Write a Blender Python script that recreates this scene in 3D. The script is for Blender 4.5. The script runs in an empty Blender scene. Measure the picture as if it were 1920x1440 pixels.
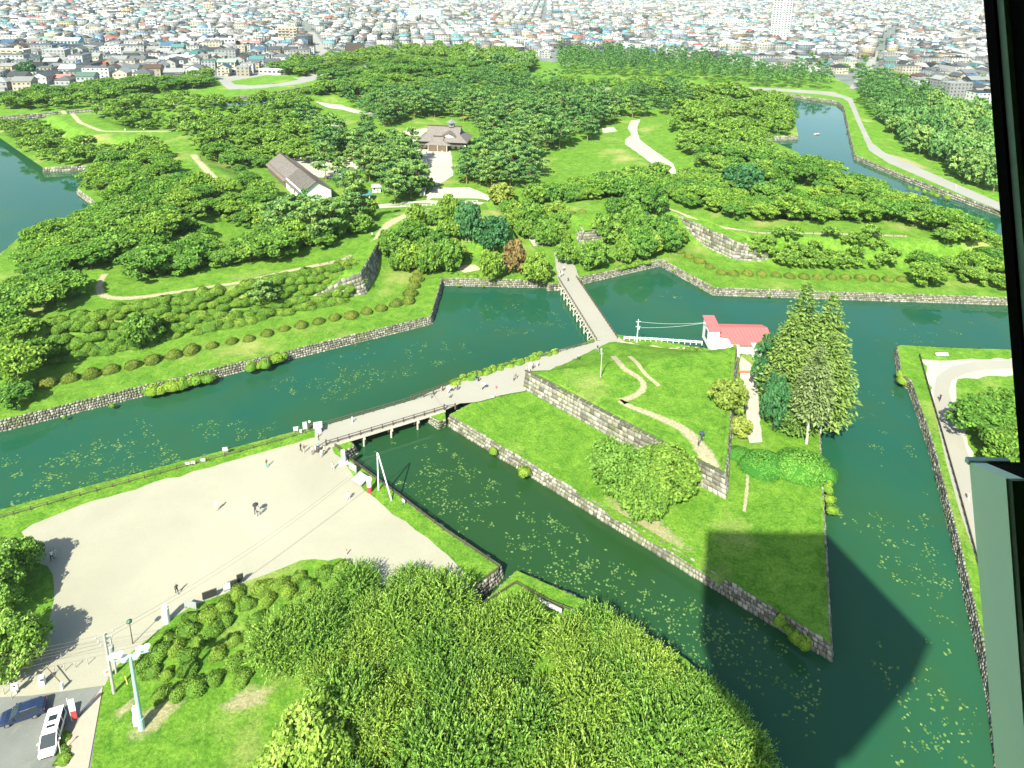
import bpy, bmesh, math, random
import numpy as np
from mathutils import Vector, Matrix, geometry

R = random.Random(7)
rng = np.random.default_rng(7)
scene = bpy.context.scene
COL = scene.collection

# ------------------------------------------------------------------ camera
# solved from the five-fold symmetry of the star moat and from the upright poles
CAM_H = 88.0
FOC, PITCH, ROLL, PCX, PCY = 1266.0, math.radians(14.72), -0.019, 960.0, 288.0
_c, _s, _cr, _sr = math.cos(PITCH), math.sin(PITCH), math.cos(ROLL), math.sin(ROLL)
FW = Vector((0, _c, -_s)); _U = Vector((0, _s, _c)); _R = Vector((1, 0, 0))
RV = _R * _cr - _U * _sr
UV = _R * _sr + _U * _cr
cam_data = bpy.data.cameras.new('camera')
cam = bpy.data.objects.new('camera', cam_data); COL.objects.link(cam)
cam_data.sensor_fit = 'HORIZONTAL'; cam_data.sensor_width = 36.0
cam_data.lens = FOC / 1920 * 36.0
cam_data.shift_y = -(720 - PCY) / 1920.0
cam_data.clip_start = 0.05; cam_data.clip_end = 9000
cam.matrix_world = Matrix(((RV.x, UV.x, -FW.x, 0), (RV.y, UV.y, -FW.y, 0), (RV.z, UV.z, -FW.z, CAM_H), (0, 0, 0, 1)))
scene.camera = cam

# ------------------------------------------------------------------ light
SUN_AZ, SUN_EL = math.radians(22.0), math.radians(43.5)     # shadows fall towards az (right of straight ahead)
world = bpy.data.worlds.new('World'); scene.world = world; world.use_nodes = True
wn = world.node_tree
sky = wn.nodes.new('ShaderNodeTexSky'); sky.sky_type = 'NISHITA'; sky.sun_disc = False
sky.sun_elevation = SUN_EL; sky.sun_rotation = math.pi + SUN_AZ; sky.air_density = 1.0; sky.dust_density = 1.5
wn.links.new(sky.outputs[0], wn.nodes['Background'].inputs[0])
wn.nodes['Background'].inputs[1].default_value = 0.10
sun_data = bpy.data.lights.new('sun', 'SUN'); sun_data.energy = 5.0; sun_data.angle = math.radians(0.53)
sun_data.color = (1.0, 0.93, 0.80)
sun = bpy.data.objects.new('sun', sun_data); COL.objects.link(sun)
sdir = Vector((math.sin(SUN_AZ) * math.cos(SUN_EL), math.cos(SUN_AZ) * math.cos(SUN_EL), -math.sin(SUN_EL)))
sun.rotation_euler = sdir.to_track_quat('-Z', 'Y').to_euler()
scene.view_settings.view_transform = 'Standard'; scene.view_settings.look = 'None'
scene.view_settings.gamma = 1.0; scene.view_settings.use_curve_mapping = False
scene.view_settings.exposure = 1.36
scene.render.engine = 'CYCLES'
scene.cycles.max_bounces = 6; scene.cycles.diffuse_bounces = 3; scene.cycles.glossy_bounces = 2
scene.cycles.transmission_bounces = 3; scene.cycles.transparent_max_bounces = 8; scene.cycles.volume_bounces = 1
scene.cycles.caustics_reflective = False; scene.cycles.caustics_refractive = False
scene.cycles.use_denoising = True

# ------------------------------------------------------------------ geometry of the view
def at(px, py, z=0.0):
    a = (px - PCX) / FOC; b = (PCY - py) / FOC
    d = FW + RV * a + UV * b
    t = (z - CAM_H) / d.z
    return Vector((d.x * t, d.y * t, z))
def pr(x, y, z):
    v = Vector((x, y, z - CAM_H)); d = v.dot(FW)
    return (PCX + FOC * v.dot(RV) / d, PCY - FOC * v.dot(UV) / d, d)

LAND = 2.2
# the star fort, fitted: centre, bearing of the first bastion, radii of tip / shoulder / inner corner / curtain apex
CEN = Vector((-26.14, 351.6)); TH0 = -1.955; S5 = 2 * math.pi / 5
RT, RS, AS, RK, AK, RA = 276.0, 193.1, 0.4167, 170.5, 0.4245, 175.9
def pol(k, r, da=0.0):
    a = TH0 + k * S5 + da
    return Vector((CEN.x + r * math.cos(a), CEN.y + r * math.sin(a)))
SHORE = []; SHORE_TAG = []
for k in range(5):
    for tag_, r, da in (('K', RK, -AK), ('S', RS, -AS), ('T', RT, 0), ('S', RS, AS), ('K', RK, AK)):
        SHORE.append(pol(k, r, da)); SHORE_TAG.append((tag_, k, da))
    SHORE.append(pol(k + .5, RA)); SHORE_TAG.append(('A', k, 0))
AX_IN = Vector((-0.2417, 0.9704)); AX_P = Vector((0.9704, 0.2417))      # ravelin axis: inwards, and across to the right
TIP = Vector((44.15, 70.3))
def rav(a, p): return TIP + AX_IN * a + AX_P * p
RAV_SH, RAV_P, RAV_END = 60.0, 43.3, 84.7
RAVELIN = [rav(0, 0), rav(RAV_SH, RAV_P), rav(RAV_END, 0), rav(RAV_SH, -RAV_P)]   # ccw

def offset_poly(pts, d):
    """inward mitre offset of a ccw polygon"""
    n = len(pts); out = []
    for i in range(n):
        p0, p1, p2 = pts[i - 1], pts[i], pts[(i + 1) % n]
        e1 = (p1 - p0).normalized(); e2 = (p2 - p1).normalized()
        n1 = Vector((-e1.y, e1.x)); n2 = Vector((-e2.y, e2.x))
        b = n1 + n2; q = max(0.25, 1 + n1.dot(n2))
        out.append(p1 + b * (d / q))
    return out
def densify(pts, step, closed=True):
    out = []; n = len(pts)
    for i in range(n if closed else n - 1):
        a, b = pts[i], pts[(i + 1) % n]
        m = max(1, int((b - a).length / step))
        for j in range(m): out.append(a.lerp(b, j / m))
    if not closed: out.append(pts[-1])
    return out
def seg_dist(X, Y, pts, closed=True):
    """distance of many points to a polyline"""
    P = np.array([(p[0], p[1]) for p in pts]); Q = np.roll(P, -1, 0)
    if not closed: P, Q = P[:-1], Q[:-1]
    best = np.full(X.shape, 1e9)
    for (ax, ay), (bx, by) in zip(P, Q):
        dx, dy = bx - ax, by - ay
        t = np.clip(((X - ax) * dx + (Y - ay) * dy) / (dx * dx + dy * dy + 1e-12), 0, 1)
        best = np.minimum(best, np.hypot(X - ax - t * dx, Y - ay - t * dy))
    return best
def inside(X, Y, pts):
    r = np.zeros(np.shape(X), bool); n = len(pts)
    for i in range(n):
        x1, y1 = pts[i - 1][0], pts[i - 1][1]; x2, y2 = pts[i][0], pts[i][1]
        if y1 == y2: continue
        r ^= ((y1 > Y) != (y2 > Y)) & (X < (x2 - x1) * (Y - y1) / (y2 - y1) + x1)
    return r
CREST = 8.5
def fort_h(X, Y, d=None):
    if d is None: d = seg_dist(X, Y, SHORE)
    z = np.interp(d, [0, 19.6, 27, 44, 54, 70], [2.2, 2.3, CREST, CREST, 4.0, 3.0])
    vx, vy = X - TIP.x, Y - TIP.y
    a = vx * AX_IN.x + vy * AX_IN.y; p = vx * AX_P.x + vy * AX_P.y
    w = np.clip((np.abs(p - 2.5) - 9.5) / 2.2, 0, 1)
    gate = (a > 95) & (a < 190)
    return np.where(gate, 2.4 + (z - 2.4) * w, z)
def rav_h(X, Y):
    vx, vy = X - TIP.x, Y - TIP.y
    a = vx * AX_IN.x + vy * AX_IN.y; p = np.abs(vx * AX_P.x + vy * AX_P.y)
    front = a - 28.0 - p * 1.497                     # distance-like behind the stone faces
    toe = 80 - .52 * p; wid = 1.5 + 15 * np.clip(1 - p / 25, 0, 1)
    back = np.clip((toe - a) / wid, 0, 1)
    top = 2.5 + 3.9 * back
    low = 2.35 + 1.3 * np.clip(1 - np.abs(front + 5) / 5.0, 0, 1) * 0
    return np.where((front > 0.4) & (a < toe), top, low)
def hgt(X, Y):
    X = np.asarray(X, float); Y = np.asarray(Y, float)
    z = np.full(X.shape, LAND)
    f = inside(X, Y, SHORE); z = np.where(f, fort_h(X, Y), z)
    r = inside(X, Y, RAVELIN); z = np.where(r, rav_h(X, Y), z)
    return z
def h1(x, y): return float(hgt(np.array([x]), np.array([y]))[0])
_ZS = np.linspace(9.2, 2.0, 73)
def on(px, py, up=0.0):
    """first hit of the pixel ray with the modelled ground"""
    a = (px - PCX) / FOC; b = (PCY - py) / FOC
    d = FW + RV * a + UV * b
    t = (_ZS - CAM_H) / d.z
    X, Y = d.x * t, d.y * t
    H = hgt(X, Y); ok = np.nonzero(H >= _ZS)[0]
    i = ok[0] if len(ok) else len(_ZS) - 1
    return Vector((X[i], Y[i], H[i] + up))
def wpoly(pts, z=LAND): return [at(x, y, z).to_2d() for x, y in pts]

# ------------------------------------------------------------------ materials
def new_mat(name):
    m = bpy.data.materials.new(name); m.use_nodes = True
    nt = m.node_tree; return m, nt, nt.nodes['Principled BSDF'], nt.nodes, nt.links
def col4(c): return (c[0], c[1], c[2], 1)
def plain(name, c, rough=.7, metal=0.0, spec=.3, var=.08, scale=3.0, bump=0.0, coat=0.0):
    m, nt, b, N, L = new_mat(name)
    b.inputs['Roughness'].default_value = rough; b.inputs['Metallic'].default_value = metal
    b.inputs['Specular IOR Level'].default_value = spec
    if coat: b.inputs['Coat Weight'].default_value = coat; b.inputs['Coat Roughness'].default_value = .05
    tc = N.new('ShaderNodeTexCoord'); nz = N.new('ShaderNodeTexNoise'); nz.inputs['Scale'].default_value = scale
    nz.inputs['Detail'].default_value = 4
    L.new(tc.outputs['Object'], nz.inputs['Vector'])
    rp = N.new('ShaderNodeValToRGB')
    rp.color_ramp.elements[0].position = .3; rp.color_ramp.elements[1].position = .7
    rp.color_ramp.elements[0].color = col4([max(0, v * (1 - var)) for v in c]); rp.color_ramp.elements[1].color = col4([min(1, v * (1 + var)) for v in c])
    L.new(nz.outputs['Fac'], rp.inputs['Fac']); L.new(rp.outputs['Color'], b.inputs['Base Color'])
    if bump:
        bp = N.new('ShaderNodeBump'); bp.inputs['Strength'].default_value = bump; bp.inputs['Distance'].default_value = .05
        L.new(nz.outputs['Fac'], bp.inputs['Height']); L.new(bp.outputs['Normal'], b.inputs['Normal'])
    return m
def noise(N, L, vec, scale, detail=4, rough=.6, dist=0):
    n = N.new('ShaderNodeTexNoise'); n.inputs['Scale'].default_value = scale; n.inputs['Detail'].default_value = detail
    n.inputs['Roughness'].default_value = rough; n.inputs['Distortion'].default_value = dist
    L.new(vec, n.inputs['Vector']); return n.outputs['Fac']
def ramp(N, L, fac, stops):
    r = N.new('ShaderNodeValToRGB'); e = r.color_ramp.elements
    while len(e) < len(stops): e.new(.5)
    for i, (p, c) in enumerate(stops): e[i].position = p; e[i].color = col4(c)
    L.new(fac, r.inputs['Fac']); return r.outputs['Color']
def mix(N, L, fac, a, b, mode='MIX'):
    m = N.new('ShaderNodeMix'); m.data_type = 'RGBA'; m.blend_type = mode
    for s, v in ((0, fac), (6, a), (7, b)):
        if hasattr(v, 'is_output'): L.new(v, m.inputs[s])
        else: m.inputs[s].default_value = v if s == 0 else col4(v)
    return m.outputs[2]
def bumpn(N, L, h, strength, dist, b):
    bp = N.new('ShaderNodeBump'); bp.inputs['Strength'].default_value = strength; bp.inputs['Distance'].default_value = dist
    L.new(h, bp.inputs['Height']); L.new(bp.outputs['Normal'], b.inputs['Normal'])

def grass_mat(name, c1, c2, dry, dry_amt, worn=None, edge=(.35, .62)):
    m, nt, b, N, L = new_mat(name)
    g = N.new('ShaderNodeNewGeometry').outputs['Position']
    big = noise(N, L, g, .045, 5, .6); mid = noise(N, L, g, .30, 8, .78, .6); fine = noise(N, L, g, 2.6, 6, .8)
    c = ramp(N, L, mid, [(.32, c1), (.66, c2)])
    weed = noise(N, L, g, 1.0, 5, .7, .8)
    c = mix(N, L, 1.0, c, ramp(N, L, weed, [(.30, (.66, .76, .7)), (.52, (1, 1, 1)), (.72, (1.16, 1.08, 1.25))]), 'MULTIPLY')
    c = mix(N, L, ramp(N, L, big, [(.62 - dry_amt, (0, 0, 0)), (.78 - dry_amt * .6, (1, 1, 1))]), c, dry)
    if worn:        # bare ground that shows through where feet have worn the grass away
        a = N.new('ShaderNodeAttribute'); a.attribute_name = 'tint'
        ad = N.new('ShaderNodeMath'); ad.operation = 'MULTIPLY_ADD'; L.new(noise(N, L, g, 1.1, 6, .75), ad.inputs[0]); ad.inputs[1].default_value = .75
        sb = N.new('ShaderNodeMath'); sb.operation = 'ADD'; L.new(a.outputs['Fac'], sb.inputs[0]); sb.inputs[1].default_value = -.40
        L.new(sb.outputs[0], ad.inputs[2])
        c = mix(N, L, ramp(N, L, ad.outputs[0], [(edge[0], (0, 0, 0)), (edge[1], (1, 1, 1))]), c, worn)
    sp = ramp(N, L, fine, [(.28, (.42, .48, .40)), (.66, (1.22, 1.18, 1.15))])
    c = mix(N, L, 1.0, c, sp, 'MULTIPLY')
    L.new(c, b.inputs['Base Color']); b.inputs['Roughness'].default_value = .9; b.inputs['Specular IOR Level'].default_value = .1
    bumpn(N, L, fine, .9, .25, b)
    return m
def gravel_mat(name, c, var=.12, scale=.25, spots=None):
    m, nt, b, N, L = new_mat(name)
    g = N.new('ShaderNodeNewGeometry').outputs['Position']
    big = noise(N, L, g, scale * .25, 6, .65, .4); mid = noise(N, L, g, scale * 3, 5, .7); fine = noise(N, L, g, 9, 3, .7)
    lo = [v * (1 - var) for v in c]; hi = [min(.9, v * (1 + var)) for v in c]
    cc = ramp(N, L, big, [(.3, lo), (.7, hi)])
    if spots: cc = mix(N, L, ramp(N, L, mid, [(.55, (0, 0, 0)), (.75, (.6, .6, .6))]), cc, spots)
    cc = mix(N, L, 1.0, cc, ramp(N, L, fine, [(.25, (.82, .82, .82)), (.7, (1.06, 1.06, 1.06))]), 'MULTIPLY')
    L.new(cc, b.inputs['Base Color']); b.inputs['Roughness'].default_value = .95; b.inputs['Specular IOR Level'].default_value = .1
    bumpn(N, L, fine, .4, .04, b)
    return m
LEAF = 1.36
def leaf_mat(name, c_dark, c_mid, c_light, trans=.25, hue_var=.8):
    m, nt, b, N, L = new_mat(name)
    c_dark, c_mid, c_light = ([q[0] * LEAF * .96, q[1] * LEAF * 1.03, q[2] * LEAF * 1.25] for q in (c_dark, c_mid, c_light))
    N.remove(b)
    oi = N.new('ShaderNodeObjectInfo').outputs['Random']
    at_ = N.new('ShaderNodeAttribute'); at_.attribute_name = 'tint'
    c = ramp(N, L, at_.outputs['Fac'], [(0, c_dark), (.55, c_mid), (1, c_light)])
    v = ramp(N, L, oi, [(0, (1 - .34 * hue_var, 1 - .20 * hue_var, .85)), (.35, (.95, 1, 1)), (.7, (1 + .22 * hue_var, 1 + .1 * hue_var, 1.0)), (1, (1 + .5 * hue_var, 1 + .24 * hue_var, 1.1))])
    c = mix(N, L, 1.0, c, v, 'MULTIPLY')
    df = N.new('ShaderNodeBsdfDiffuse'); tr = N.new('ShaderNodeBsdfTranslucent'); ms = N.new('ShaderNodeMixShader')
    ms.inputs[0].default_value = trans
    L.new(c, df.inputs['Color']); L.new(c, tr.inputs['Color'])
    L.new(df.outputs[0], ms.inputs[1]); L.new(tr.outputs[0], ms.inputs[2])
    L.new(ms.outputs[0], N['Material Output'].inputs['Surface'])
    return m
def attr_mat(name, attr='col', rough=.7, spec=.3):
    m, nt, b, N, L = new_mat(name)
    a = N.new('ShaderNodeAttribute'); a.attribute_name = attr
    g = N.new('ShaderNodeNewGeometry').outputs['Position']
    n = ramp(N, L, noise(N, L, g, .8, 4, .7), [(.3, (.86, .86, .86)), (.7, (1.05, 1.05, 1.05))])
    L.new(mix(N, L, 1.0, a.outputs['Color'], n, 'MULTIPLY'), b.inputs['Base Color'])
    b.inputs['Roughness'].default_value = rough; b.inputs['Specular IOR Level'].default_value = spec
    return m
def objcol_mat(name, rough=.7, ridges=0):
    m, nt, b, N, L = new_mat(name)
    oc = N.new('ShaderNodeObjectInfo').outputs['Color']
    tc = N.new('ShaderNodeTexCoord').outputs['Object']
    n = ramp(N, L, noise(N, L, tc, .7, 5, .7), [(.3, (.82, .82, .82)), (.7, (1.06, 1.06, 1.06))])
    L.new(mix(N, L, 1.0, oc, n, 'MULTIPLY'), b.inputs['Base Color'])
    b.inputs['Roughness'].default_value = rough; b.inputs['Specular IOR Level'].default_value = .3
    return m
def stone_mat(name, c1, c2, c3):
    m, nt, b, N, L = new_mat(name)
    g = N.new('ShaderNodeNewGeometry')
    a = N.new('ShaderNodeAttribute'); a.attribute_name = 'tint'
    c = ramp(N, L, a.outputs['Fac'], [(0, c1), (.5, c2), (1, c3)])
    n = noise(N, L, g.outputs['Position'], 2.2, 6, .75)
    moss = noise(N, L, g.outputs['Position'], .35, 5, .7)
    c = mix(N, L, 1.0, c, ramp(N, L, n, [(.3, (.55, .55, .55)), (.65, (1.1, 1.1, 1.1))]), 'MULTIPLY')
    c = mix(N, L, ramp(N, L, moss, [(.50, (0, 0, 0)), (.68, (.7, .7, .7))]), c, (.11, .135, .045))
    L.new(c, b.inputs['Base Color']); b.inputs['Roughness'].default_value = .92; b.inputs['Specular IOR Level'].default_value = .15
    bumpn(N, L, n, .6, .12, b)
    return m

M = {}
M['lawn'] = grass_mat('lawn', (.055, .175, .013), (.185, .335, .038), (.34, .36, .12), .05)
M['fort_grass'] = grass_mat('fort grass', (.055, .165, .013), (.180, .320, .040), (.34, .34, .12), .08)
M['worn'] = grass_mat('worn grass', (.055, .175, .013), (.185, .335, .038), (.34, .36, .12), .05, (.33, .31, .17))
M['worn_path'] = grass_mat('worn path', (.055, .175, .013), (.185, .335, .038), (.34, .36, .12), .05, (.40, .355, .24), (.26, .50))
M['drygrass'] = grass_mat('dry grass', (.20, .26, .04), (.34, .32, .12), (.42, .36, .20), .22)
M['city'] = gravel_mat('street surface', (.15, .17, .16), .35, .12, (.09, .15, .07))
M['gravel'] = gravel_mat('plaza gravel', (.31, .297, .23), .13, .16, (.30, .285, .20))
M['court'] = gravel_mat('court gravel', (.40, .375, .31), .10, .2)
M['dirt'] = gravel_mat('trodden earth', (.41, .36, .24), .14, .4)
M['road'] = gravel_mat('pale paving', (.29, .278, .235), .05, .2)
M['whitegravel'] = gravel_mat('white gravel', (.385, .365, .305), .16, .5, (.17, .22, .06))
M['asphalt'] = gravel_mat('asphalt', (.16, .168, .155), .2, .25, (.24, .24, .215))
M['pathgrey'] = gravel_mat('grey path', (.27, .268, .245), .07, .2)
M['sidewalk'] = gravel_mat('pink paving', (.36, .30, .24), .08, .4)
M['stone'] = stone_mat('wall stone', (.10, .094, .075), (.235, .225, .188), (.36, .342, .29))
M['stone_dark'] = stone_mat('joint earth', (.10, .10, .075), (.15, .14, .11), (.19, .18, .14))
M['cherry'] = leaf_mat('cherry leaves', (.028, .068, .011), (.080, .158, .020), (.165, .265, .034))
M['cherry_far'] = leaf_mat('broadleaf leaves', (.026, .066, .012), (.074, .152, .022), (.148, .245, .036))
M['pine'] = leaf_mat('pine needles', (.024, .066, .018), (.074, .150, .034), (.165, .255, .060), .15)
M['dark_tree'] = leaf_mat('dark leaves', (.012, .046, .016), (.034, .098, .030), (.070, .155, .046), .15, .4)
M['maple'] = leaf_mat('maple leaves', (.034, .078, .010), (.095, .170, .022), (.170, .260, .040))
M['maple_yellow'] = leaf_mat('yellowing leaves', (.045, .075, .010), (.118, .162, .024), (.19, .24, .05))
M['maple_red'] = leaf_mat('bronze leaves', (.060, .050, .018), (.150, .105, .036), (.23, .155, .050))
M['cedar'] = leaf_mat('cedar needles', (.020, .052, .010), (.074, .130, .022), (.155, .215, .046), .15, .4)
M['cedar_pale'] = leaf_mat('pale thinning needles', (.035, .06, .016), (.095, .13, .036), (.175, .20, .07), .15)
M['fresh'] = leaf_mat('fresh leaves', (.040, .090, .012), (.150, .245, .030), (.300, .400, .085), .35, .7)
M['azalea'] = leaf_mat('azalea leaves', (.036, .052, .008), (.098, .122, .018), (.160, .180, .030), .1, .5)
M['shrub'] = leaf_mat('shrub leaves', (.024, .062, .008), (.088, .150, .018), (.150, .220, .030), .1, .6)
M['hedge'] = leaf_mat('hedge leaves', (.040, .090, .010), (.105, .175, .018), (.175, .250, .032), .1)
M['ivy'] = leaf_mat('ivy leaves', (.018, .075, .010), (.062, .165, .020), (.130, .250, .036), .15)
M['bark'] = plain('bark', (.13, .10, .075), .9, var=.35, scale=6, bump=.6)
M['pinebark'] = plain('pine bark', (.27, .17, .105), .9, var=.35, scale=6, bump=.6)
M['palebark'] = plain('pale bark', (.46, .42, .34), .9, var=.2, scale=6, bump=.4)
M['wood_dark'] = plain('dark timber', (.085, .065, .05), .8, var=.25, scale=5)
M['wood_pale'] = plain('weathered pale timber', (.44, .41, .34), .8, var=.15, scale=5)
M['white'] = plain('white paint', (.66, .66, .63), .6, var=.04)
M['offwhite'] = plain('plaster', (.64, .64, .61), .8, var=.06, scale=1)
M['grey'] = plain('grey metal', (.26, .275, .275), .5, var=.08)
M['stele'] = plain('pale granite', (.42, .43, .41), .8, var=.12, scale=8)
M['black'] = plain('black board', (.03, .032, .032), .6)
M['dark_glass'] = plain('dark glass', (.018, .025, .03), .06, spec=.6, var=.02)
M['red'] = plain('red paint', (.55, .05, .05), .5)
M['orange'] = plain('orange paint', (.62, .20, .05), .5)
M['green'] = plain('green paint', (.05, .30, .16), .5)
M['teal_steel'] = plain('pale teal steel', (.33, .52, .48), .45, metal=.1, var=.06)
M['concrete'] = plain('concrete pole', (.36, .35, .31), .85, var=.12)
M['palepole'] = plain('pale steel tube', (.62, .68, .62), .5, var=.05)
M['win'] = plain('window glass', (.05, .07, .085), .12, spec=.6, var=.3, scale=.4)
M['wall_c'] = objcol_mat('house wall', .8)
M['roof_c'] = objcol_mat('house roof', .55)
M['city_c'] = attr_mat('far house paint', 'col', .7)
M['rubber'] = plain('tyre rubber', (.02, .02, .02), .8)
M['chrome'] = plain('alloy', (.6, .6, .6), .25, metal=.9)
# ------------------------------------------------------------------ mesh helpers
class MB:
    def __init__(self): self.v = []; self.f = []
    def add(self, vs, fs):
        o = len(self.v); self.v += [tuple(x) for x in vs]; self.f += [tuple(i + o for i in f) for f in fs]; return self
    def box(self, cx, cy, cz, sx, sy, sz, rz=0.0, taper=1.0):
        c, s = math.cos(rz), math.sin(rz); vs = []
        for z, t in ((-.5, 1), (.5, taper)):
            for x, y in ((-.5, -.5), (.5, -.5), (.5, .5), (-.5, .5)):
                X, Y = x * sx * t, y * sy * t
                vs.append((cx + X * c - Y * s, cy + X * s + Y * c, cz + z * sz))
        return self.add(vs, [(3, 2, 1, 0), (4, 5, 6, 7), (0, 1, 5, 4), (1, 2, 6, 5), (2, 3, 7, 6), (3, 0, 4, 7)])
    def bar(self, a, b, w, h=None):
        a, b = Vector(a), Vector(b); d = (b - a); L = d.length
        if L < 1e-6: return self
        d /= L; up = Vector((0, 0, 1)) if abs(d.z) < .95 else Vector((1, 0, 0))
        x = d.cross(up).normalized(); y = x.cross(d); h = h or w; vs = []
        for p in (a, b):
            for i, j in ((-1, -1), (1, -1), (1, 1), (-1, 1)): vs.append(p + x * (i * w / 2) + y * (j * h / 2))
        return self.add(vs, [(3, 2, 1, 0), (4, 5, 6, 7), (0, 1, 5, 4), (1, 2, 6, 5), (2, 3, 7, 6), (3, 0, 4, 7)])
    def tube(self, pts, rad, seg=6, cap=True):
        pts = [Vector(p) for p in pts]; n = len(pts); rad = rad if isinstance(rad, (list, tuple)) else [rad] * n
        vs = []; fs = []
        for i, p in enumerate(pts):
            d = (pts[min(i + 1, n - 1)] - pts[max(i - 1, 0)]).normalized()
            up = Vector((0, 0, 1)) if abs(d.z) < .9 else Vector((0, 1, 0))
            x = d.cross(up).normalized(); y = x.cross(d)
            for k in range(seg):
                t = 2 * math.pi * k / seg; vs.append(p + (x * math.cos(t) + y * math.sin(t)) * rad[i])
        for i in range(n - 1):
            for k in range(seg):
                a, b = i * seg + k, i * seg + (k + 1) % seg; fs.append((a, b, b + seg, a + seg))
        if cap: fs.append(tuple(range(seg - 1, -1, -1))); fs.append(tuple(range((n - 1) * seg, n * seg)))
        return self.add(vs, fs)
    def prism(self, poly, z0, z1):
        n = len(poly); vs = [(p[0], p[1], z0) for p in poly] + [(p[0], p[1], z1) for p in poly]
        return self.add(vs, [tuple(range(n - 1, -1, -1)), tuple(range(n, 2 * n))] + [(i, (i + 1) % n, n + (i + 1) % n, n + i) for i in range(n)])
    def lathe(self, prof, seg=12, c=(0, 0, 0)):
        vs = []; fs = []; n = len(prof)
        for r, z in prof:
            for k in range(seg):
                t = 2 * math.pi * k / seg; vs.append((c[0] + r * math.cos(t), c[1] + r * math.sin(t), c[2] + z))
        for i in range(n - 1):
            for k in range(seg):
                a, b = i * seg + k, i * seg + (k + 1) % seg; fs.append((a, b, b + seg, a + seg))
        fs.append(tuple(range(seg - 1, -1, -1))); fs.append(tuple(range((n - 1) * seg, n * seg)))
        return self.add(vs, fs)
    def ball(self, c, r, seg=10, rings=6):
        r = r if isinstance(r, (tuple, list)) else (r, r, r)
        vs = [(c[0], c[1], c[2] - r[2])]; fs = []
        for i in range(1, rings):
            ph = math.pi * i / rings - math.pi / 2
            for k in range(seg):
                t = 2 * math.pi * k / seg; vs.append((c[0] + r[0] * math.cos(ph) * math.cos(t), c[1] + r[1] * math.cos(ph) * math.sin(t), c[2] + r[2] * math.sin(ph)))
        vs.append((c[0], c[1], c[2] + r[2]))
        for k in range(seg):
            fs.append((0, 1 + (k + 1) % seg, 1 + k))
            for i in range(rings - 2):
                a, b = 1 + i * seg + k, 1 + i * seg + (k + 1) % seg; fs.append((a, b, b + seg, a + seg))
            o = 1 + (rings - 2) * seg; fs.append((o + k, o + (k + 1) % seg, len(vs) - 1))
        return self.add(vs, fs)
    def mesh(self, name, mat, smooth=False):
        me = bpy.data.meshes.new(name); me.from_pydata(self.v, [], self.f)
        if mat is not None: me.materials.append(mat)
        if smooth: me.shade_smooth()
        me.update(); return me
    def build(self, name, mat, parent=None, smooth=False, loc=None, kind=None):
        return obj(name, self.mesh(name, mat, smooth), parent, loc, kind)
def obj(name, me, parent=None, loc=None, kind=None):
    o = bpy.data.objects.new(name, me); COL.objects.link(o)
    if parent is not None: o.parent = parent
    if loc is not None: o.location = loc
    if kind: o['kind'] = kind
    return o
def tag(o, label=None, cat=None, group=None, kind=None):
    if label: o['label'] = label
    if cat: o['category'] = cat
    if group: o['group'] = group
    if kind: o['kind'] = kind
    return o
def thing(name, label, cat, loc=(0, 0, 0), rz=0.0, group=None):
    o = bpy.data.objects.new(name, None); COL.objects.link(o); o.empty_display_size = .3
    o.location = loc; o.rotation_euler = (0, 0, rz)
    return tag(o, label, cat, group)
def copy_tree(o, parent=None):
    c = o.copy(); COL.objects.link(c)
    if parent is not None: c.parent = parent
    for ch in list(o.children): copy_tree(ch, c)
    return c
def np_mesh(name, V, F, mat, tint=None, col=None, smooth=False):
    """V (n,3); F (m,4) or (m,3)"""
    V = np.asarray(V, np.float32); F = np.asarray(F, np.int32); k = F.shape[1]
    me = bpy.data.meshes.new(name)
    me.vertices.add(len(V)); me.vertices.foreach_set('co', V.ravel())
    me.loops.add(F.size); me.loops.foreach_set('vertex_index', F.ravel())
    me.polygons.add(len(F)); me.polygons.foreach_set('loop_start', np.arange(0, F.size, k, dtype=np.int32))
    me.polygons.foreach_set('loop_total', np.full(len(F), k, np.int32))
    me.update(calc_edges=True)
    if tint is not None:
        a = me.attributes.new('tint', 'FLOAT', 'FACE'); a.data.foreach_set('value', np.asarray(tint, np.float32))
    if col is not None:
        a = me.attributes.new('col', 'FLOAT_COLOR', 'FACE')
        a.data.foreach_set('color', np.c_[col, np.ones(len(col))].astype(np.float32).ravel())
    if mat is not None: me.materials.append(mat)
    if smooth: me.shade_smooth()
    me.validate(); return me
def poly_sheet(name, pts2, z, mat, holes=(), drape=None, kind='structure', parent=None):
    rings = [[Vector((p[0], p[1], 0)) for p in pts2]] + [[Vector((p[0], p[1], 0)) for p in h] for h in holes]
    tris = geometry.tessellate_polygon(rings)
    flat = [p for r in rings for p in r]
    vs = [(p.x, p.y, z if drape is None else drape(p.x, p.y)) for p in flat]
    fs = []
    for t in tris:
        a, b, c = (flat[i] for i in t)
        fs.append(t if (b - a).cross(c - a).z > 0 else (t[0], t[2], t[1]))
    me = bpy.data.meshes.new(name); me.from_pydata(vs, [], fs); me.materials.append(mat)
    return obj(name, me, parent, kind=kind)
def rough_edge(pts, amp, step, seed=1):
    """a polygon with a natural uneven outline"""
    r = random.Random(seed); out = []
    for p in densify(pts, step): out.append(Vector((p[0] + r.uniform(-amp, amp), p[1] + r.uniform(-amp, amp))))
    return out
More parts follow.
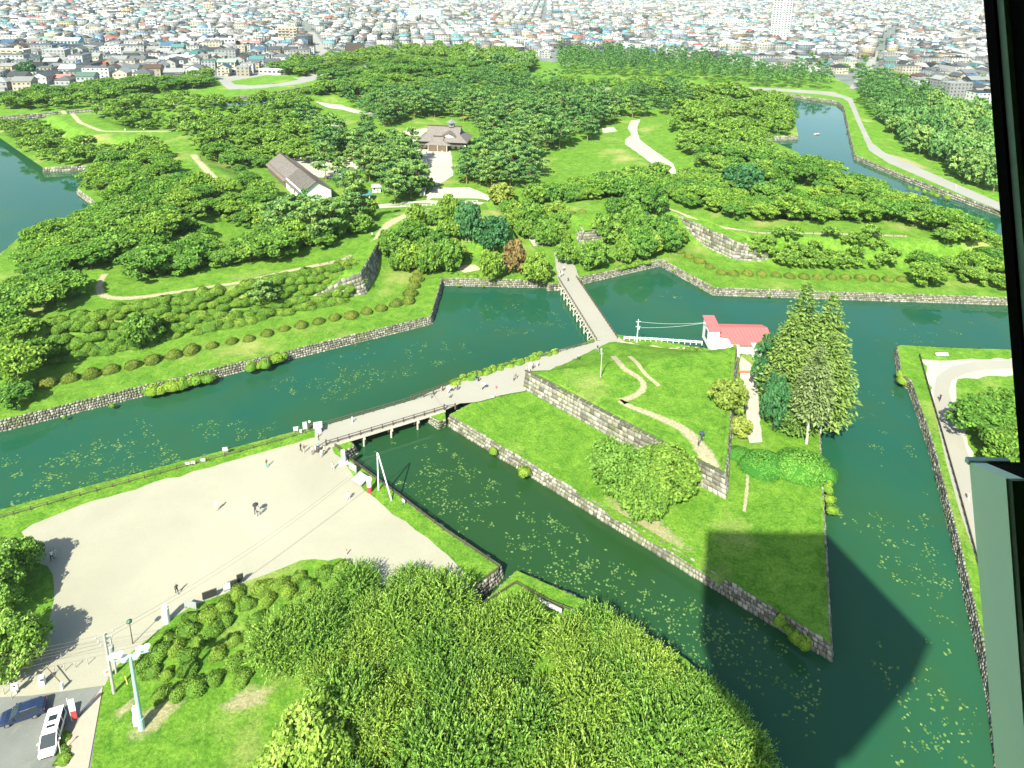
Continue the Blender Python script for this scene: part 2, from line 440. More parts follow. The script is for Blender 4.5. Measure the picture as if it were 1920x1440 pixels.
def cdt_sheet(name, outline, hfun, spacing, extra, mat, kind='structure'):
    """ground inside an outline, triangulated with extra guide points, lifted to hfun"""
    ol = densify(outline, 2.5)
    xs = np.array([(p[0], p[1]) for p in ol]); lo, hi = xs.min(0), xs.max(0)
    gx, gy = np.meshgrid(np.arange(lo[0], hi[0], spacing), np.arange(lo[1], hi[1], spacing))
    g = np.c_[gx.ravel(), gy.ravel()] + rng.uniform(-.3, .3, (gx.size, 2)) * spacing
    if len(extra): g = np.vstack([g, np.array([(p[0], p[1]) for p in extra])])
    ok = inside(g[:, 0], g[:, 1], outline) & (seg_dist(g[:, 0], g[:, 1], outline) > .6)
    g = g[ok]; n = len(ol)
    co = [Vector((p[0], p[1])) for p in ol] + [Vector((float(a), float(b))) for a, b in g]
    v, e, f, *_ = geometry.delaunay_2d_cdt(co, [(i, (i + 1) % n) for i in range(n)], [], 1, 1e-4)
    V = np.array([(p.x, p.y) for p in v]); Z = hfun(V[:, 0], V[:, 1])
    me = np_mesh(name, np.c_[V, Z], [t for t in f if len(t) == 3], mat, smooth=True)
    return obj(name, me, kind=kind)
def ribbon(name, pts, width, mat, lift=.03, step=2.5, kind='structure'):
    """a draped path strip along world 2D points"""
    c = densify([Vector((p[0], p[1])) for p in pts], step, False)
    for _ in range(2):
        c = [c[0]] + [(c[i - 1] + c[i] * 2 + c[i + 1]) / 4 for i in range(1, len(c) - 1)] + [c[-1]]
    r = random.Random(len(pts)); rows = []; cols = 4
    for i, p in enumerate(c):
        d = (c[min(i + 1, len(c) - 1)] - c[max(i - 1, 0)]).normalized(); nrm = Vector((-d.y, d.x))
        w = (width(i / (len(c) - 1)) if callable(width) else width) * r.uniform(.88, 1.12)
        for k in range(cols + 1): rows.append(p + nrm * (w * (k / cols - .5)))
    X = np.array([p.x for p in rows]); Y = np.array([p.y for p in rows])
    V = np.c_[X, Y, hgt(X, Y) + lift]
    F = [(i * (cols + 1) + k, (i + 1) * (cols + 1) + k, (i + 1) * (cols + 1) + k + 1, i * (cols + 1) + k + 1) for i in range(len(c) - 1) for k in range(cols)]
    F = [t[::-1] for t in F]
    me = np_mesh(name, V, F, mat, smooth=True)
    a = me.attributes.new('tint', 'FLOAT', 'POINT'); a.data.foreach_set('value', np.tile(np.array([.10, .50, .85, .50, .10], np.float32), len(c)))
    return obj(name, me, kind=kind)
def worn_patch(name, px, z, mat, drape=None, lift=.002):
    """a patch of worn ground that fades into the grass round it"""
    SHEET[0] += 1; w = [at(x, y, z).to_2d() for x, y in px]; w = rough_edge(w, .35, 1.2, SHEET[0]); c = sum(w, Vector((0, 0))) / len(w)
    ks = (1.7, 1.25, .85, .45, .15); V = []; T = []; F = []; n = len(w)
    for k, t in zip(ks, (0, .22, .46, .66, .75)):
        for p in w: q = c + (p - c) * k; V.append((q.x, q.y, (z if drape is None else drape(q.x, q.y)) + lift + .0004 * SHEET[0])); T.append(t)
    for i in range(len(ks) - 1):
        for j in range(n): a, b = i * n + j, i * n + (j + 1) % n; F.append((a, b, b + n, a + n))
    V.append((c.x, c.y, (z if drape is None else drape(c.x, c.y)) + lift + .0004 * SHEET[0])); T.append(1); o = (len(ks) - 1) * n
    me = bpy.data.meshes.new(name); me.from_pydata(V, [], F + [(o + j, o + (j + 1) % n, len(V) - 1) for j in range(n)])
    a = me.attributes.new('tint', 'FLOAT', 'POINT'); a.data.foreach_set('value', np.array(T, np.float32)); me.materials.append(mat)
    return obj(name, me, kind='structure')
SHEET = [0]
ORD = ['first', 'second', 'third', 'fourth', 'fifth', 'sixth', 'seventh', 'eighth', 'ninth', 'tenth', 'eleventh', 'twelfth', 'thirteenth', 'fourteenth', 'fifteenth', 'sixteenth', 'seventeenth', 'eighteenth', 'nineteenth', 'twentieth', 'twenty-first', 'twenty-second', 'twenty-third', 'twenty-fourth', 'twenty-fifth', 'twenty-sixth', 'twenty-seventh', 'twenty-eighth', 'twenty-ninth', 'thirtieth']

# stone facing: every stone its own block, jointed and uneven
def stones(bot, top, size, seed, joint=.05, depth=(.04, .2)):
    """bot/top: lists of matching 3D points (foot and head of the wall). Returns V, F, tint."""
    r = random.Random(seed); V = []; F = []; T = []; blocks = []
    for (b0, b1), (t0, t1) in zip(zip(bot, bot[1:]), zip(top, top[1:])):
        L = (b1 - b0).length; Hh = ((t0 - b0).length + (t1 - b1).length) / 2
        if L < .05: continue
        rows = max(1, round(Hh / size)); nrm = (b1 - b0).cross(t0 - b0).normalized()
        ys = [0.0]
        for i in range(rows): ys.append(ys[-1] + r.uniform(.75, 1.25))
        ys = [y / ys[-1] for y in ys]
        for i in range(rows):
            n = max(1, round(L / (size * r.uniform(1.05, 1.4)))); xs = [0.0]
            for j in range(n): xs.append(xs[-1] + r.uniform(.6, 1.4))
            xs = [x / xs[-1] for x in xs]
            for j in range(n):
                jx, jy = joint / L, joint / max(Hh, .1)
                u0, u1, v0, v1 = xs[j] + jx, xs[j + 1] - jx, ys[i] + jy, ys[i + 1] - jy
                if i == rows - 1: v1 += r.uniform(-.05, .07)
                if u1 <= u0 or v1 <= v0: continue
                def P(u, v): return (b0.lerp(b1, u)).lerp(t0.lerp(t1, u), v)
                cs = [(u0, v0), (u1, v0), (u1, v1), (u0, v1)]
                w = [(u + r.uniform(-.5, .9) * jx, v + r.uniform(-.5, .9) * jy) for u, v in cs]
                back = [P(u, v) - nrm * .05 for u, v in w]; d = r.uniform(*depth)
                cu, cv = (u0 + u1) / 2, (v0 + v1) / 2
                front = [P(cu + (u - cu) * r.uniform(.72, .9), cv + (v - cv) * r.uniform(.72, .9)) + nrm * d * r.uniform(.7, 1.2) for u, v in w]
                blocks.append((back + front, r.random()))
    return blocks
BF = [(4, 5, 6, 7), (0, 1, 5, 4), (1, 2, 6, 5), (2, 3, 7, 6), (3, 0, 4, 7)]
def stone_wall(label, bot, top, size, seed, singles=0, cat='wall', group=None, back=.7, name='stone_wall'):
    """a retaining wall: earth backing as the thing, its stones as parts"""
    bot = [Vector(p) for p in bot]; top = [Vector(p) for p in top]; mb = MB(); n = len(bot)
    nr = []
    for i in range(n):
        a, b = bot[max(0, i - 1)], bot[min(n - 1, i + 1)]; nr.append((b - a).cross(top[i] - bot[i]).normalized())
    vs = [bot[i] - nr[i] * .06 for i in range(n)] + [top[i] - nr[i] * .06 for i in range(n)]
    hz = [Vector((v.x, v.y, 0)).normalized() for v in nr]
    vs += [top[i] - hz[i] * back - Vector((0, 0, .03)) for i in range(n)]
    fs = [(i, i + 1, n + i + 1, n + i) for i in range(n - 1)] + [(n + i, n + i + 1, 2 * n + i + 1, 2 * n + i) for i in range(n - 1)]
    mb.add(vs, fs); w = mb.build(name, M['stone_dark']); tag(w, label, cat, group)
    w.data.materials.append(M['lawn'])
    for i, p in enumerate(w.data.polygons):
        if i >= n - 1: p.material_index = 1
    bl = stones(bot, top, size, seed)
    cap = []
    if singles:
        for i, (vv, t) in enumerate(bl[:singles]):
            c = sum((Vector(x) for x in vv), Vector()) / 8
            me = np_mesh('stone', [tuple(Vector(x) - c) for x in vv], BF, M['stone'], tint=[t] * 5)
            obj('stone', me, w, loc=c)
        bl = bl[singles:]
    if bl:
        V = [tuple(x) for vv, t in bl for x in vv]; F = [tuple(i + 8 * k for i in f) for k in range(len(bl)) for f in BF]
        me = np_mesh('stones', V, F, M['stone'], tint=np.repeat([t for _, t in bl], 5))
        obj('stone_facing', me, w, kind='stuff')
    return w
# ------------------------------------------------------------------ setting: water, land, fort, ravelin
def V2(q, z=0): return at(q[0], q[1], z).to_2d()
O_TIP, O_RE = 318.0, 203.0
corner = rav(-24, 2.0)
BANK = [pol(0, O_TIP), V2((0, 974)), V2((300, 893)), V2((604, 811)), V2((622, 822)), V2((652, 872)), V2((800, 981)), V2((946, 1080)), V2((931, 1100)),
        V2((850, 1165)), V2((872, 1178)), V2((950, 1102)), V2((967, 1086)), V2((1155, 1170)), V2((1290, 1258)), V2((1395, 1362)), V2((1448, 1460)), V2((1480, 1720)), V2((1900, 1720)),
        V2((1866, 1440)), V2((1850, 1310)), V2((1790, 1040)), V2((1740, 843)), V2((1702, 730)), V2((1684, 718)), V2((1676, 664)), V2((1682, 660)),
        V2((1790, 666)), V2((1905, 669)), pol(1, O_TIP), pol(1.36, 214), pol(1.5, O_RE), V2((1580, 205)), V2((1568, 195)), V2((1485, 182)), pol(2.2, 270), pol(2.5, 196),
        pol(3, 298), pol(3.5, 202), pol(4, 300), pol(4.5, O_RE)]
BIG = [Vector((-5200, -600)), Vector((5200, -600)), Vector((5200, 7000)), Vector((-5200, 7000))]
bank_top = [p for p in offset_poly(BANK, -.45)]
poly_sheet('ground', BIG, LAND - .02, M['city'], holes=[bank_top])
PARK = wpoly([(-260, 225), (0, 176), (120, 166), (330, 150), (398, 146), (430, 158), (560, 128), (625, 115), (735, 92), (900, 94), (1042, 118),
              (1052, 92), (1555, 140), (1600, 165), (1625, 128), (1700, 158), (1870, 222), (2100, 330)]) + \
       [Vector((330, 150)), Vector((200, -60)), Vector((-160, -60)), Vector((-420, 250))]
poly_sheet('lawn', PARK, LAND, M['lawn'], holes=[bank_top])

# water: one sheet under everything
def water_mat():
    m, nt, b, N, L = new_mat('moat water')
    g = N.new('ShaderNodeNewGeometry').outputs['Position']
    big = noise(N, L, g, .018, 4, .55, .6); mid = noise(N, L, g, .10, 5, .6, .6)
    c = ramp(N, L, big, [(.30, (.020, .080, .034)), (.55, (.010, .068, .040)), (.75, (.011, .076, .056))])
    c = mix(N, L, ramp(N, L, mid, [(.45, (0, 0, 0)), (.75, (.5, .5, .5))]), c, (.026, .068, .018))
    # murkier, greener water in the shallow lily channel
    vd = N.new('ShaderNodeVectorMath'); vd.operation = 'DISTANCE'; L.new(g, vd.inputs[0]); vd.inputs[1].default_value = (6, 97, 0)
    mr = N.new('ShaderNodeMapRange'); mr.inputs[1].default_value = 20; mr.inputs[2].default_value = 62; mr.inputs[3].default_value = 1; mr.inputs[4].default_value = 0; L.new(vd.outputs['Value'], mr.inputs[0])
    c = mix(N, L, mr.outputs[0], c, (.015, .052, .015))
    L.new(c, b.inputs['Base Color'])
    b.inputs['Roughness'].default_value = .045; b.inputs['IOR'].default_value = 1.33; b.inputs['Specular IOR Level'].default_value = .5
    mp = N.new('ShaderNodeMapping'); mp.inputs['Scale'].default_value = (1, .55, 1); mp.inputs['Rotation'].default_value = (0, 0, .5)
    L.new(g, mp.inputs['Vector'])
    w = noise(N, L, mp.outputs[0], 1.6, 3, .55, .3); patch = noise(N, L, g, .03, 3, .6, .5)
    mu = N.new('ShaderNodeMath'); mu.operation = 'MULTIPLY'; L.new(w, mu.inputs[0]); L.new(ramp(N, L, patch, [(.35, (.25, .25, .25)), (.7, (1, 1, 1))]), mu.inputs[1])
    bumpn(N, L, mu.outputs[0], .16, .06, b)
    return m
M['water'] = water_mat()
MB().add([(-430, 10, 0), (400, 10, 0), (400, 760, 0), (-430, 760, 0)], [(0, 1, 2, 3)]).build('water', M['water'], kind='structure')
bed = MB().add([(-430, 10, -1.4), (400, 10, -1.4), (400, 760, -1.4), (-430, 760, -1.4)], [(0, 1, 2, 3)]).build('moat_bed', M['stone_dark'], kind='structure')

# fort ground
SH_TOP = offset_poly(SHORE, .55)
guide = []
for d, st in ((19.6, 2.2), (23, 2.2), (26.6, 2.2), (27.4, 2.2), (30, 2.5), (32.6, 2.5), (33.6, 2.5), (38, 3), (42, 3)):
    guide += densify(offset_poly(SHORE, d), st)
for a in np.arange(96, 190, 1.5):
    for p in (-9.2, -8.0, -7.0, -5.6, 2.5, 10.6, 12.0, 13.0, 14.2): guide.append(rav(a, p))
cdt_sheet('fort_ground', SH_TOP, fort_h, 4.0, guide, M['fort_grass'])
# ravelin ground
RV_TOP = offset_poly(RAVELIN, .5)
guide = []
for a in np.arange(27, 67, .8):
    for sgn in (-1, 1):
        for k in (-.35, .35, .7, 3): guide.append(rav(a - 0, sgn * max(0, (a - 28 - k) / 1.497)))
cdt_sheet('ravelin_ground', RV_TOP, rav_h, 1.3, guide, M['lawn'])

# ------------------------------------------------------------------ stone walls
def b3(p, z): return Vector((p.x, p.y, z))
def wall_seg(label, pts, tops, size, seed, z0=-.7, z1=LAND + .06, **k):
    b = [b3(p, z0) for p in pts]; t = [b3(p, z1) for p in tops]
    return stone_wall(label, b, t, size, seed, **k)
ST = [p + (p - q) * .12 for p, q in zip(SHORE, SH_TOP)]     # foot stands a little out
def shore_piece(i, j): return ST[i:j + 1], SH_TOP[i:j + 1]
WL = 'moat retaining walls'
def idx(t, k, sgn=0):
    for i, (a, b, c) in enumerate(SHORE_TAG):
        if a == t and b == k and (sgn == 0 or (c > 0) == (sgn > 0)): return i
def piece(label, ids, size, seed, group=WL):
    wall_seg(label, [ST[i % 30] for i in ids], [SH_TOP[i % 30] for i in ids], size, seed, group=group)
i0 = idx('S', 0, 1)
piece('long low stone wall of the left bastion along the green moat', [i0 - 1, i0], .5, 3)
piece('short shaded stone wall where the left bastion turns in', [i0, i0 + 1], .5, 4)
piece('stone moat wall between the left bastion and the far bridge', [i0 + 1, i0 + 2], .5, 5)
piece('stone moat wall right of the far bridge below the hedge', [i0 + 2, i0 + 3], .5, 6)
piece('slanting stone moat wall below the first domed bushes of the right bastion', [i0 + 3, i0 + 4], .5, 7)
piece('long straight stone wall under the lawn of the right bastion', [i0 + 4, i0 + 5], .5, 8)
piece('stone wall round the hidden side of the right bastion', list(range(i0 + 5, i0 + 8)), 1.0, 9)
piece('stone walls of the moat bay behind the right grove', list(range(i0 + 8, i0 + 11)), 1.0, 10)
piece('stone wall of the far right bastion beside the blue water', list(range(i0 + 11, i0 + 13)), 1.0, 11)
piece('far stone walls behind the northern grove', list(range(i0 + 13, i0 + 20)), 1.6, 12)
piece('pale stone wall of the far left bastion above the grey water', list(range(i0 + 20, i0 + 24)), .9, 13)
piece('stone wall in the notch of the left moat under the trees', list(range(i0 + 24, i0 + 30)), .9, 14)
# ravelin walls at the water
RB = [p + (p - q) * .3 for p, q in zip(RAVELIN, RV_TOP)]
def rpiece(label, i, j, size, seed): wall_seg(label, [RB[i], RB[j]], [RV_TOP[i], RV_TOP[j]], size, seed, z0=-.6, z1=2.42, group=WL)
rpiece('long stone wall of the ravelin on the side with many lily pads', 3, 0, .6, 21)
rpiece('stone wall on the right edge of the ravelin under the conifers', 0, 1, .6, 22)
rpiece('rear stone wall of the ravelin behind the red-roofed house', 1, 2, .7, 23)
rpiece('stone wall below the hedge along the causeway road', 2, 3, .7, 24)
# ravelin upper wall, stones one by one
def upper(a, p, z, out):
    n = (-AX_IN * .83 + AX_P * (.557 if p > 0 else -.557)); q = rav(a, p) + n * out; return Vector((q.x, q.y, z))
def upline(ps, z, out): return [upper(28 + abs(p) * 1.497, p, z if not callable(z) else z(p), out if abs(p) > .01 else out) for p in ps]
cornerb, cornert = rav(28 - 1.1, 0), rav(28.3, 0)
lw_b = upline([-25.4, -18, -10, -3], 2.2, .75) + [b3(cornerb, 2.2)]
lw_t = upline([-25.2, -18, -10, -3], 6.5, .05) + [b3(cornert, 6.5)]
stone_wall('tall lichen-grey stone wall on the left face of the ravelin mound', lw_b, lw_t, .92, 31, singles=290, name='stone_wall', group='walls of the ravelin mound')
rw_b = [b3(cornerb, 2.2)] + upline([3, 10, 18, 25.4], 2.2, .75)
rw_t = [b3(cornert, 6.5)] + upline([3, 10, 18, 25.2], 6.5, .05)
stone_wall('narrow edge-on stone wall on the right face of the ravelin mound', rw_b, rw_t, .95, 32, group='walls of the ravelin mound')
# coping along the mound wall
def coping(name, label, line, w, h):
    mb = MB()
    for a, b in zip(line, line[1:]):
        L = (b - a).length; n = max(1, int(L / 1.5))
        for i in range(n):
            p, q = a.lerp(b, i / n), a.lerp(b, (i + 1) / n - .03); mb.bar(p, q, w, h)
    return tag(mb.build(name, M['stone']), label, 'coping')
coping('wall_coping', 'thin stone coping along the top of the ravelin wall', [p + Vector((0, 0, .08)) for p in lw_t], .7, .16)
# plaza bank, right bank and the others (water lies to their inner side)
BT = bank_top; BF_ = [p + (p - q) * .15 for p, q in zip(BANK, bank_top)]
def bpiece(label, i, j, size, seed):
    ids = list(range(j, i - 1, -1)); wall_seg(label, [BF_[k] for k in ids], [BT[k] for k in ids], size, seed, group=WL)
bpiece('low bank wall along the gravel plaza', 0, 4, .8, 41)
bpiece('bank wall from the near bridge to the culvert mouth', 4, 7, .6, 42)
bpiece('stone walls of the narrow culvert inlet at the plaza corner', 7, 12, .6, 43)
bpiece('bank wall below the leafy foreground trees', 12, 17, .7, 44)
bpiece('long rough stone wall along the right bank of the moat', 18, 25, .5, 45)
bpiece('low wall along the road at the right edge', 25, 29, .8, 46)
bpiece('outer bank wall beside the grey path at upper right', 29, 32, .9, 47)
bpiece('outer bank wall at the far corner of the blue water', 32, 36, 1.1, 48)
bpiece('outer bank wall far left behind the tree belt', 37, 40, 1.2, 49)
# rampart walls at the shoulders of the two front bastions
D1, D2 = offset_poly(SHORE, 19.9), offset_poly(SHORE, 21.6)
def shoulder(label, k, sgn, lface, lflank, seed):
    s = idx('S', k, sgn); t, kk = (s - 1, s + 1) if sgn > 0 else (s + 1, s - 1)
    def pt(D, i, l): d = (D[i] - D[s]).normalized(); return D[s] + d * l
    ordb = [pt(D1, t, lface), pt(D1, t, lface * .5), D1[s], pt(D1, kk, lflank * .5), pt(D1, kk, lflank)]
    ordt = [pt(D2, t, lface), pt(D2, t, lface * .5), D2[s], pt(D2, kk, lflank * .5), pt(D2, kk, lflank)]
    zt = [4.2, 7.0, 8.3, 8.3, 8.3]
    if sgn < 0: ordb, ordt, zt = ordb[::-1], ordt[::-1], zt[::-1]
    stone_wall(label, [b3(p, 2.1) for p in ordb], [b3(p, z) for p, z in zip(ordt, zt)], 1.0, seed, group='rampart walls at the bastion shoulders', back=5.2)
shoulder('tall rampart wall at the left bastion corner, half in black shadow', 0, 1, 13, 30, 51)
shoulder('pale rampart wall at the right bastion corner above the domed bushes', 1, -1, 11, 32, 52)
# walls of the gate passage
for sgn, lab, sd in ((-1, 'stone side wall of the gate passage on the left', 53), (1, 'stone side wall of the gate passage under the grass terrace', 54)):
    pb, ptp = (-7.6, -9.4) if sgn < 0 else (12.4, 14.2)
    A = [146, 154, 164, 174] if sgn < 0 else [168, 158, 148, 139]
    stone_wall(lab, [b3(rav(a, pb), 2.3) for a in A], [b3(rav(a, ptp), 7.4) for a in A], 1.1, sd, group='gate passage walls', back=3.0)
fw = [rav(139, 12.6), rav(138.5, 18), rav(140, 26)]
stone_wall('stone front wall of the grass terrace right of the gate', [b3(p, 2.3) for p in fw], [b3(p + AX_IN * .9, 7.2) for p in fw], 1.1, 55, group='gate passage walls', back=5)
fw = [rav(149, -40), rav(147, -24), rav(146, -8.5)]
stone_wall('low stone step in the lawn left of the gate', [b3(p, 2.3) for p in fw], [b3(p + AX_IN * .6, 5.0) for p in fw], 1.1, 56, group='gate passage walls', back=4)

# ------------------------------------------------------------------ paved and trodden surfaces
def sheet(name, px, mat, amp=.25, step=2.0, z=LAND, lift=None):
    SHEET[0] += 1
    w = [at(x, y, z).to_2d() for x, y in px]
    e = rough_edge(w, amp, step, SHEET[0]) if amp else w
    return poly_sheet(name, e, z + (lift if lift is not None else .004 + .0006 * SHEET[0]), mat)
sheet('gravel_plaza', [(62, 985), (110, 962), (150, 947), (280, 908), (420, 868), (520, 840), (580, 822), (604, 816), (618, 836), (640, 862), (652, 880), (668, 905), (700, 935), (760, 978), (822, 1026), (860, 1062), (868, 1100), (800, 1125),
                       (640, 1046), (560, 1052), (500, 1076), (425, 1110), (360, 1136), (318, 1163), (262, 1212), (205, 1262), (192, 1288), (140, 1296), (0, 1312), (-60, 1300), (0, 1262), (60, 1228), (98, 1160),
                       (104, 1120), (100, 1075), (62, 1040), (40, 1000)], M['gravel'], .3)
sheet('asphalt', [(-80, 1312), (60, 1304), (150, 1292), (192, 1286), (170, 1440), (150, 1520), (-200, 1520)], M['asphalt'], 0)
sheet('sidewalk', [(156, 1336), (193, 1288), (166, 1440), (150, 1520), (70, 1520), (104, 1440), (122, 1400)], M['sidewalk'], 0, lift=.09)
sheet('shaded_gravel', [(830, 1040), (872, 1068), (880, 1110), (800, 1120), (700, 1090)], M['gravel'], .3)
worn_patch('bare_earth', [(245, 1345), (330, 1300), (350, 1310), (300, 1370), (262, 1400), (235, 1380)], LAND, M['worn'])
worn_patch('bare_earth', [(395, 1330), (470, 1285), (520, 1290), (500, 1320), (430, 1345)], LAND, M['worn'])
worn_patch('bare_earth', [(215, 1330), (255, 1300), (262, 1325), (225, 1352)], LAND, M['worn'])
# right bank road with gravel shoulders
sheet('gravel_shoulder', [(1730, 676), (1905, 672), (1930, 700), (1800, 712), (1790, 740), (1812, 800), (1822, 860), (1800, 865), (1770, 800), (1745, 735)], M['whitegravel'], .5)
sheet('road', [(1915, 676), (1830, 677), (1785, 686), (1756, 706), (1750, 735), (1757, 790), (1775, 870), (1800, 960), (1835, 1060), (1900, 1300), (1960, 1290), (1880, 1050), (1838, 920), (1808, 830), (1789, 770), (1779, 732), (1786, 712),
               (1810, 700), (1850, 693), (1920, 690)], M['road'], 0)
# outer path top right
sheet('gravel_path', [(1915, 400), (1875, 380), (1800, 348), (1717, 312), (1660, 287), (1635, 268), (1615, 227), (1598, 184), (1560, 172), (1430, 164), (1300, 161), (1300, 165), (1430, 169), (1540, 177), (1580, 184), (1590, 190),
                      (1607, 229), (1630, 282), (1667, 306), (1760, 346), (1850, 385), (1915, 414)], M['pathgrey'], .2, 4)
worn_patch('bare_earth', [(1640, 280), (1700, 296), (1760, 320), (1740, 322), (1680, 308)], LAND, M['worn'])
sheet('sports_turf', [(432, 152), (500, 141), (545, 143), (560, 149), (520, 157), (470, 160), (440, 158)], M['lawn'], 0, lift=.03)
sheet('gravel_path', [(405, 146), (500, 136), (560, 146), (590, 136), (700, 118), (705, 122), (560, 158), (480, 166), (428, 168)], M['pathgrey'], .5, 6)
sheet('street', [(608, 118), (572, 60), (590, 60), (628, 118)], M['pathgrey'], 0)
sheet('street', [(1592, 166), (1640, 96), (1656, 96), (1612, 168)], M['pathgrey'], 0)
sheet('street', [(395, 148), (250, 128), (190, 124), (190, 130), (250, 140), (330, 150)], M['pathgrey'], 0)
# ravelin road, junction and trails
ROADZ = 2.62
jr = [(770, 752), (850, 716), (930, 691), (1000, 667), (1082, 650), (1116, 640), (1160, 631), (1185, 655), (1168, 668), (1082, 690), (1012, 708), (985, 733), (938, 742), (900, 752), (862, 757), (836, 768)]
poly_sheet('road', rough_edge([at(x, y, ROADZ).to_2d() for x, y in jr], .15, 2, 5), ROADZ, M['road'])
sheet('bare_earth', [(1165, 640), (1240, 652), (1310, 652), (1240, 664), (1185, 668), (1160, 660)], M['dirt'], .5, 1.0, z=2.62, lift=.02)
def trail(px, w, mat=None, lift=.04): return ribbon('trail', [on(x, y).to_2d() for x, y in px], (lambda t: 1.7 * (w(t) if callable(w) else w)), mat or M['worn_path'], lift, 1.2)
trail([(1150, 668), (1166, 690), (1200, 708), (1213, 726), (1196, 740), (1176, 749), (1164, 752)], 1.3)
trail([(1180, 668), (1208, 700), (1236, 724)], .9)
trail([(1160, 752), (1180, 762), (1224, 778), (1280, 802), (1310, 832), (1326, 858), (1336, 882)], lambda t: 1.0 + 1.8 * t)
trail([(1395, 960), (1400, 925), (1402, 888)], .5)
worn_patch('bare_earth', [(1140, 925), (1200, 955), (1260, 990), (1300, 1030), (1290, 1045), (1200, 990), (1130, 945)], 2.36, M['worn'])
sheet('bare_earth', [(1385, 665), (1418, 690), (1424, 760), (1428, 830), (1405, 832), (1396, 760), (1388, 700)], M['whitegravel'], .2, 2, z=2.4, lift=.03)
# fort paths
PATHS = [([(196, 514), (184, 535), (186, 552), (205, 560), (250, 560), (330, 548), (450, 530), (550, 506), (640, 489), (688, 478), (708, 452), (722, 425), (742, 412), (770, 402), (805, 391)], lambda t: 1.9 + 2.2 * max(0, 1 - abs(t - .78) / .18)),
         ([(116, 207), (150, 230), (190, 246), (250, 247), (322, 246)], 2.6), ([(362, 290), (392, 325), (418, 348)], 3.2), ([(1178, 388), (1225, 385), (1260, 393), (1300, 412), (1345, 432), (1420, 437), (1560, 438), (1700, 443)], 1.6),
         ([(700, 118), (640, 128), (560, 146)], 4)]
for p, w in PATHS[:1]: print('PATHD', [(round(on(x, y).z, 1), round(float(seg_dist(np.array([on(x, y).x]), np.array([on(x, y).y]), SHORE)[0]), 1)) for x, y in p])
for p, w in PATHS[:4]: ribbon('trodden_path', [on(x, y).to_2d() for x, y in p], (lambda t: 1.35 * (w(t) if callable(w) else w)), M['worn_path'], .05, 2.0)
fsheets = [('court', [(755, 246), (800, 240), (846, 285), (850, 330), (812, 352), (790, 352), (797, 312), (776, 280)], 'court'), ('court', [(545, 298), (600, 290), (690, 300), (680, 320), (640, 335), (585, 332)], 'court'),
           ('court', [(590, 190), (640, 197), (720, 216), (700, 219), (640, 205)], 'court'), ('court', [(622, 230), (645, 226), (640, 262), (620, 268)], 'court'),
           ('court', [(650, 392), (700, 385), (800, 376), (800, 352), (880, 352), (930, 372), (900, 384), (800, 386), (700, 392)], 'court'),
           ('court', [(985, 440), (1030, 440), (1050, 460), (1000, 462)], 'court'), ('court', [(1040, 470), (1066, 465), (1084, 520), (1046, 524)], 'road'),
           ('white_walk', [(1183, 226), (1201, 224), (1194, 240), (1199, 262), (1232, 286), (1263, 308), (1270, 330), (1258, 333), (1250, 312), (1222, 307), (1196, 287), (1172, 271), (1172, 262), (1184, 254), (1177, 240)], 'whitegravel'),
           ('flower_bed_edge', [(1118, 325), (1140, 321), (1158, 327), (1150, 336), (1125, 335)], 'dirt'), ('court', [(1128, 240), (1150, 238), (1158, 246), (1132, 250)], 'court'),
           ('bare_earth', [(1205, 355), (1235, 350), (1250, 362), (1220, 368)], 'dirt'), ('bare_earth', [(935, 490), (990, 486), (985, 500), (930, 505)], 'dirt'),
           ('bare_earth', [(850, 500), (890, 497), (905, 506), (870, 512)], 'dirt')]
for nm, px, mt in fsheets:
    SHEET[0] += 1
    w = densify([on(x, y).to_2d() for x, y in px], 3)
    poly_sheet(nm, rough_edge(w, .25, 3, SHEET[0]), 0, M[mt], drape=lambda x, y: h1(x, y) + .06 + .0006 * SHEET[0])

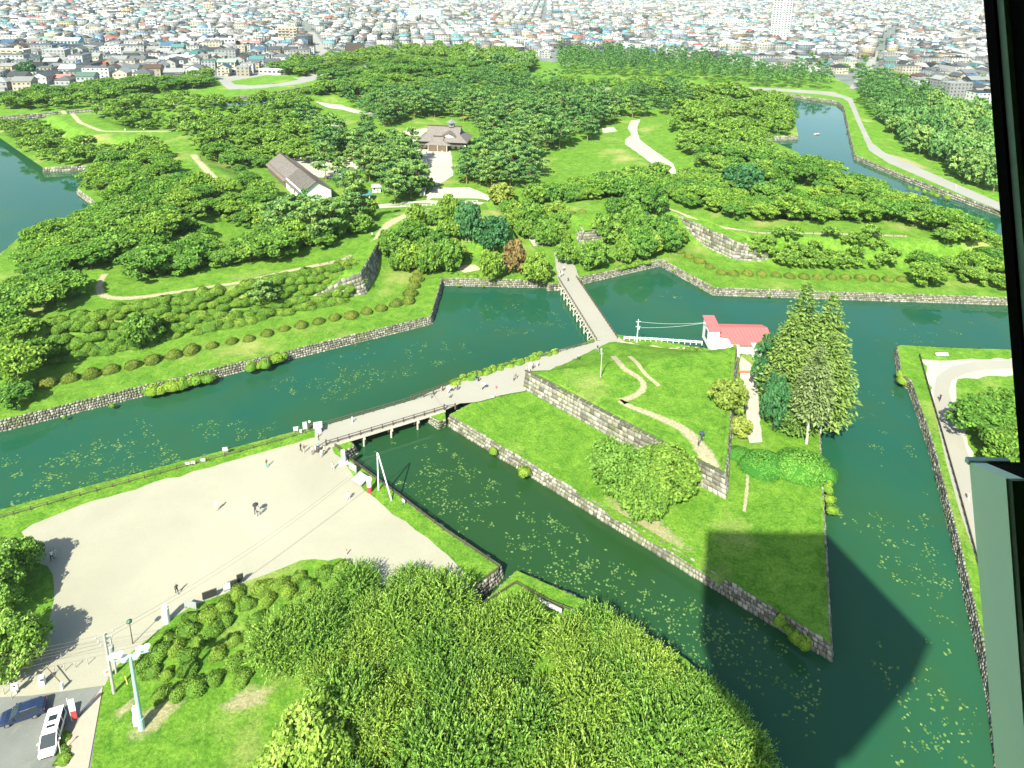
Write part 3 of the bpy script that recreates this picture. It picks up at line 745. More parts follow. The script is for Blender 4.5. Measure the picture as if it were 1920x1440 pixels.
# ------------------------------------------------------------------ lily pads: far too many to count
def lilies():
    V = []; F = []; T = []; r = random.Random(5)
    def pad(x, y, s):
        o = len(V); n = 6; a0 = r.uniform(0, 6.3)
        for k in range(n):
            t = a0 + k * 2 * math.pi / n; q = s * r.uniform(.6, 1.2); V.append((x + q * math.cos(t), y + q * math.sin(t), .018 + r.uniform(0, .012)))
        F.append(tuple(range(o, o + n))); T.append(r.random())
    regions = [([(0, 860), (260, 790), (420, 790), (600, 790), (440, 840), (200, 905), (0, 955)], 260, .5), ([(460, 720), (640, 690), (780, 700), (600, 760), (500, 780)], 110, .35), ([(660, 845), (800, 815), (1080, 1000), (1300, 1130), (1430, 1240), (1300, 1250), (1150, 1150), (960, 1070)], 420, .5),
               ([(1330, 1120), (1560, 1260), (1520, 1400), (1440, 1330), (1350, 1230)], 70, .5), ([(1560, 960), (1740, 960), (1830, 1300), (1850, 1440), (1560, 1440), (1600, 1250), (1720, 1140)], 170, .5), ([(870, 570), (1060, 570), (1080, 610), (900, 640)], 60, .3), ([(1180, 535), (1290, 540), (1280, 560), (1200, 565)], 40, .35),
               ([(1600, 600), (1880, 600), (1880, 640), (1600, 650)], 25, .3), ([(1620, 700), (1690, 740), (1760, 940), (1600, 940)], 60, .3), ([(640, 640), (1000, 640), (800, 690), (560, 740)], 70, .25)]
    for px, n, big in regions:
        w = wpoly(px, 0); xs = [p.x for p in w]; ys = [p.y for p in w]; k = 0
        while k < n:
            x, y = r.uniform(min(xs), max(xs)), r.uniform(min(ys), max(ys))
            if not inside(np.array([x]), np.array([y]), w)[0]: continue
            k += 1
            if noise2(x, y) < .45 and r.random() < .85: continue
            if r.random() < .25: continue
            m = r.choice((1, 1, 2, 2, 3, 4, 6)); sp = .25 + .16 * m
            for _ in range(int(m * 1.6) + 1):
                X, Y = x + r.gauss(0, sp * .6), y + r.gauss(0, sp * .6)
                if inside(np.array([X]), np.array([Y]), RAVELIN)[0]: continue
                pad(X, Y, r.uniform(.09, .24) * (.7 + big * .45))
    me = bpy.data.meshes.new('lily_pads'); me.from_pydata(V, [], F)
    a = me.attributes.new('tint', 'FLOAT', 'FACE'); a.data.foreach_set('value', T)
    me.materials.append(M['lily']); return obj('lily_pads', me, kind='stuff')
from mathutils import noise as _mn
def noise2(x, y): return .5 + .5 * _mn.noise(Vector((x * .09, y * .09, 3.3)))
M['lily'] = leaf_mat('lily pads', (.045, .085, .018), (.085, .135, .03), (.14, .18, .05), .05)
tag(lilies(), 'scattered yellow-green lily pads floating on the moat', kind='stuff')
# ------------------------------------------------------------------ foliage
def unit(v): return v / (np.linalg.norm(v, axis=1, keepdims=True) + 1e-9)
def cards(C, Nrm, L, W, g):
    """diamond leaf sprays at C with normals Nrm, length L and width W"""
    n = len(C); t = unit(np.cross(Nrm, g.normal(size=(n, 3)))); b = np.cross(Nrm, t)
    L = np.broadcast_to(L, n)[:, None]; W = np.broadcast_to(W, n)[:, None]
    k = g.uniform(-.25, .25, (n, 1))
    V = np.stack([C - t * L, C - b * W + t * L * k, C + t * L, C + b * W - t * L * k], 1).reshape(-1, 3)
    return V, np.arange(4 * n).reshape(n, 4)
def pads_crown(pads, per, size, g, up=.75, top_bias=.75, tintz=0.35):
    """foliage as flattened clumps. pads: list of (cx,cy,cz,rx,ry,rz)"""
    Vs, Fs, Ts = [], [], []; o = 0
    for (cx, cy, cz, rx, ry, rz) in pads:
        n = max(6, int(per * rx * ry)) if per < 0 else per
        d = unit(g.normal(size=(n, 3))); d[:, 2] = np.where(g.random(n) < top_bias, np.abs(d[:, 2]), d[:, 2])
        rad = g.uniform(.72, 1.05, (n, 1))
        C = np.array([cx, cy, cz]) + d * rad * np.array([rx, ry, rz])
        nr = unit(d * np.array([1 / rx, 1 / ry, 1 / rz]) * min(rx, rz) * (1 - up) + np.array([0, 0, up]) * np.sign(d[:, 2:3] + .3) + g.normal(size=(n, 3)) * .38)
        V, F = cards(C, nr, size * g.uniform(.7, 1.3, n), size * g.uniform(.45, .8, n), g)
        Vs.append(V); Fs.append(F + o); o += len(V)
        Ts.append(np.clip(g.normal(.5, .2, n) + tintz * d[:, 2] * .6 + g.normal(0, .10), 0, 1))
    return np.vstack(Vs), np.vstack(Fs), np.concatenate(Ts)
def crown_cherry(seed, npad=38, per=84, size=.066, flat=.44):
    g = np.random.default_rng(seed); pads = []
    for i in range(npad):
        r = math.sqrt((i + .6) / npad) * .86; a = i * 2.39996 + g.uniform(-.35, .35)
        z = (.36 + flat * math.sqrt(max(0, 1 - (r / 1.02) ** 2))) + g.uniform(-.09, .09)
        s = g.uniform(.17, .29); e = g.uniform(.8, 1.5)
        pads.append((r * math.cos(a), r * math.sin(a), z, s * e, s / e * 1.15, s * g.uniform(.30, .5)))
    for i in range(npad // 3):
        a = g.uniform(0, 6.28); r = g.uniform(.3, .95); s = g.uniform(.14, .22)
        pads.append((r * math.cos(a), r * math.sin(a), g.uniform(.28, .5), s, s, s * .45))
    return pads_crown(pads, per, size, g)
def crown_pine(seed, npad=20, per=80):
    g = np.random.default_rng(seed); pads = []
    for i in range(npad):
        t = (i + .5) / npad; r = (.25 + .62 * math.sin(math.pi * min(1, t * .75 + .22))) * g.uniform(.35, 1.05); a = i * 2.39996 + g.uniform(-.4, .4)
        z = .55 + 1.0 * t + g.uniform(-.07, .07); s = g.uniform(.22, .36) * (1.05 - .35 * t)
        pads.append((r * math.cos(a), r * math.sin(a), z, s * 1.15, s, s * .30))
    return pads_crown(pads, per, .085, g, up=.85, top_bias=.85)
def crown_round(seed, npad=46, per=60, size=.095, tall=1.0):
    g = np.random.default_rng(seed); pads = []
    for i in range(npad):
        u = (i + .5) / npad; ph = math.acos(1 - 1.75 * u); a = i * 2.39996 + g.uniform(-.3, .3)
        k = g.uniform(.66, .9) * (1 + .12 * math.sin(3 * a + seed)); s = g.uniform(.15, .27)
        pads.append((k * math.sin(ph) * math.cos(a), k * math.sin(ph) * math.sin(a), .62 * tall + .60 * tall * k * math.cos(ph), s * 1.1, s * 1.1, s * .7))
    for i in range(10):
        a = g.uniform(0, 6.28); r = g.uniform(0, .45); pads.append((r * math.cos(a), r * math.sin(a), g.uniform(.4, .9) * tall, .25, .25, .2))
    return pads_crown(pads, per, size, g, up=.5)
def crown_cedar(seed, whorls=26, lean=0, bare=.13, per=34, gap=0.0):
    g = np.random.default_rng(seed); pads = []; Vs, Fs, Ts = [], [], []; o = 0
    for i in range(whorls):
        t = i / (whorls - 1); z = bare + (1 - bare) * t ** .92; L = (1 - t) ** .72 * .235 * (1 if t > .12 else .75) + .008
        nb = 9 if t < .7 else 6
        for k in range(nb):
            if g.random() < gap: continue
            a = k * 2 * math.pi / nb + i * .7 + g.uniform(-.25, .25); l = L * g.uniform(.72, 1.15); n = per if t < .75 else per // 2
            u = g.uniform(.12, 1, n) ** .75; w = (.030 + .026 * (1 - u)) * (.5 + 1.4 * (1 - t))
            side = g.normal(0, 1, n) * w * (.3 + u); dr = -.12 * l * u * (1 - t) + .10 * l * u * u + g.normal(0, .006, n)
            x = l * u * math.cos(a) - side * math.sin(a); y = l * u * math.sin(a) + side * math.cos(a)
            C = np.c_[x, y, z + dr]; nr = unit(np.c_[g.normal(0, .35, n) + .35 * math.cos(a), g.normal(0, .35, n) + .35 * math.sin(a), np.ones(n)])
            T = unit(np.c_[np.full(n, math.cos(a)), np.full(n, math.sin(a)), g.normal(-.15, .25, n)] + g.normal(0, .35, (n, 3))); B = unit(np.cross(nr, T))
            ll = g.uniform(.012, .026, n)[:, None] * (.6 + .6 * (1 - t)); ww = ll * .42
            V = np.stack([C - T * ll, C - B * ww, C + T * ll, C + B * ww], 1).reshape(-1, 3)
            Vs.append(V); Fs.append(np.arange(4 * n).reshape(n, 4) + o); o += 4 * n
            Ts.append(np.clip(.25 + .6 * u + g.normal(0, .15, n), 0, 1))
    return np.vstack(Vs), np.vstack(Fs), np.concatenate(Ts)
def crown_spray(seed, nspray=760, per=7):
    """long arching leafy shoots that stand out of a rounded crown"""
    g = np.random.default_rng(seed); Vs, Fs, Ts = [], [], []; o = 0
    cl = unit(g.normal(size=(26, 3))); cl[:, 2] = np.abs(cl[:, 2]) * .9 + .1; cl = unit(cl)
    for i in range(nspray):
        d = unit(g.normal(size=(1, 3)))[0]; d[2] = abs(d[2]) * 1.1 - .18; d /= np.linalg.norm(d)
        lob = .80 + .16 * max(0, (cl @ d).max() - .80) / .2
        base = np.array([0, 0, .38]) + d * np.array([1, 1, .62]) * lob * g.uniform(.62, .96)
        dirn = d * .75 + g.normal(0, .55, 3) + np.array([0, 0, .30]); dirn /= np.linalg.norm(dirn)
        L = g.uniform(.14, .30); u = np.linspace(0, 1, per) + g.uniform(-.04, .04, per)
        pts = base + dirn * (L * u)[:, None] + np.array([0, 0, -.22 * L]) * (u ** 2)[:, None]
        tdir = unit(np.tile(dirn, (per, 1)) + g.normal(0, .38, (per, 3))); nr = unit(np.tile(d, (per, 1)) * .5 + g.normal(0, .5, (per, 3)) + np.array([0, 0, .6]))
        b = unit(np.cross(nr, tdir)); ll = (.034 * (1.15 - .5 * u) * g.uniform(.7, 1.3, per))[:, None]; ww = ll * .5
        V = np.stack([pts - tdir * ll, pts - b * ww, pts + tdir * ll, pts + b * ww], 1).reshape(-1, 3)
        Vs.append(V); Fs.append(np.arange(4 * per).reshape(per, 4) + o); o += 4 * per
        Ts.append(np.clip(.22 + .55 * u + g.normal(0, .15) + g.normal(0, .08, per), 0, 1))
    # inner leaf mass
    n = 1500; d = unit(g.normal(size=(n, 3))); d[:, 2] = np.abs(d[:, 2]) - .15
    C = np.array([0, 0, .38]) + d * np.array([1, 1, .62]) * g.uniform(.45, .80, (n, 1))
    V, F = cards(C, unit(d + g.normal(0, .6, (n, 3)) + np.array([0, 0, .4])), .055, .032, g)
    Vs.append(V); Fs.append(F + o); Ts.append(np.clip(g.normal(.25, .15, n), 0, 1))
    return np.vstack(Vs), np.vstack(Fs), np.concatenate(Ts)
def crown_dome(seed, n=1300, size=.085, flat=.72, lumps=.10):
    """a clipped dome: a solid lumpy body closely set with leaves"""
    g = np.random.default_rng(seed); d = unit(g.normal(size=(n, 3))); d[:, 2] = np.abs(d[:, 2])
    ph = g.uniform(0, 6.28, 3); k = 1 + lumps * (np.sin(d[:, 0] * 4 + ph[0]) + np.sin(d[:, 1] * 5 + ph[1]) + np.sin(d[:, 2] * 4 + ph[2])) / 2
    C = d * k[:, None] * np.array([1, 1, flat])
    V, F = cards(C * g.uniform(.93, 1.04, (n, 1)), unit(d + g.normal(0, .4, (n, 3))), size * g.uniform(.6, 1.3, n), size * .6, g)
    mb = MB(); mb.ball((0, 0, 0), (.93, .93, .93 * flat), 16, 10)
    V2_ = np.array(mb.v); V2_[:, 2] = np.maximum(V2_[:, 2], -.15)
    F2 = [f if len(f) == 4 else (f[0], f[1], f[2], f[2]) for f in mb.f]
    Q = [f for f in F2 if f[2] != f[3]]
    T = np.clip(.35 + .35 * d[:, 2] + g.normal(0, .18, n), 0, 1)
    return np.vstack([V, V2_]), np.vstack([F, np.array(Q) + len(V)]), np.r_[T, np.full(len(Q), .2)]
def trunk_mesh(name, h, r, mat, limbs=4, seed=0, fork=.45, reach=.5):
    rr = random.Random(seed); mb = MB()
    lean = rr.uniform(-.06, .06), rr.uniform(-.06, .06)
    pts = [(lean[0] * t * h, lean[1] * t * h, h * t - .15) for t in (0, .12, .4, .7, 1)]
    mb.tube(pts, [r * 1.35, r, r * .85, r * .6, r * .3], 6)
    for i in range(limbs):
        a = i * 2 * math.pi / limbs + rr.uniform(-.4, .4); z = h * rr.uniform(fork, .8); l = reach * rr.uniform(.7, 1.1)
        mb.tube([(lean[0] * z, lean[1] * z, z), (math.cos(a) * l * .5, math.sin(a) * l * .5, z + h * .12), (math.cos(a) * l, math.sin(a) * l, z + h * .2)], [r * .5, r * .35, r * .15], 5)
    return mb.mesh(name, mat)
VAR = {}
def variants(key, gen, n, mat, name='crown'):
    VAR[key] = []
    for i in range(n):
        v, f, t = gen(100 + i * 7); VAR[key].append(np_mesh(name, v, f, mat, tint=t))
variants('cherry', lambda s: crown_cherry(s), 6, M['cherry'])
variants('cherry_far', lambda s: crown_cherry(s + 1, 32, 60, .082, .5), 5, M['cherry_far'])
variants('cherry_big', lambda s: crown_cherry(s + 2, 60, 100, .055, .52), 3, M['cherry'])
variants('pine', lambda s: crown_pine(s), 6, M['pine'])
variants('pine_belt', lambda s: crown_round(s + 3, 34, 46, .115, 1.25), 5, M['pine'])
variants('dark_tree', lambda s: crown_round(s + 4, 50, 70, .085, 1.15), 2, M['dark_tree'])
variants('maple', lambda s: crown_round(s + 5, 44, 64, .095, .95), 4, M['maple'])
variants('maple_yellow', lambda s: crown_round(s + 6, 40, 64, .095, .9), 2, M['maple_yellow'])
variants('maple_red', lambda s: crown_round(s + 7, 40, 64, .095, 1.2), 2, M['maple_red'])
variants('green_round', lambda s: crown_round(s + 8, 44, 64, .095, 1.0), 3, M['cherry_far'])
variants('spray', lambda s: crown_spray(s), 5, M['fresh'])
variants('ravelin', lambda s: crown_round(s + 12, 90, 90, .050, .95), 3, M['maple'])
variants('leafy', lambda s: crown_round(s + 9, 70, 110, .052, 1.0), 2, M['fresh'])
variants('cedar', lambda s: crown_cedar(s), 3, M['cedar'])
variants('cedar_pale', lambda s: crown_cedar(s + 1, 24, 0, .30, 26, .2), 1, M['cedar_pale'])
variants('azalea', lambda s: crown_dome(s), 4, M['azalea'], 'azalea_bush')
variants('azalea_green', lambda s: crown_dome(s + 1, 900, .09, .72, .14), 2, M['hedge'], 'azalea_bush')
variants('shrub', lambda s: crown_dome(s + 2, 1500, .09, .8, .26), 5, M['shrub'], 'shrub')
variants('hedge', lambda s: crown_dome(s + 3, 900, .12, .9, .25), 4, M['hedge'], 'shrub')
TRUNK = {'cherry': [trunk_mesh('trunk', .62, .05, M['bark'], 5, i, .35, .55) for i in range(3)],
         'pine': [trunk_mesh('trunk', 1.45, .038, M['pinebark'], 6, i, .35, .4) for i in range(3)],
         'round': [trunk_mesh('trunk', .75, .05, M['bark'], 4, i, .45, .45) for i in range(2)],
         'pale': [trunk_mesh('trunk', .8, .045, M['palebark'], 4, 9, .45, .45)],
         'cedar': [trunk_mesh('trunk', .93, .0125, M['palebark'], 0, 3)]}
def tree(name, label, loc, rad, hgt_, key, tk, group=None, cat='tree', rz=None, tz=None):
    """rad scales the crown sideways, hgt_ upwards (crown meshes are about 1 wide, 1 high)"""
    t = thing(name, label, cat, loc, R.uniform(0, 6.28) if rz is None else rz, group)
    c = obj('crown', R.choice(VAR[key]), t); c.scale = (rad, rad * R.uniform(.9, 1.1), hgt_)
    k = obj('trunk', R.choice(TRUNK[tk]), t); k.scale = (rad, rad, hgt_ if tz is None else tz)
    return t
def scatter(px, spacing, z, seed, avoid=()):
    w = wpoly(px, z); xs = [p.x for p in w]; ys = [p.y for p in w]; r = random.Random(seed)
    area = abs(sum(w[i - 1].x * w[i].y - w[i].x * w[i - 1].y for i in range(len(w)))) / 2
    pts = []; n = int(area / spacing ** 2 * 9) + 60
    C = [(r.uniform(min(xs), max(xs)), r.uniform(min(ys), max(ys))) for _ in range(int(n * max(1, (max(xs) - min(xs)) * (max(ys) - min(ys)) / max(area, 1))))]
    A = np.array(C); ok = inside(A[:, 0], A[:, 1], w); grid = {}
    for (x, y), o in zip(C, ok):
        if not o: continue
        gx, gy = int(x // spacing), int(y // spacing); bad = False
        for i in (-1, 0, 1):
            for j in (-1, 0, 1):
                for (a, b) in grid.get((gx + i, gy + j), ()):
                    if (a - x) ** 2 + (b - y) ** 2 < spacing ** 2: bad = True
        if bad: continue
        grid.setdefault((gx, gy), []).append((x, y)); pts.append((x, y))
    return pts
def row_labels(objs, short, group):
    """tell many look-alikes apart by row from the front and place from the left"""
    q = sorted([(pr(*o.location)[1], pr(*o.location)[0], o) for o in objs], key=lambda t: -t[0]); n = len(q)
    per = max(1, min(28, math.ceil(math.sqrt(n * 2.2)))); rows = [q[i:i + per] for i in range(0, n, per)]
    for j, rw in enumerate(rows):
        for i, (_, _, o) in enumerate(sorted(rw, key=lambda t: t[1])):
            o['label'] = f'{short}, {ORD[i]} from left in {ORD[j]} row from front' if len(rows) > 1 else f'{short}, {ORD[i]} from the left'
            o['group'] = group
CLEAR = [([on(x, y).to_2d() for x, y in PATHS[0][0]], 7.0, False), ([on(x, y).to_2d() for x, y in PATHS[1][0]], 9.0, False), ([on(x, y).to_2d() for x, y in PATHS[2][0]], 9.0, False), ([on(x, y).to_2d() for x, y in PATHS[3][0]], 3.0, False)]
_s0, _s1 = at(590, 383, 3.0), at(498, 300, 3.0); _an = math.atan2(_s1.y - _s0.y, _s1.x - _s0.x); _o = at(566, 382, 3.0)
def _st(x, y): return Vector((_o.x + x * math.cos(_an) - y * math.sin(_an), _o.y + x * math.sin(_an) + y * math.cos(_an)))
CLEARP = [[_st(-14, -16), _st(54, -16), _st(54, 9), _st(-14, 13)], [at(x, y, 3).to_2d() for x, y in ((768, 300), (905, 300), (890, 230), (775, 230))],
          [on(x, y).to_2d() for x, y in ((772, 280), (848, 283), (862, 335), (800, 365), (782, 352))], [on(x, y).to_2d() for x, y in ((648, 350), (722, 350), (722, 392), (648, 392))]]
POOL = []       # (image size, builder args)
def grove(px, spacing, rad, hh, key, tk, name, label, group, z=6.0, seed=1, allow_water=False, cat='tree'):
    for x, y in scatter(px, spacing, z, seed):
        X, Y = np.array([x]), np.array([y])
        isl = inside(X, Y, SHORE)[0] or inside(X, Y, RAVELIN)[0]
        if inside(X, Y, BANK)[0] and not isl: continue
        if not isl and seg_dist(X, Y, BANK)[0] < 1.2: continue
        if isl and inside(X, Y, SHORE)[0] and seg_dist(X, Y, SHORE)[0] < 3.0: continue
        if isl and (any(inside(X, Y, c)[0] for c in CLEARP) or any(seg_dist(X, Y, l, cl)[0] < d for l, d, cl in CLEAR)): continue
        k = R.uniform(.68, 1.28)
        POOL.append((pr(x, y, 4)[2] / rad, (name, label, (x, y, h1(x, y) - .1), rad * k, hh * k * R.uniform(.85, 1.2), ('cherry_far' if key == 'cherry' and R.random() < .35 else key), tk, group, cat)))
CH = 'cherry_tree'
def cherries(px, label, group, sp=5.9, rad=5.2, hh=6.4, seed=1, key='cherry', name=CH): grove(px, sp, rad, hh, key, 'cherry', name, label, group, 6.5, seed)
cherries([(20, 510), (40, 465), (95, 412), (205, 385), (232, 425), (215, 450), (190, 505), (150, 560), (95, 620), (75, 690), (0, 740), (0, 600)], 'cherry tree on left bank', 'cherry trees on the left bank', seed=11)
cherries([(215, 440), (300, 400), (360, 388), (390, 440), (375, 470), (430, 485), (560, 470), (640, 466), (560, 488), (440, 515), (330, 532), (215, 540), (195, 500)], 'cherry tree inside left bastion', 'cherry trees inside the left bastion', seed=12)
cherries([(190, 282), (290, 274), (300, 302), (328, 345), (310, 366), (240, 395), (165, 340)], 'cherry tree above left moat', 'cherry trees above the left moat', seed=13)
cherries([(432, 362), (432, 340), (400, 312), (376, 282), (352, 262), (480, 252), (497, 300), (560, 372), (560, 402), (490, 412), (330, 392), (240, 398), (200, 385), (330, 356), (380, 366)], 'cherry tree left of storehouse', 'cherry trees left of the storehouse', seed=14)
cherries([(0, 224), (75, 224), (125, 258), (195, 282), (280, 285), (200, 298), (60, 290), (0, 260)], 'cherry tree on far-left bastion', 'cherry trees on the far left bastion', 6.0, 4.4, 5.2, seed=15, key='cherry_far')
cherries([(185, 218), (260, 190), (420, 203), (560, 195), (592, 215), (560, 258), (420, 262), (330, 238), (215, 236)], 'cherry tree inside far-left path', 'cherry trees inside the far left bastion', 7.4, seed=16, key='cherry_far')
cherries([(20, 195), (230, 176), (400, 172), (530, 172), (540, 188), (300, 195), (120, 206)], 'cherry tree on northwest rampart', 'cherry trees on the northwest rampart', 8.0, seed=17, key='cherry_far')
grove([(0, 178), (120, 166), (250, 150), (390, 136), (402, 150), (260, 166), (60, 188), (0, 192)], 6.6, 5.6, 7.6, 'cherry_far', 'cherry', 'broadleaf_tree', 'tree in left street belt', 'trees in the left street belt', 7, 18)
grove([(540, 176), (600, 140), (760, 106), (1000, 106), (985, 142), (820, 168), (750, 180), (690, 188), (585, 184)], 9.5, 6.4, 8.0, 'cherry_far', 'cherry', 'broadleaf_tree', 'tree in northern grove', 'trees of the northern grove', 7, 19)
grove([(505, 126), (560, 111), (720, 90), (740, 102), (560, 134)], 8.5, 5.8, 7.5, 'cherry_far', 'cherry', 'broadleaf_tree', 'tree behind white sheds', 'trees behind the white sheds', 7, 20)
grove([(735, 88), (960, 92), (1015, 112), (985, 126), (800, 106)], 10, 6, 9.0, 'pine_belt', 'pine', 'broadleaf_tree', 'tree at northern park edge', 'trees at the northern edge', 8, 21)
# right side
cherries([(1100, 380), (1180, 350), (1320, 330), (1400, 330), (1500, 318), (1600, 335), (1700, 375), (1890, 455), (1888, 490), (1780, 470), (1700, 432), (1560, 428), (1420, 428), (1350, 425), (1260, 385), (1180, 380)], 'cherry tree in right bastion', 'cherry trees of the right bastion', 6.1, 5.4, 6.4, seed=22)
cherries([(1330, 330), (1290, 285), (1260, 235), (1310, 190), (1400, 168), (1478, 178), (1488, 230), (1440, 258), (1420, 262), (1470, 285), (1500, 312), (1420, 325)], 'cherry tree beside blue water', 'cherry trees beside the blue water', 6.6, 5.4, 6.4, seed=23, key='cherry_far')
cherries([(985, 168), (1020, 150), (1120, 150), (1240, 152), (1340, 160), (1490, 176), (1484, 190), (1330, 186), (1280, 200), (1130, 178)], 'cherry tree on northern rampart', 'cherry trees on the northern rampart', 8.0, 5.4, 7.4, seed=41, key='cherry_far')
cherries([(380, 186), (440, 168), (560, 164), (680, 172), (700, 186), (590, 184), (520, 188)], 'cherry tree by northwest wall', 'cherry trees by the northwest wall', 7.0, 5.2, 7.6, seed=42, key='cherry_far')
cherries([(1045, 345), (1180, 322), (1290, 325), (1300, 372), (1190, 376), (1110, 382), (1065, 376)], 'cherry tree below the lawn', 'cherry trees below the big lawn', 6.2, 4.8, 6.0, seed=43)
grove([(945, 372), (1030, 385), (1070, 410), (1050, 445), (985, 425), (950, 410)], 6.0, 4.0, 6.4, 'maple', 'round', 'maple_tree', 'maple in gate passage', 'maples of the gate passage', 7, 44)
grove([(1150, 410), (1230, 405), (1275, 430), (1250, 460), (1170, 470)], 5.6, 3.9, 6.2, 'green_round', 'round', 'maple_tree', 'maple right of gate', 'maples right of the gate', 6.5, 45)
grove([(718, 440), (860, 425), (870, 470), (820, 490), (735, 480)], 5.2, 3.8, 6.6, 'maple', 'round', 'maple_tree', 'maple left of gate', 'maples left of the gate', 6.5, 46)
cherries([(1705, 480), (1790, 478), (1888, 490), (1888, 548), (1790, 542), (1735, 510)], 'cherry tree at right edge', 'cherry trees at the right edge', 6.4, 4.8, 6.0, seed=24)
cherries([(1405, 458), (1500, 452), (1675, 456), (1685, 484), (1500, 482), (1440, 474)], 'low cherry above domed bushes', 'trees on the right rampart slope', 3.2, 2.8, 3.6, seed=25)
grove([(1048, 96), (1150, 96), (1300, 106), (1440, 124), (1552, 136), (1556, 150), (1440, 146), (1300, 134), (1150, 126), (1050, 122)], 8.5, 5.6, 10.5, 'pine_belt', 'pine', 'pine_tree', 'tall pine in far belt', 'pines of the far belt', 11, 26)
grove([(1612, 142), (1690, 162), (1860, 222), (1872, 300), (1872, 335), (1800, 300), (1720, 258), (1660, 215), (1620, 178)], 7.2, 5.4, 9.5, 'pine_belt', 'pine', 'pine_tree', 'pine in right wood', 'pines of the right wood', 10, 27)
PI = [([(690, 186), (760, 176), (900, 152), (1060, 168), (1115, 195), (1118, 246), (1010, 272), (1005, 300), (960, 310), (900, 300), (885, 235), (860, 205), (760, 210), (720, 225)], 'pine behind magistrate hall', 'pines behind the hall', 28, 8.0),
      ([(850, 285), (905, 300), (1000, 300), (1010, 330), (900, 335), (858, 320)], 'pine right of court', 'pines right of the court', 29, 6.5),
      ([(700, 268), (768, 280), (785, 345), (740, 362), (700, 350), (690, 310)], 'pine left of court', 'pines left of the court', 30, 5.8),
      ([(560, 215), (620, 240), (690, 245), (700, 280), (640, 290), (600, 270), (575, 245)], 'pine behind storehouse', 'pines behind the storehouse', 31, 8.5),
      ([(610, 318), (690, 320), (700, 350), (655, 362), (620, 340)], 'pine near guard hut', 'pines near the guard hut', 32, 7),
      ([(500, 408), (560, 408), (640, 405), (680, 415), (640, 455), (560, 470), (510, 440)], 'pine below storehouse', 'pines below the storehouse', 33, 7),
      ([(1125, 178), (1200, 168), (1270, 160), (1290, 195), (1190, 210), (1125, 222)], 'pine at walk end', 'pines at the end of the walk', 34, 9.0)]
for px, lab, grp, sd, sp in PI: grove(px, sp * .9, 5.4, 7.6, 'pine', 'pine', 'pine_tree', lab, grp, 8, sd)
grove([(545, 240), (640, 262), (660, 290), (600, 288), (550, 292), (505, 280), (500, 255)], 6.4, 5.0, 6.6, 'cherry_far', 'cherry', 'cherry_tree', 'cherry tree behind storehouse', 'cherry trees behind the storehouse', 7, 47)
grove([(640, 180), (700, 190), (760, 200), (735, 222), (690, 212)], 6.8, 5.0, 7.0, 'pine', 'pine', 'pine_tree', 'pine west of hall', 'pines west of the hall', 8, 48)
grove([(500, 416), (600, 402), (680, 410), (690, 440), (620, 462), (560, 470), (500, 450)], 5.6, 4.6, 6.0, 'maple', 'round', 'oak_tree', 'oak below storehouse', 'oaks below the storehouse', 7, 49)
# foreground mass
grove([(660, 1060), (745, 1045), (830, 1078), (850, 1120), (900, 1150), (1040, 1120), (1140, 1155), (1235, 1225), (1320, 1305), (1395, 1385), (1440, 1470), (1400, 1560), (480, 1560), (450, 1450), (520, 1400), (600, 1300), (620, 1240), (520, 1235), (500, 1180), (560, 1120)],
      3.9, 4.4, 4.9, 'spray', 'round', 'leafy_tree', 'shooting thicket tree', 'trees of the foreground thicket', 7.5, 35)
for x_, y_ in ((1128, 1192), (1180, 1222), (1232, 1272), (1284, 1318), (1330, 1320), (1370, 1372), (1395, 1425)):
    p_ = at(x_, y_, LAND); k_ = R.uniform(.85, 1.15); POOL.append((20, ('leafy_tree', 'bankside thicket tree', (p_.x - 1.2, p_.y - 1.0, LAND - .1), 4.2 * k_, 4.6 * k_, 'spray', 'round', 'trees of the thicket at the bank', 'tree')))
POOL.sort(key=lambda t: t[0])
counts = {}; rest = {}; by_lab = {}
for s, a in POOL:
    k = a[0]; counts[k] = counts.get(k, 0) + 1
    if counts[k] <= 300: by_lab.setdefault((a[1], a[7]), []).append(tree(*a))
    else: rest.setdefault(k, []).append(a)
for (lab, grp), ob in by_lab.items(): row_labels(ob, lab, grp)
print('TREES', {k: v for k, v in counts.items()})
for k, lst in rest.items():                      # what is past the limit stays one mass
    Vs, Fs, Ts, o = [], [], [], 0
    for a in lst:
        g = crown_cherry(5, 14, 40, .12, .6) if k != 'pine_tree' else crown_pine(5, 12, 45)
        ang = R.uniform(0, 6.28); c, s = math.cos(ang), math.sin(ang); V = g[0] * np.array([a[3], a[3], a[4]])
        V = np.c_[V[:, 0] * c - V[:, 1] * s, V[:, 0] * s + V[:, 1] * c, V[:, 2]] + np.array(a[2])
        Vs.append(V); Fs.append(g[1] + o); Ts.append(g[2]); o += len(V)
    me = np_mesh('far_trees', np.vstack(Vs), np.vstack(Fs), M['pine'] if k == 'pine_tree' else M['cherry_far'], tint=np.concatenate(Ts))
    tag(obj('distant_' + k.split('_')[0] + '_grove', me, kind='stuff'), 'the farthest trees of the park running together', kind='stuff')

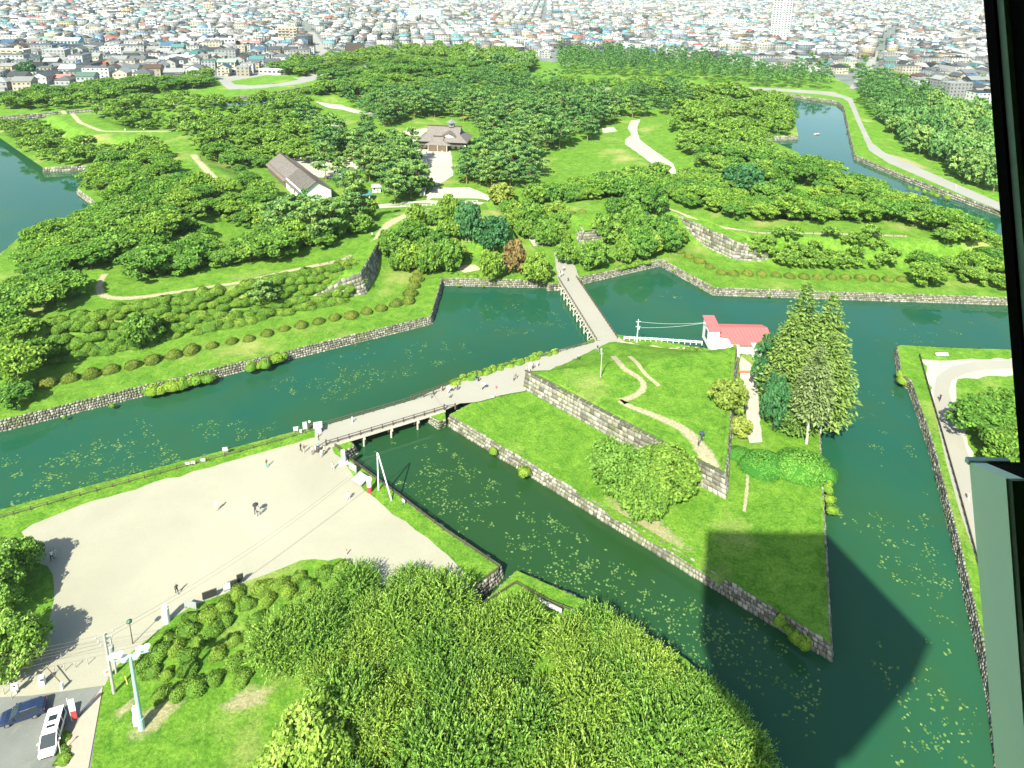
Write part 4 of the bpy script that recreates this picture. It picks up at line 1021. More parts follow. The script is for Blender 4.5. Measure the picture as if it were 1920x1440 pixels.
# named single trees: crown centre in the photo, height of that centre, radius, crown height
def single(px, py, zc, rad, hh, key, tk, name, label, group=None, tz=None):
    p = at(px, py, zc); return tree(name, label, (p.x, p.y, h1(p.x, p.y) - .1), rad, hh, key, tk, group, tz=tz)
MP = 'maple_tree'
single(735, 455, 8, 4.6, 7, 'maple', 'round', MP, 'light green maple just right of the wide path end')
single(778, 440, 8, 4.8, 7, 'maple', 'round', MP, 'light green maple in the middle of the clump left of the gate')
single(822, 445, 8, 4.6, 7, 'green_round', 'round', MP, 'plain green maple at the right of the clump left of the gate')
single(768, 478, 7, 4.6, 7.5, 'maple', 'round', MP, 'big rounded maple overhanging the shadowed rampart wall')
single(815, 480, 6, 3.6, 6, 'green_round', 'round', MP, 'dark lower maple right of the shadowed rampart wall')
single(845, 452, 7, 3.2, 5, 'maple_yellow', 'round', MP, 'small yellowing maple beside the two dark trees')
single(852, 478, 6, 2.9, 5, 'maple', 'pale', MP, 'small maple behind two round clipped bushes')
single(879, 430, 9, 4.4, 10, 'dark_tree', 'pale', 'dark_evergreen', 'left of the two dark blue-green trees, with a pale trunk')
single(927, 437, 9, 5.2, 9, 'dark_tree', 'round', 'dark_evergreen', 'right and broader of the two dark blue-green trees')
single(940, 357, 8, 5.4, 7.5, 'maple_yellow', 'round', MP, 'bright yellow-green maple at the corner of the lawn terrace')
single(1002, 357, 8, 5.2, 7, 'green_round', 'round', 'oak_tree', 'rounded green tree behind the yellow maple')
single(1035, 360, 8, 4.2, 6.5, 'green_round', 'round', 'oak_tree', 'rounded green tree at the edge of the big lawn')
single(968, 395, 7, 4.4, 7, 'maple', 'round', MP, 'vivid green maple in the middle of the gate passage')
single(1000, 405, 7, 4.0, 6, 'green_round', 'round', MP, 'green maple beside the terrace wall of the gate')
single(990, 428, 6, 3.4, 5, 'green_round', 'round', MP, 'low green maple before the gate passage')
single(1040, 432, 6.5, 3.9, 6, 'maple', 'round', MP, 'maple in front of the terrace wall')
single(922, 497, 6.5, 3.9, 7.4, 'maple', 'round', MP, 'yellow-green maple left of the bronze one')
single(965, 485, 7, 3.5, 7.4, 'maple_red', 'round', MP, 'bronze-red maple at the far end of the bridge')
single(1008, 503, 6.5, 4.1, 7.2, 'maple', 'round', MP, 'yellow-green maple touching the far end of the bridge')
single(1062, 470, 6.5, 3.5, 6.5, 'maple', 'round', MP, 'olive maple above the bridge head')
single(1112, 478, 6.5, 4.9, 7.5, 'maple', 'round', MP, 'broad maple right of the bridge head')
single(1140, 425, 8, 5.2, 8.5, 'green_round', 'round', MP, 'tall green maple right of the grass terrace')
single(1195, 430, 7.5, 4.4, 7.2, 'maple', 'round', MP, 'maple before the white patch of rampart wall')
single(1215, 450, 6.5, 4.6, 6, 'maple', 'round', MP, 'spreading maple beside the first domed bush on the right')
single(1255, 432, 6, 3.2, 5, 'maple', 'round', MP, 'small maple at the left end of the pale rampart wall')
single(1205, 397, 10, 2.6, 4, 'dark_tree', 'round', 'oak_tree', 'small dark tree on the rampart above the gate')
single(1395, 340, 9, 8.0, 9, 'dark_tree', 'round', 'oak_tree', 'large dark oak standing in the right grove')
single(1240, 165, 10, 8.0, 12, 'green_round', 'round', 'oak_tree', 'big bright green tree at the far end of the lawn')
single(1255, 160, 8, 6.0, 9, 'dark_tree', 'round', 'oak_tree', 'dark tree beside the big bright one at the end of the lawn')
single(1090, 350, 6, 3.6, 5.5, 'maple_yellow', 'round', MP, 'small reddish-yellow tree at the near edge of the lawn')
single(800, 345, 6, 3.4, 4.6, 'green_round', 'round', 'oak_tree', 'low round tree at the foot of the gravel court')
single(50, 137, 8, 8, 11, 'dark_tree', 'round', 'oak_tree', 'large dark tree among the houses at far left')
single(496, 575, 4, 3.6, 4.8, 'pine', 'pine', 'pine_tree', 'low spreading pine alone on the left bank', tz=2.6)
single(265, 625, 5, 4.2, 6.4, 'maple', 'pale', 'bank_tree', 'light green tree alone beside the left bush row')
single(20, 1045, 6, 3.5, 5.2, 'leafy', 'round', 'plaza_tree', 'leafy tree at the left plaza edge nearest the moat')
single(18, 1195, 7, 4.2, 5.8, 'leafy', 'round', 'plaza_tree', 'leafy tree at the left plaza edge above the cars')
single(-20, 1120, 5, 4.5, 6.5, 'leafy', 'round', 'plaza_tree', 'leafy tree half out of view at the left plaza edge')
single(575, 1395, 6, 4.6, 6, 'leafy', 'round', 'broad_leaved_tree', 'broad-leaved tree at the bottom edge before the thicket')
# ravelin
single(1165, 885, 4.6, 6.2, 5.6, 'ravelin', 'cherry', 'ravelin_cherry', 'spreading cherry tree against the mound wall, the left one')
single(1245, 890, 4.6, 6.2, 5.6, 'ravelin', 'cherry', 'ravelin_cherry', 'spreading cherry tree against the mound wall, the right one')
single(1205, 930, 4.2, 5.4, 4.8, 'ravelin', 'cherry', 'ravelin_cherry', 'lower cherry tree in front of its two neighbours by the mound wall')
single(1366, 770, 5.5, 3.7, 5.2, 'maple_yellow', 'round', MP, 'small yellowish tree beside the strip of white gravel')
single(1388, 800, 4.2, 2.4, 3.4, 'maple_yellow', 'round', MP, 'little yellowish tree under the one by the white gravel')
single(1442, 700, 8, 3.2, 11, 'dark_tree', 'round', 'dark_evergreen', 'dark green tree left of the tall conifers near the red roof')
single(1452, 775, 6, 2.6, 9, 'dark_tree', 'round', 'dark_evergreen', 'dark green tree left of the tall conifers above the ivy')
CD = 'conifer_tree'
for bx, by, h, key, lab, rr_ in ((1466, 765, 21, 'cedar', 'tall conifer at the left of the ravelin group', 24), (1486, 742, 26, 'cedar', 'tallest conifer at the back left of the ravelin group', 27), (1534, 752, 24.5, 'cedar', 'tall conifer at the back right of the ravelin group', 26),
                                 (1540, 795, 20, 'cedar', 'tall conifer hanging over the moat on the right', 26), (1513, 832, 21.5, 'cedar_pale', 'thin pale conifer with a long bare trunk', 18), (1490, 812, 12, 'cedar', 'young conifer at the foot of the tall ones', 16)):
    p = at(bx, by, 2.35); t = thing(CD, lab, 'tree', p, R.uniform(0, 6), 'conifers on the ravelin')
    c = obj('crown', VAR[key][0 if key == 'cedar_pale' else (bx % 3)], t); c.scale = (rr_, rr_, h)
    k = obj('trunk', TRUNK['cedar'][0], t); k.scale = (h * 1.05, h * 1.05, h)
single(1860, 800, 5.5, 6.6, 7.5, 'cherry_big', 'cherry', 'road_cherry', 'spreading cherry tree beside the curving road at right')
single(1905, 775, 5.5, 6.0, 7.0, 'cherry_big', 'cherry', 'road_cherry', 'cherry tree behind the one by the curving road')
single(1915, 850, 5.5, 6.0, 7.0, 'cherry_big', 'cherry', 'road_cherry', 'cherry tree beyond the window post at right')

# clipped bushes in rows
def bush(px, py, rad, label, group, key='azalea', name='azalea_bush', hh=1.25, z=None):
    p = on(px, py) if z is None else at(px, py, z)
    o = obj(name, R.choice(VAR[key])); o.location = (p.x, p.y, p.z - .05); k = R.uniform(.92, 1.1)
    o.scale = (rad * k * R.uniform(.93, 1.12), rad * k, rad * k * hh * R.uniform(.92, 1.05)); o.rotation_euler.z = R.uniform(0, 6.28)
    return tag(o, label, 'bush', group)
row = [(10, 737), (47, 727), (90, 716), (132, 706), (172, 698), (208, 690), (250, 681), (287, 672), (326, 662), (359, 653), (398, 644), (435, 636), (467, 631), (501, 621), (533, 612), (565, 606), (597, 599), (628, 592), (658, 588), (688, 580), (715, 574), (743, 565)]
for i, (x, y) in enumerate(row): bush(x, y + 6, 1.72 if i < 10 else 1.35 if i < 15 else 1.6, ORD[i] + ' domed clipped bush from the left in the left bank row', 'domed bushes of the left row')
for i, (x, y) in enumerate([(766, 561), (770, 547), (776, 533), (781, 520), (785, 508)]): bush(x, y + 5, 1.9, ORD[i] + ' domed bush from the front in the short row by the wall corner', 'domed bushes by the wall corner')
row = [(1258, 458), (1275, 468), (1292, 478), (1312, 487), (1331, 497), (1353, 508), (1375, 510), (1402, 510), (1428, 511), (1455, 513), (1480, 515), (1507, 516), (1533, 517), (1559, 517), (1585, 517), (1613, 519), (1639, 520), (1665, 521), (1690, 521)]
for i, (x, y) in enumerate(row): bush(x, y + 5, 1.6, ORD[i] + ' domed bush from the left in the right bastion row', 'domed bushes of the right row')
for x, y, lab in ((848, 484, 'left of two round bright bushes before the dark evergreens'), (872, 484, 'right of two round bright bushes before the dark evergreens')): bush(x, y, 1.4, lab, None, 'azalea_green')
for i, x in enumerate((866, 875, 884, 903, 913)): bush(x, 342, 1.3, ORD[i] + ' little round bush from the left on the lawn terrace', 'round bushes on the terrace', 'azalea_green')
for x, y, lab in ((762, 418, 'low flat bush at the bend of the wide path'), (824, 411, 'lone flat bush on the lawn left of the gate'), (1072, 399, 'flat bush on the grass terrace right of the gate, the bigger one'), (1092, 397, 'smaller flat bush on the grass terrace right of the gate'), (1178, 393, 'flat bush on the rampart left of the dark tree'), (1225, 391, 'flat bush on the rampart right of the dark tree'), (1323, 429, 'low flat bush at the bend of the rampart fence'), (755, 424, 'small bush touching the wide path')):
    bush(x, y, 1.5, lab, None, 'azalea', hh=.6)
BED = []; WEED = []
bed = [(540, 1105), (575, 1092), (500, 1122), (462, 1128), (425, 1160), (480, 1158), (392, 1150), (350, 1180), (430, 1168), (330, 1212), (372, 1200), (408, 1222), (300, 1222), (440, 1195), (285, 1255), (356, 1250), (312, 1262), (388, 1240), (402, 1270), (332, 1295), (366, 1285), (300, 1300), (455, 1268), (610, 1072), (585, 1110), (540, 1142), (270, 1240), (505, 1150), (560, 1122), (640, 1062), (470, 1185), (420, 1135), (375, 1168), (330, 1182), (400, 1180), (300, 1268), (350, 1228), (255, 1262), (270, 1278), (440, 1240), (470, 1215), (415, 1250), (520, 1095), (560, 1078), (490, 1100), (445, 1110), (360, 1155), (315, 1195), (600, 1058)]
for i, (x, y) in enumerate(bed):
    if any((at(x, y + 6, LAND) - b_.location).length < 1.75 for b_ in BED): continue
    BED.append(bush(x, y + 6, R.uniform(.95, 1.3), 'x', 'x', 'shrub', 'bed_shrub', 1.15))
row_labels(BED, 'clipped plaza bed shrub', 'clipped shrubs of the plaza bed')
# shrubs covering the left rampart slope
SLOPE = []
for x, y in scatter([(80, 660), (110, 618), (160, 575), (235, 560), (330, 552), (450, 534), (560, 510), (668, 492), (690, 515), (640, 548), (540, 570), (433, 593), (393, 611), (310, 626), (227, 648), (187, 648), (113, 664)], 1.6, 5.0, 61):
    d = float(seg_dist(np.array([x]), np.array([y]), SHORE)[0])
    if seg_dist(np.array([x]), np.array([y]), CLEAR[0][0], False)[0] < 2.4 or not (18.8 < d < 28.2): continue
    p = Vector((x, y, h1(x, y) - .1)); o = obj('slope_shrub', R.choice(VAR['shrub'])); o.location = p; s = R.uniform(1.4, 2.2); o.scale = (s, s * R.uniform(.85, 1.2), s * R.uniform(.7, 1.0)); o.rotation_euler.z = R.uniform(0, 6)
    tag(o, 'x', 'bush', 'x'); SLOPE.append(o)
row_labels(SLOPE, 'olive rampart hedge shrub', 'shrubs of the left rampart hedge')
# hedges and overgrowth
def overgrow(px0, px1, n, rad, label, group, z, key='hedge', name='hedge_shrub', jit=.5, hh=1.0):
    a, b = at(*px0, z), at(*px1, z); OG = []
    for i in range(n):
        p = a.lerp(b, (i + .5) / n); o = obj(name, R.choice(VAR[key])); o.location = (p.x + R.uniform(-jit, jit), p.y + R.uniform(-jit, jit), z - .25)
        s = rad * R.uniform(.8, 1.25); o.scale = (s, s, s * hh); o.rotation_euler.z = R.uniform(0, 6); tag(o, label, 'bush', group); OG.append(o)
    if n > 1: row_labels(OG, label, group)
overgrow((848, 722), (930, 692), 9, 1.05, 'lower causeway hedge shrub', 'lower causeway hedge', 2.5)
overgrow((930, 692), (1042, 661), 11, 1.1, 'upper causeway hedge shrub', 'upper causeway hedge', 2.5)
overgrow((272, 735), (400, 706), 11, 1.35, 'bright shrub over left moat wall', 'overgrowth on the left moat wall', 1.6, hh=.9)
overgrow((470, 688), (500, 680), 3, 1.2, 'middle clump shrub on left wall', 'overgrowth on the left wall middle', 1.8)
overgrow((515, 672), (535, 668), 2, 1.2, 'right clump shrub on left wall', 'overgrowth on the left wall right', 1.8)
overgrow((748, 519), (905, 521), 1, .5, 'tiny plant on the wall beneath the maples', None, 2.2)
overgrow((852, 516), (905, 517), 6, .8, 'low hedge shrub left of gate', 'low hedge left of the far bridge', 2.4, hh=.8)
overgrow((1160, 503), (1220, 488), 8, 1.0, 'low hedge shrub right of bridge', 'low hedge right of the far bridge', 2.4, hh=.8)
overgrow((1270, 655), (1318, 656), 4, .8, 'shrub beside red-roofed house', 'shrubs beside the red-roofed house', 2.6, 'shrub')
overgrow((108, 1440), (120, 1385), 6, .75, 'clipped shrub by parking place', 'shrubs by the parking place', 2.3, 'shrub', hh=.9)
overgrow((1552, 880), (1557, 960), 5, .8, 'shrub on right ravelin wall', 'shrubs on the right ravelin wall', 2.2, 'hedge')
overgrow((922, 842), (928, 848), 1, .9, 'yellowish shrub growing out of the ravelin wall, upper one', None, 1.8)
overgrow((976, 882), (982, 886), 1, .9, 'yellowish shrub growing out of the ravelin wall, lower one', None, 1.8)
overgrow((1450, 1160), (1520, 1210), 4, .8, 'shaded shrub near ravelin tip', 'shrubs near the ravelin tip', 2.2)
overgrow((1700, 350), (1780, 372), 6, 1.3, 'bush on upper right bank', 'bushes on the upper right bank', 2.0, 'hedge')
overgrow((1612, 286), (1590, 236), 3, 1.2, 'bush at blue water edge', 'bushes at the blue water', 1.4, 'hedge')
overgrow((1685, 700), (1692, 715), 2, .9, 'weedy bush at bank corner', 'weeds at the right bank corner', 2.0)
for i, (x, y) in enumerate(((1262, 506), (1283, 514), (1317, 540), (1442, 553), (1290, 520), (860, 533), (905, 535), (660, 622), (560, 655), (210, 758), (120, 780), (90, 298), (60, 290))):
    p = at(x, y, 1.3); o = obj('wall_weed', R.choice(VAR['hedge'])); o.location = (p.x, p.y, .9); s_ = R.uniform(.35, .65); o.scale = (s_, s_, s_ * 1.2); tag(o, 'x', 'bush', 'x'); WEED.append(o)
row_labels(WEED, 'small weed on moat wall', 'weeds growing out of the moat walls')
# ivy mound: overlapping leafy swells
variants('ivy', lambda s: crown_dome(s + 9, 3600, .045, .8, .12), 2, M['ivy'], 'ivy_mound')
for x, y, r_, h_, lab in ((1430, 862, 5.0, .55, 'left swell of the glossy ivy mound under the conifers'), (1500, 868, 5.6, .55, 'right swell of the glossy ivy mound under the conifers'), (1545, 880, 2.6, .7, 'small ivy swell at the edge of the moat'), (1385, 842, 2.6, .6, 'small ivy swell at the end of the white gravel')):
    p = at(x, y + 10, 2.4); o = obj('ivy_mound', R.choice(VAR['ivy'])); o.location = (p.x, p.y, 2.2); o.scale = (r_, r_ * .8, r_ * h_); o.rotation_euler.z = .3; tag(o, lab, 'bush')
# ------------------------------------------------------------------ bridges
def along(a, b, t): return a + (b - a) * t
def rail_fence(name, label, pts, post_h, step, rails, mat, pw=.12, rw=.08, group=None, cat='fence', caps=False):
    """posts and rails, each a part; pts are 3D points on the ground"""
    f = thing(name, label, cat, pts[0], 0, group); o = pts[0]
    pm = MB().box(0, 0, post_h / 2 - .1, pw, pw, post_h + .2)
    pm = pm.mesh('post', mat)
    for a, b in zip(pts, pts[1:]):
        L = (b - a).length; n = max(1, round(L / step))
        for i in range(n + (1 if b is pts[-1] else 0)):
            q = obj('post', pm, f, loc=along(a, b, i / n) - o)
        for h in rails: MB().bar(a - o + Vector((0, 0, h)), b - o + Vector((0, 0, h)), rw, rw * .9).build('rail', mat, f)
    return f
# near bridge
DK = 2.75
na, nb = at(612, 836, DK), at(836, 768, DK); fa, fb = at(603, 806, DK), at(768, 748, DK)
mid0 = (na + fa) / 2; ax = (nb - na).normalized(); side = Vector((-ax.y, ax.x, 0)); LB = (nb - na).length - .3
W2 = 3.0
nb_ = thing('timber_bridge', 'pale timber bridge with dark railings joining the plaza to the ravelin', 'bridge', na, math.atan2(ax.y, ax.x))
MB().prism([(-.6, 0), (LB, 0), (LB, 2 * W2), (-.6, 2 * W2)], -.12, .02).build('deck', M['road'], nb_)
for y in (.02, 2 * W2 - .02): MB().box(LB / 2, y, -.33, LB + .4, .22, .46).build('edge_beam', M['wood_pale'], nb_)
for y in (1.5, 3.0, 4.5): MB().box(LB / 2, y, -.4, LB, .3, .5).build('girder', M['wood_pale'], nb_)
for t in (.30, .53, .76):
    MB().box(LB * t, W2, -.78, .34, 2 * W2 + .9, .34).build('cross_beam', M['wood_pale'], nb_)
    for y in (.25, 2.1, 3.9, 5.75): MB().tube([(LB * t, y, -4.2), (LB * t, y, -.9)], .19, 8).build('pier', M['wood_pale'], nb_)
pm = MB().box(0, 0, .5, .16, .16, 1.05).mesh('post', M['wood_dark'])
pe = MB().box(0, 0, .62, .24, .24, 1.3).mesh('end_post', M['wood_dark'])
for y in (.12, 2 * W2 - .12):
    for i in range(12):
        obj('end_post' if i in (0, 11) else 'rail_post', pe if i in (0, 11) else pm, nb_, loc=(LB * i / 11, y, 0))
    for h in (.42, .92): MB().bar((0, y, h), (LB, y, h), .1, .1).build('rail', M['wood_dark'], nb_)
    s = -1 if y < W2 else 1
    MB().bar((0, y, .95), (-1.9, y + s * .7, .75), .1, .1).build('wing_rail', M['wood_dark'], nb_); obj('end_post', pe, nb_, loc=(-1.9, y + s * .7, -.2))
    MB().bar((LB, y, .95), (LB + 2.2, y + s * .5, .8), .1, .1).build('wing_rail', M['wood_dark'], nb_); obj('end_post', pe, nb_, loc=(LB + 2.2, y + s * .5, -.2))
# abutments
pb = at(822, 806, 0)
stone_wall('stone abutment of the near bridge on the ravelin side', [at(800, 792, -.4), at(822, 808, -.4), at(838, 800, -.4)], [at(806, 780, 2.35), at(824, 789, 2.35), at(836, 787, 2.35)], .75, 71, group='bridge abutments', name='bridge_abutment', back=3)
stone_wall('stone abutment of the near bridge at the plaza', [at(655, 862, -.3), at(674, 850, -.3), at(660, 828, -.3)], [at(646, 846, 2.3), at(663, 836, 2.3), at(652, 820, 2.3)], .7, 72, group='bridge abutments', name='bridge_abutment', back=3)
# far bridge
fa0, fa1 = at(1117, 640, 2.7), at(1158, 632, 2.7); fb0, fb1 = at(1044, 524, 2.7), at(1083, 519, 2.7)
ax2 = ((fb0 + fb1) / 2 - (fa0 + fa1) / 2); L2 = ax2.length; ax2.normalize(); sd2 = Vector((ax2.y, -ax2.x, 0)); w2 = 5.6
o2 = (fa0 + fa1) / 2 - sd2 * w2 / 2
fbr = thing('trestle_bridge', 'long pale bridge on braced trestles leading to the fort gate', 'bridge', o2, math.atan2(ax2.y, ax2.x))
MB().prism([(0, -w2), (L2, -w2), (L2, 0), (0, 0)], -.15, .02).build('deck', M['road'], fbr)
for y in (-.1, -w2 + .1):
    MB().box(L2 / 2, y, -.35, L2, .22, .5).build('edge_beam', M['wood_pale'], fbr)
    MB().bar((0, y, .72), (L2, y, .72), .09, .09).build('rail', M['wood_dark'], fbr); MB().bar((0, y, .38), (L2, y, .38), .07, .07).build('rail', M['wood_dark'], fbr)
    pm2 = MB().box(0, 0, .36, .13, .13, .82).mesh('rail_post', M['wood_dark'])
    for i in range(25): obj('rail_post', pm2, fbr, loc=(L2 * i / 24, y, 0))
for i in range(11):
    x = L2 * (i + .6) / 11.2
    MB().box(x, -w2 / 2, -.7, .3, w2 + 1.5, .3).build('cross_beam', M['wood_pale'], fbr)
    for y in (.35, -w2 / 2, -w2 - .35): MB().tube([(x, y, -4), (x, y, -.8)], .17, 7).build('pier', M['wood_pale'], fbr)
    for y, s in ((.35, -1), (-w2 - .35, 1)): MB().bar((x, y, -2.5), (x + .1, y + s * 1.6, -.8), .16).build('brace', M['wood_pale'], fbr)
stone_wall('stone abutment at the fort end of the far bridge', [at(1022, 538, -.3), at(1026, 547, -.3), at(1054, 546, -.3), at(1096, 541, -.3), at(1092, 530, -.3)], [at(1024, 528, 2.4), at(1030, 532, 2.4), at(1052, 530, 2.4), at(1088, 528, 2.4), at(1086, 520, 2.4)], .7, 73, group='bridge abutments', name='bridge_abutment', back=4)
# ------------------------------------------------------------------ fences
def L3(pts, z): return [at(x, y, z) for x, y in pts]
rail_fence('wooden_fence', 'long low dark timber fence along the plaza bank of the moat', L3([(-40, 984), (150, 930), (300, 889), (450, 848), (596, 806)], 2.22), .75, 2.4, (.35, .66), M['wood_dark'], .11, .07)
rail_fence('wooden_fence', 'dark timber fence between the plaza and the lily moat', L3([(628, 838), (662, 868), (735, 922), (830, 995), (936, 1066)], 2.22), .8, 2.2, (.35, .7), M['wood_dark'], .12, .08)
rail_fence('wooden_fence', 'dark timber fence beside the culvert on the plaza side', L3([(934, 1070), (880, 1108), (862, 1125)], 2.22), .75, 2.0, (.35, .66), M['wood_dark'], .1, .07)
rail_fence('wooden_fence', 'pale timber fence on the grass corner beyond the culvert', L3([(912, 1132), (966, 1096), (1030, 1132), (1150, 1178)], 2.22), .75, 2.0, (.35, .66), M['wood_dark'], .1, .07)
rail_fence('wooden_fence', 'dark timber fence along the right bank road', L3([(1724, 668), (1741, 730), (1768, 822), (1800, 935), (1838, 1075), (1860, 1160)], 2.24), .8, 2.2, (.3, .55, .75), M['wood_dark'], .14, .1)
rail_fence('wooden_fence', 'dark timber fence between the causeway hedge and its road', L3([(770, 747), (850, 719), (930, 693), (1050, 660), (1112, 643)], 2.64), .8, 2.0, (.35, .7), M['wood_dark'], .11, .08)
rail_fence('picket_fence', 'white post-and-rail fence on the water edge left of the red roof', L3([(1170, 637), (1230, 640), (1316, 646)], 2.4), .95, 1.35, (.45, .85), M['white'], .15, .12)
rail_fence('rail_fence', 'dark rail along the right edge of the ravelin mound', [on(1389, 668), on(1380, 705), on(1368, 748)], .8, 2.4, (.4, .75), M['wood_dark'], .1, .08)
rail_fence('rope_fence', 'low pale fence along the rampart path of the right bastion', [on(1345, 434), on(1420, 438), on(1560, 439), on(1695, 444)], .8, 3.2, (.7,), M['wood_dark'], .14, .07)
rail_fence('rope_fence', 'dotted white fence behind the lawn left of the gate', [on(752, 388), on(800, 386), on(850, 381), on(895, 379)], .75, 1.7, (.62,), M['white'], .2, .08)
rail_fence('rope_fence', 'thin dark fence at the bend of the left rampart path', [on(600, 497), on(650, 487), on(690, 479)], .8, 2.6, (.7,), M['wood_dark'], .12, .06)

# ------------------------------------------------------------------ the magistrate hall, storehouse and huts
M['brown_roof'] = plain('brown shingle', (.105, .094, .084), .75, var=.2, scale=1.2, bump=.3)
M['brown_roof_pale'] = plain('weathered brown shingle', (.150, .132, .122), .75, var=.2, scale=1.2, bump=.3)
M['brown_roof_dark'] = plain('dark ridge board', (.07, .05, .042), .7)
M['timber'] = plain('brown timber wall', (.12, .085, .06), .8, var=.3)
M['red_roof'] = plain('red sheet roof', (.60, .115, .115), .45, var=.05)
M['teal_roof'] = plain('teal sheet roof', (.05, .16, .17), .5, var=.1)
def roof_slab(quad, th=.18):
    """a thick roof plane from four corner points"""
    q = [Vector(p) for p in quad]; n = (q[1] - q[0]).cross(q[3] - q[0]).normalized()
    if n.z < 0: n = -n; q = q[::-1]
    mb = MB(); v = [p - n * th for p in q] + q
    return mb.add(v, [(3, 2, 1, 0), (4, 5, 6, 7), (0, 1, 5, 4), (1, 2, 6, 5), (2, 3, 7, 6), (3, 0, 4, 7)])
def battens(t, q, n, mat, w=.09):
    """raised seams running up a roof plane, each a part"""
    q = [Vector(p) for p in q]
    for i in range(1, n):
        MB().bar(q[0].lerp(q[1], i / n) + Vector((0, 0, .05)), q[3].lerp(q[2], i / n) + Vector((0, 0, .05)), w, w).build('roof_seam', mat, t)
# storehouse: three roofs in a row
s0 = at(590, 383, 3.0); s1 = at(498, 300, 3.0); wv = at(622, 379, 3.0)
ang = math.atan2(s1.y - s0.y, s1.x - s0.x) ; Ls = 50.0; Ws = 11.5
sh = thing('storehouse', 'long white-walled storehouse with a brown gable roof in three lengths', 'storehouse', at(566, 382, 3.0), ang)
Hs, Rs_ = 4.4, 8.3
for x0, x1, nm in ((0, 21, 0), (21.4, 35, 1), (35.4, 50, 2)):
    lift = .5 * (nm > 0) * -1
    wm = M['offwhite'] if nm == 0 else M['timber']
    MB().prism([(x0, -Ws), (x1, -Ws), (x1, 0), (x0, 0)], -.2, Hs + lift).build('wall', wm, sh)
    MB().add([(x0 + .02, -Ws, Hs + lift), (x0 + .02, 0, Hs + lift), (x0 + .02, -Ws / 2, Rs_ + lift - .1), (x1 - .02, -Ws, Hs + lift), (x1 - .02, 0, Hs + lift), (x1 - .02, -Ws / 2, Rs_ + lift - .1)], [(1, 0, 2), (3, 4, 5), (0, 3, 5, 2), (4, 1, 2, 5)]).build('gable', wm, sh)
    e = .8
    for s, y0 in ((1, .9), (-1, -Ws - .9)):
        dz = -.62; q = [(x0 - e * (nm == 0), y0, Hs + lift + dz), (x1, y0, Hs + lift + dz), (x1, -Ws / 2, Rs_ + lift), (x0 - e * (nm == 0), -Ws / 2, Rs_ + lift)]
        roof_slab(q, .22).build('roof_slope', M['brown_roof'] if nm == 0 else M['brown_roof_pale'], sh)
        battens(sh, q if s > 0 else q, 9, M['brown_roof_dark'] if False else (M['brown_roof'] if nm == 0 else M['brown_roof_pale']), .12)
    MB().box((x0 + x1) / 2, -Ws / 2, Rs_ + lift + .12, x1 - x0, .5, .3).build('ridge', M['brown_roof_dark'], sh)
for x in (4, 9, 14): MB().box(x, .04, 2.2, 1.1, .1, 1.0).build('window', M['win'], sh)
MB().box(-.04, -Ws / 2, 1.4, .1, 2.2, 2.8).build('door', M['offwhite'], sh)
# magistrate hall
hc = at(828, 282, 3.0); hall = thing('magistrate_hall', 'large brown-roofed wooden hall with a porch gable and a lantern turret', 'hall', hc, -.10)
HW, HD = 27.0, 17.0
MB().box(0, HD / 2, 1.9, HW - 3, HD - 2, 4.0).build('wall', M['timber'], hall)
for i in range(9): MB().box(-11.5 + i * 2.85, -.02 + 1.0, 1.8, 1.5, .12, 2.0).build('window', M['offwhite'], hall)
def hipgable(t, cx, cy, w, d, ze, zr, rl, mat, over=1.6, th=.25):
    """hip-and-gable roof: ridge of length rl along x"""
    x0, x1, y0, y1 = cx - w / 2 - over, cx + w / 2 + over, cy - d / 2 - over, cy + d / 2 + over; r0, r1 = cx - rl / 2, cx + rl / 2; zg = ze + (zr - ze) * .5; gx0, gx1 = r0, r1
    k = .5; ya, yb = y0 + (cy - y0) * k, y1 + (cy - y1) * k
    roof_slab([(x0, y0, ze), (x1, y0, ze), (gx1, ya, zg), (gx0, ya, zg)], th).build('roof_slope', mat, t)
    roof_slab([(gx0, ya, zg), (gx1, ya, zg), (r1, cy, zr), (r0, cy, zr)], th).build('roof_slope', mat, t)
    roof_slab([(x1, y1, ze), (x0, y1, ze), (gx0, yb, zg), (gx1, yb, zg)], th).build('roof_slope', mat, t)
    roof_slab([(gx1, yb, zg), (gx0, yb, zg), (r0, cy, zr), (r1, cy, zr)], th).build('roof_slope', mat, t)
    roof_slab([(x0, y1, ze), (x0, y0, ze), (gx0, ya, zg), (gx0, yb, zg)], th).build('roof_hip', mat, t)
    roof_slab([(x1, y0, ze), (x1, y1, ze), (gx1, yb, zg), (gx1, ya, zg)], th).build('roof_hip', mat, t)
    for gx, s in ((gx0, 1), (gx1, -1)): MB().add([(gx + s * .5, ya, zg - .2), (gx + s * .5, yb, zg - .2), (gx + s * .5, cy, zr - .25)], [(0, 1, 2)] if s < 0 else [(0, 2, 1)]).build('gable', M['offwhite'], t)
    MB().box(cx, cy, zr + .15, rl + .8, .55, .55).build('ridge', M['brown_roof_dark'], t)
    return (gx0, gx1, ya, zg)
hipgable(hall, 0, HD / 2, HW - 4, HD - 2, 4.4, 10.6, 17, M['brown_roof_pale'])
hipgable(hall, -1.5, 1.2, 11, 6, 3.2, 6.8, 5, M['brown_roof_pale'], 1.0, .2)
MB().box(-1.5, -.4, 1.6, 10, 4.4, 3.0).build('porch', M['timber'], hall)
for x in (-6.2, -1.5, 3.2): MB().box(x, -2.75, 1.5, .3, .3, 3.4).build('porch_post', M['wood_pale'], hall)
MB().box(0, -1.2, 3.05, HW - 4, 2.2, .16).build('eave', M['brown_roof'], hall)
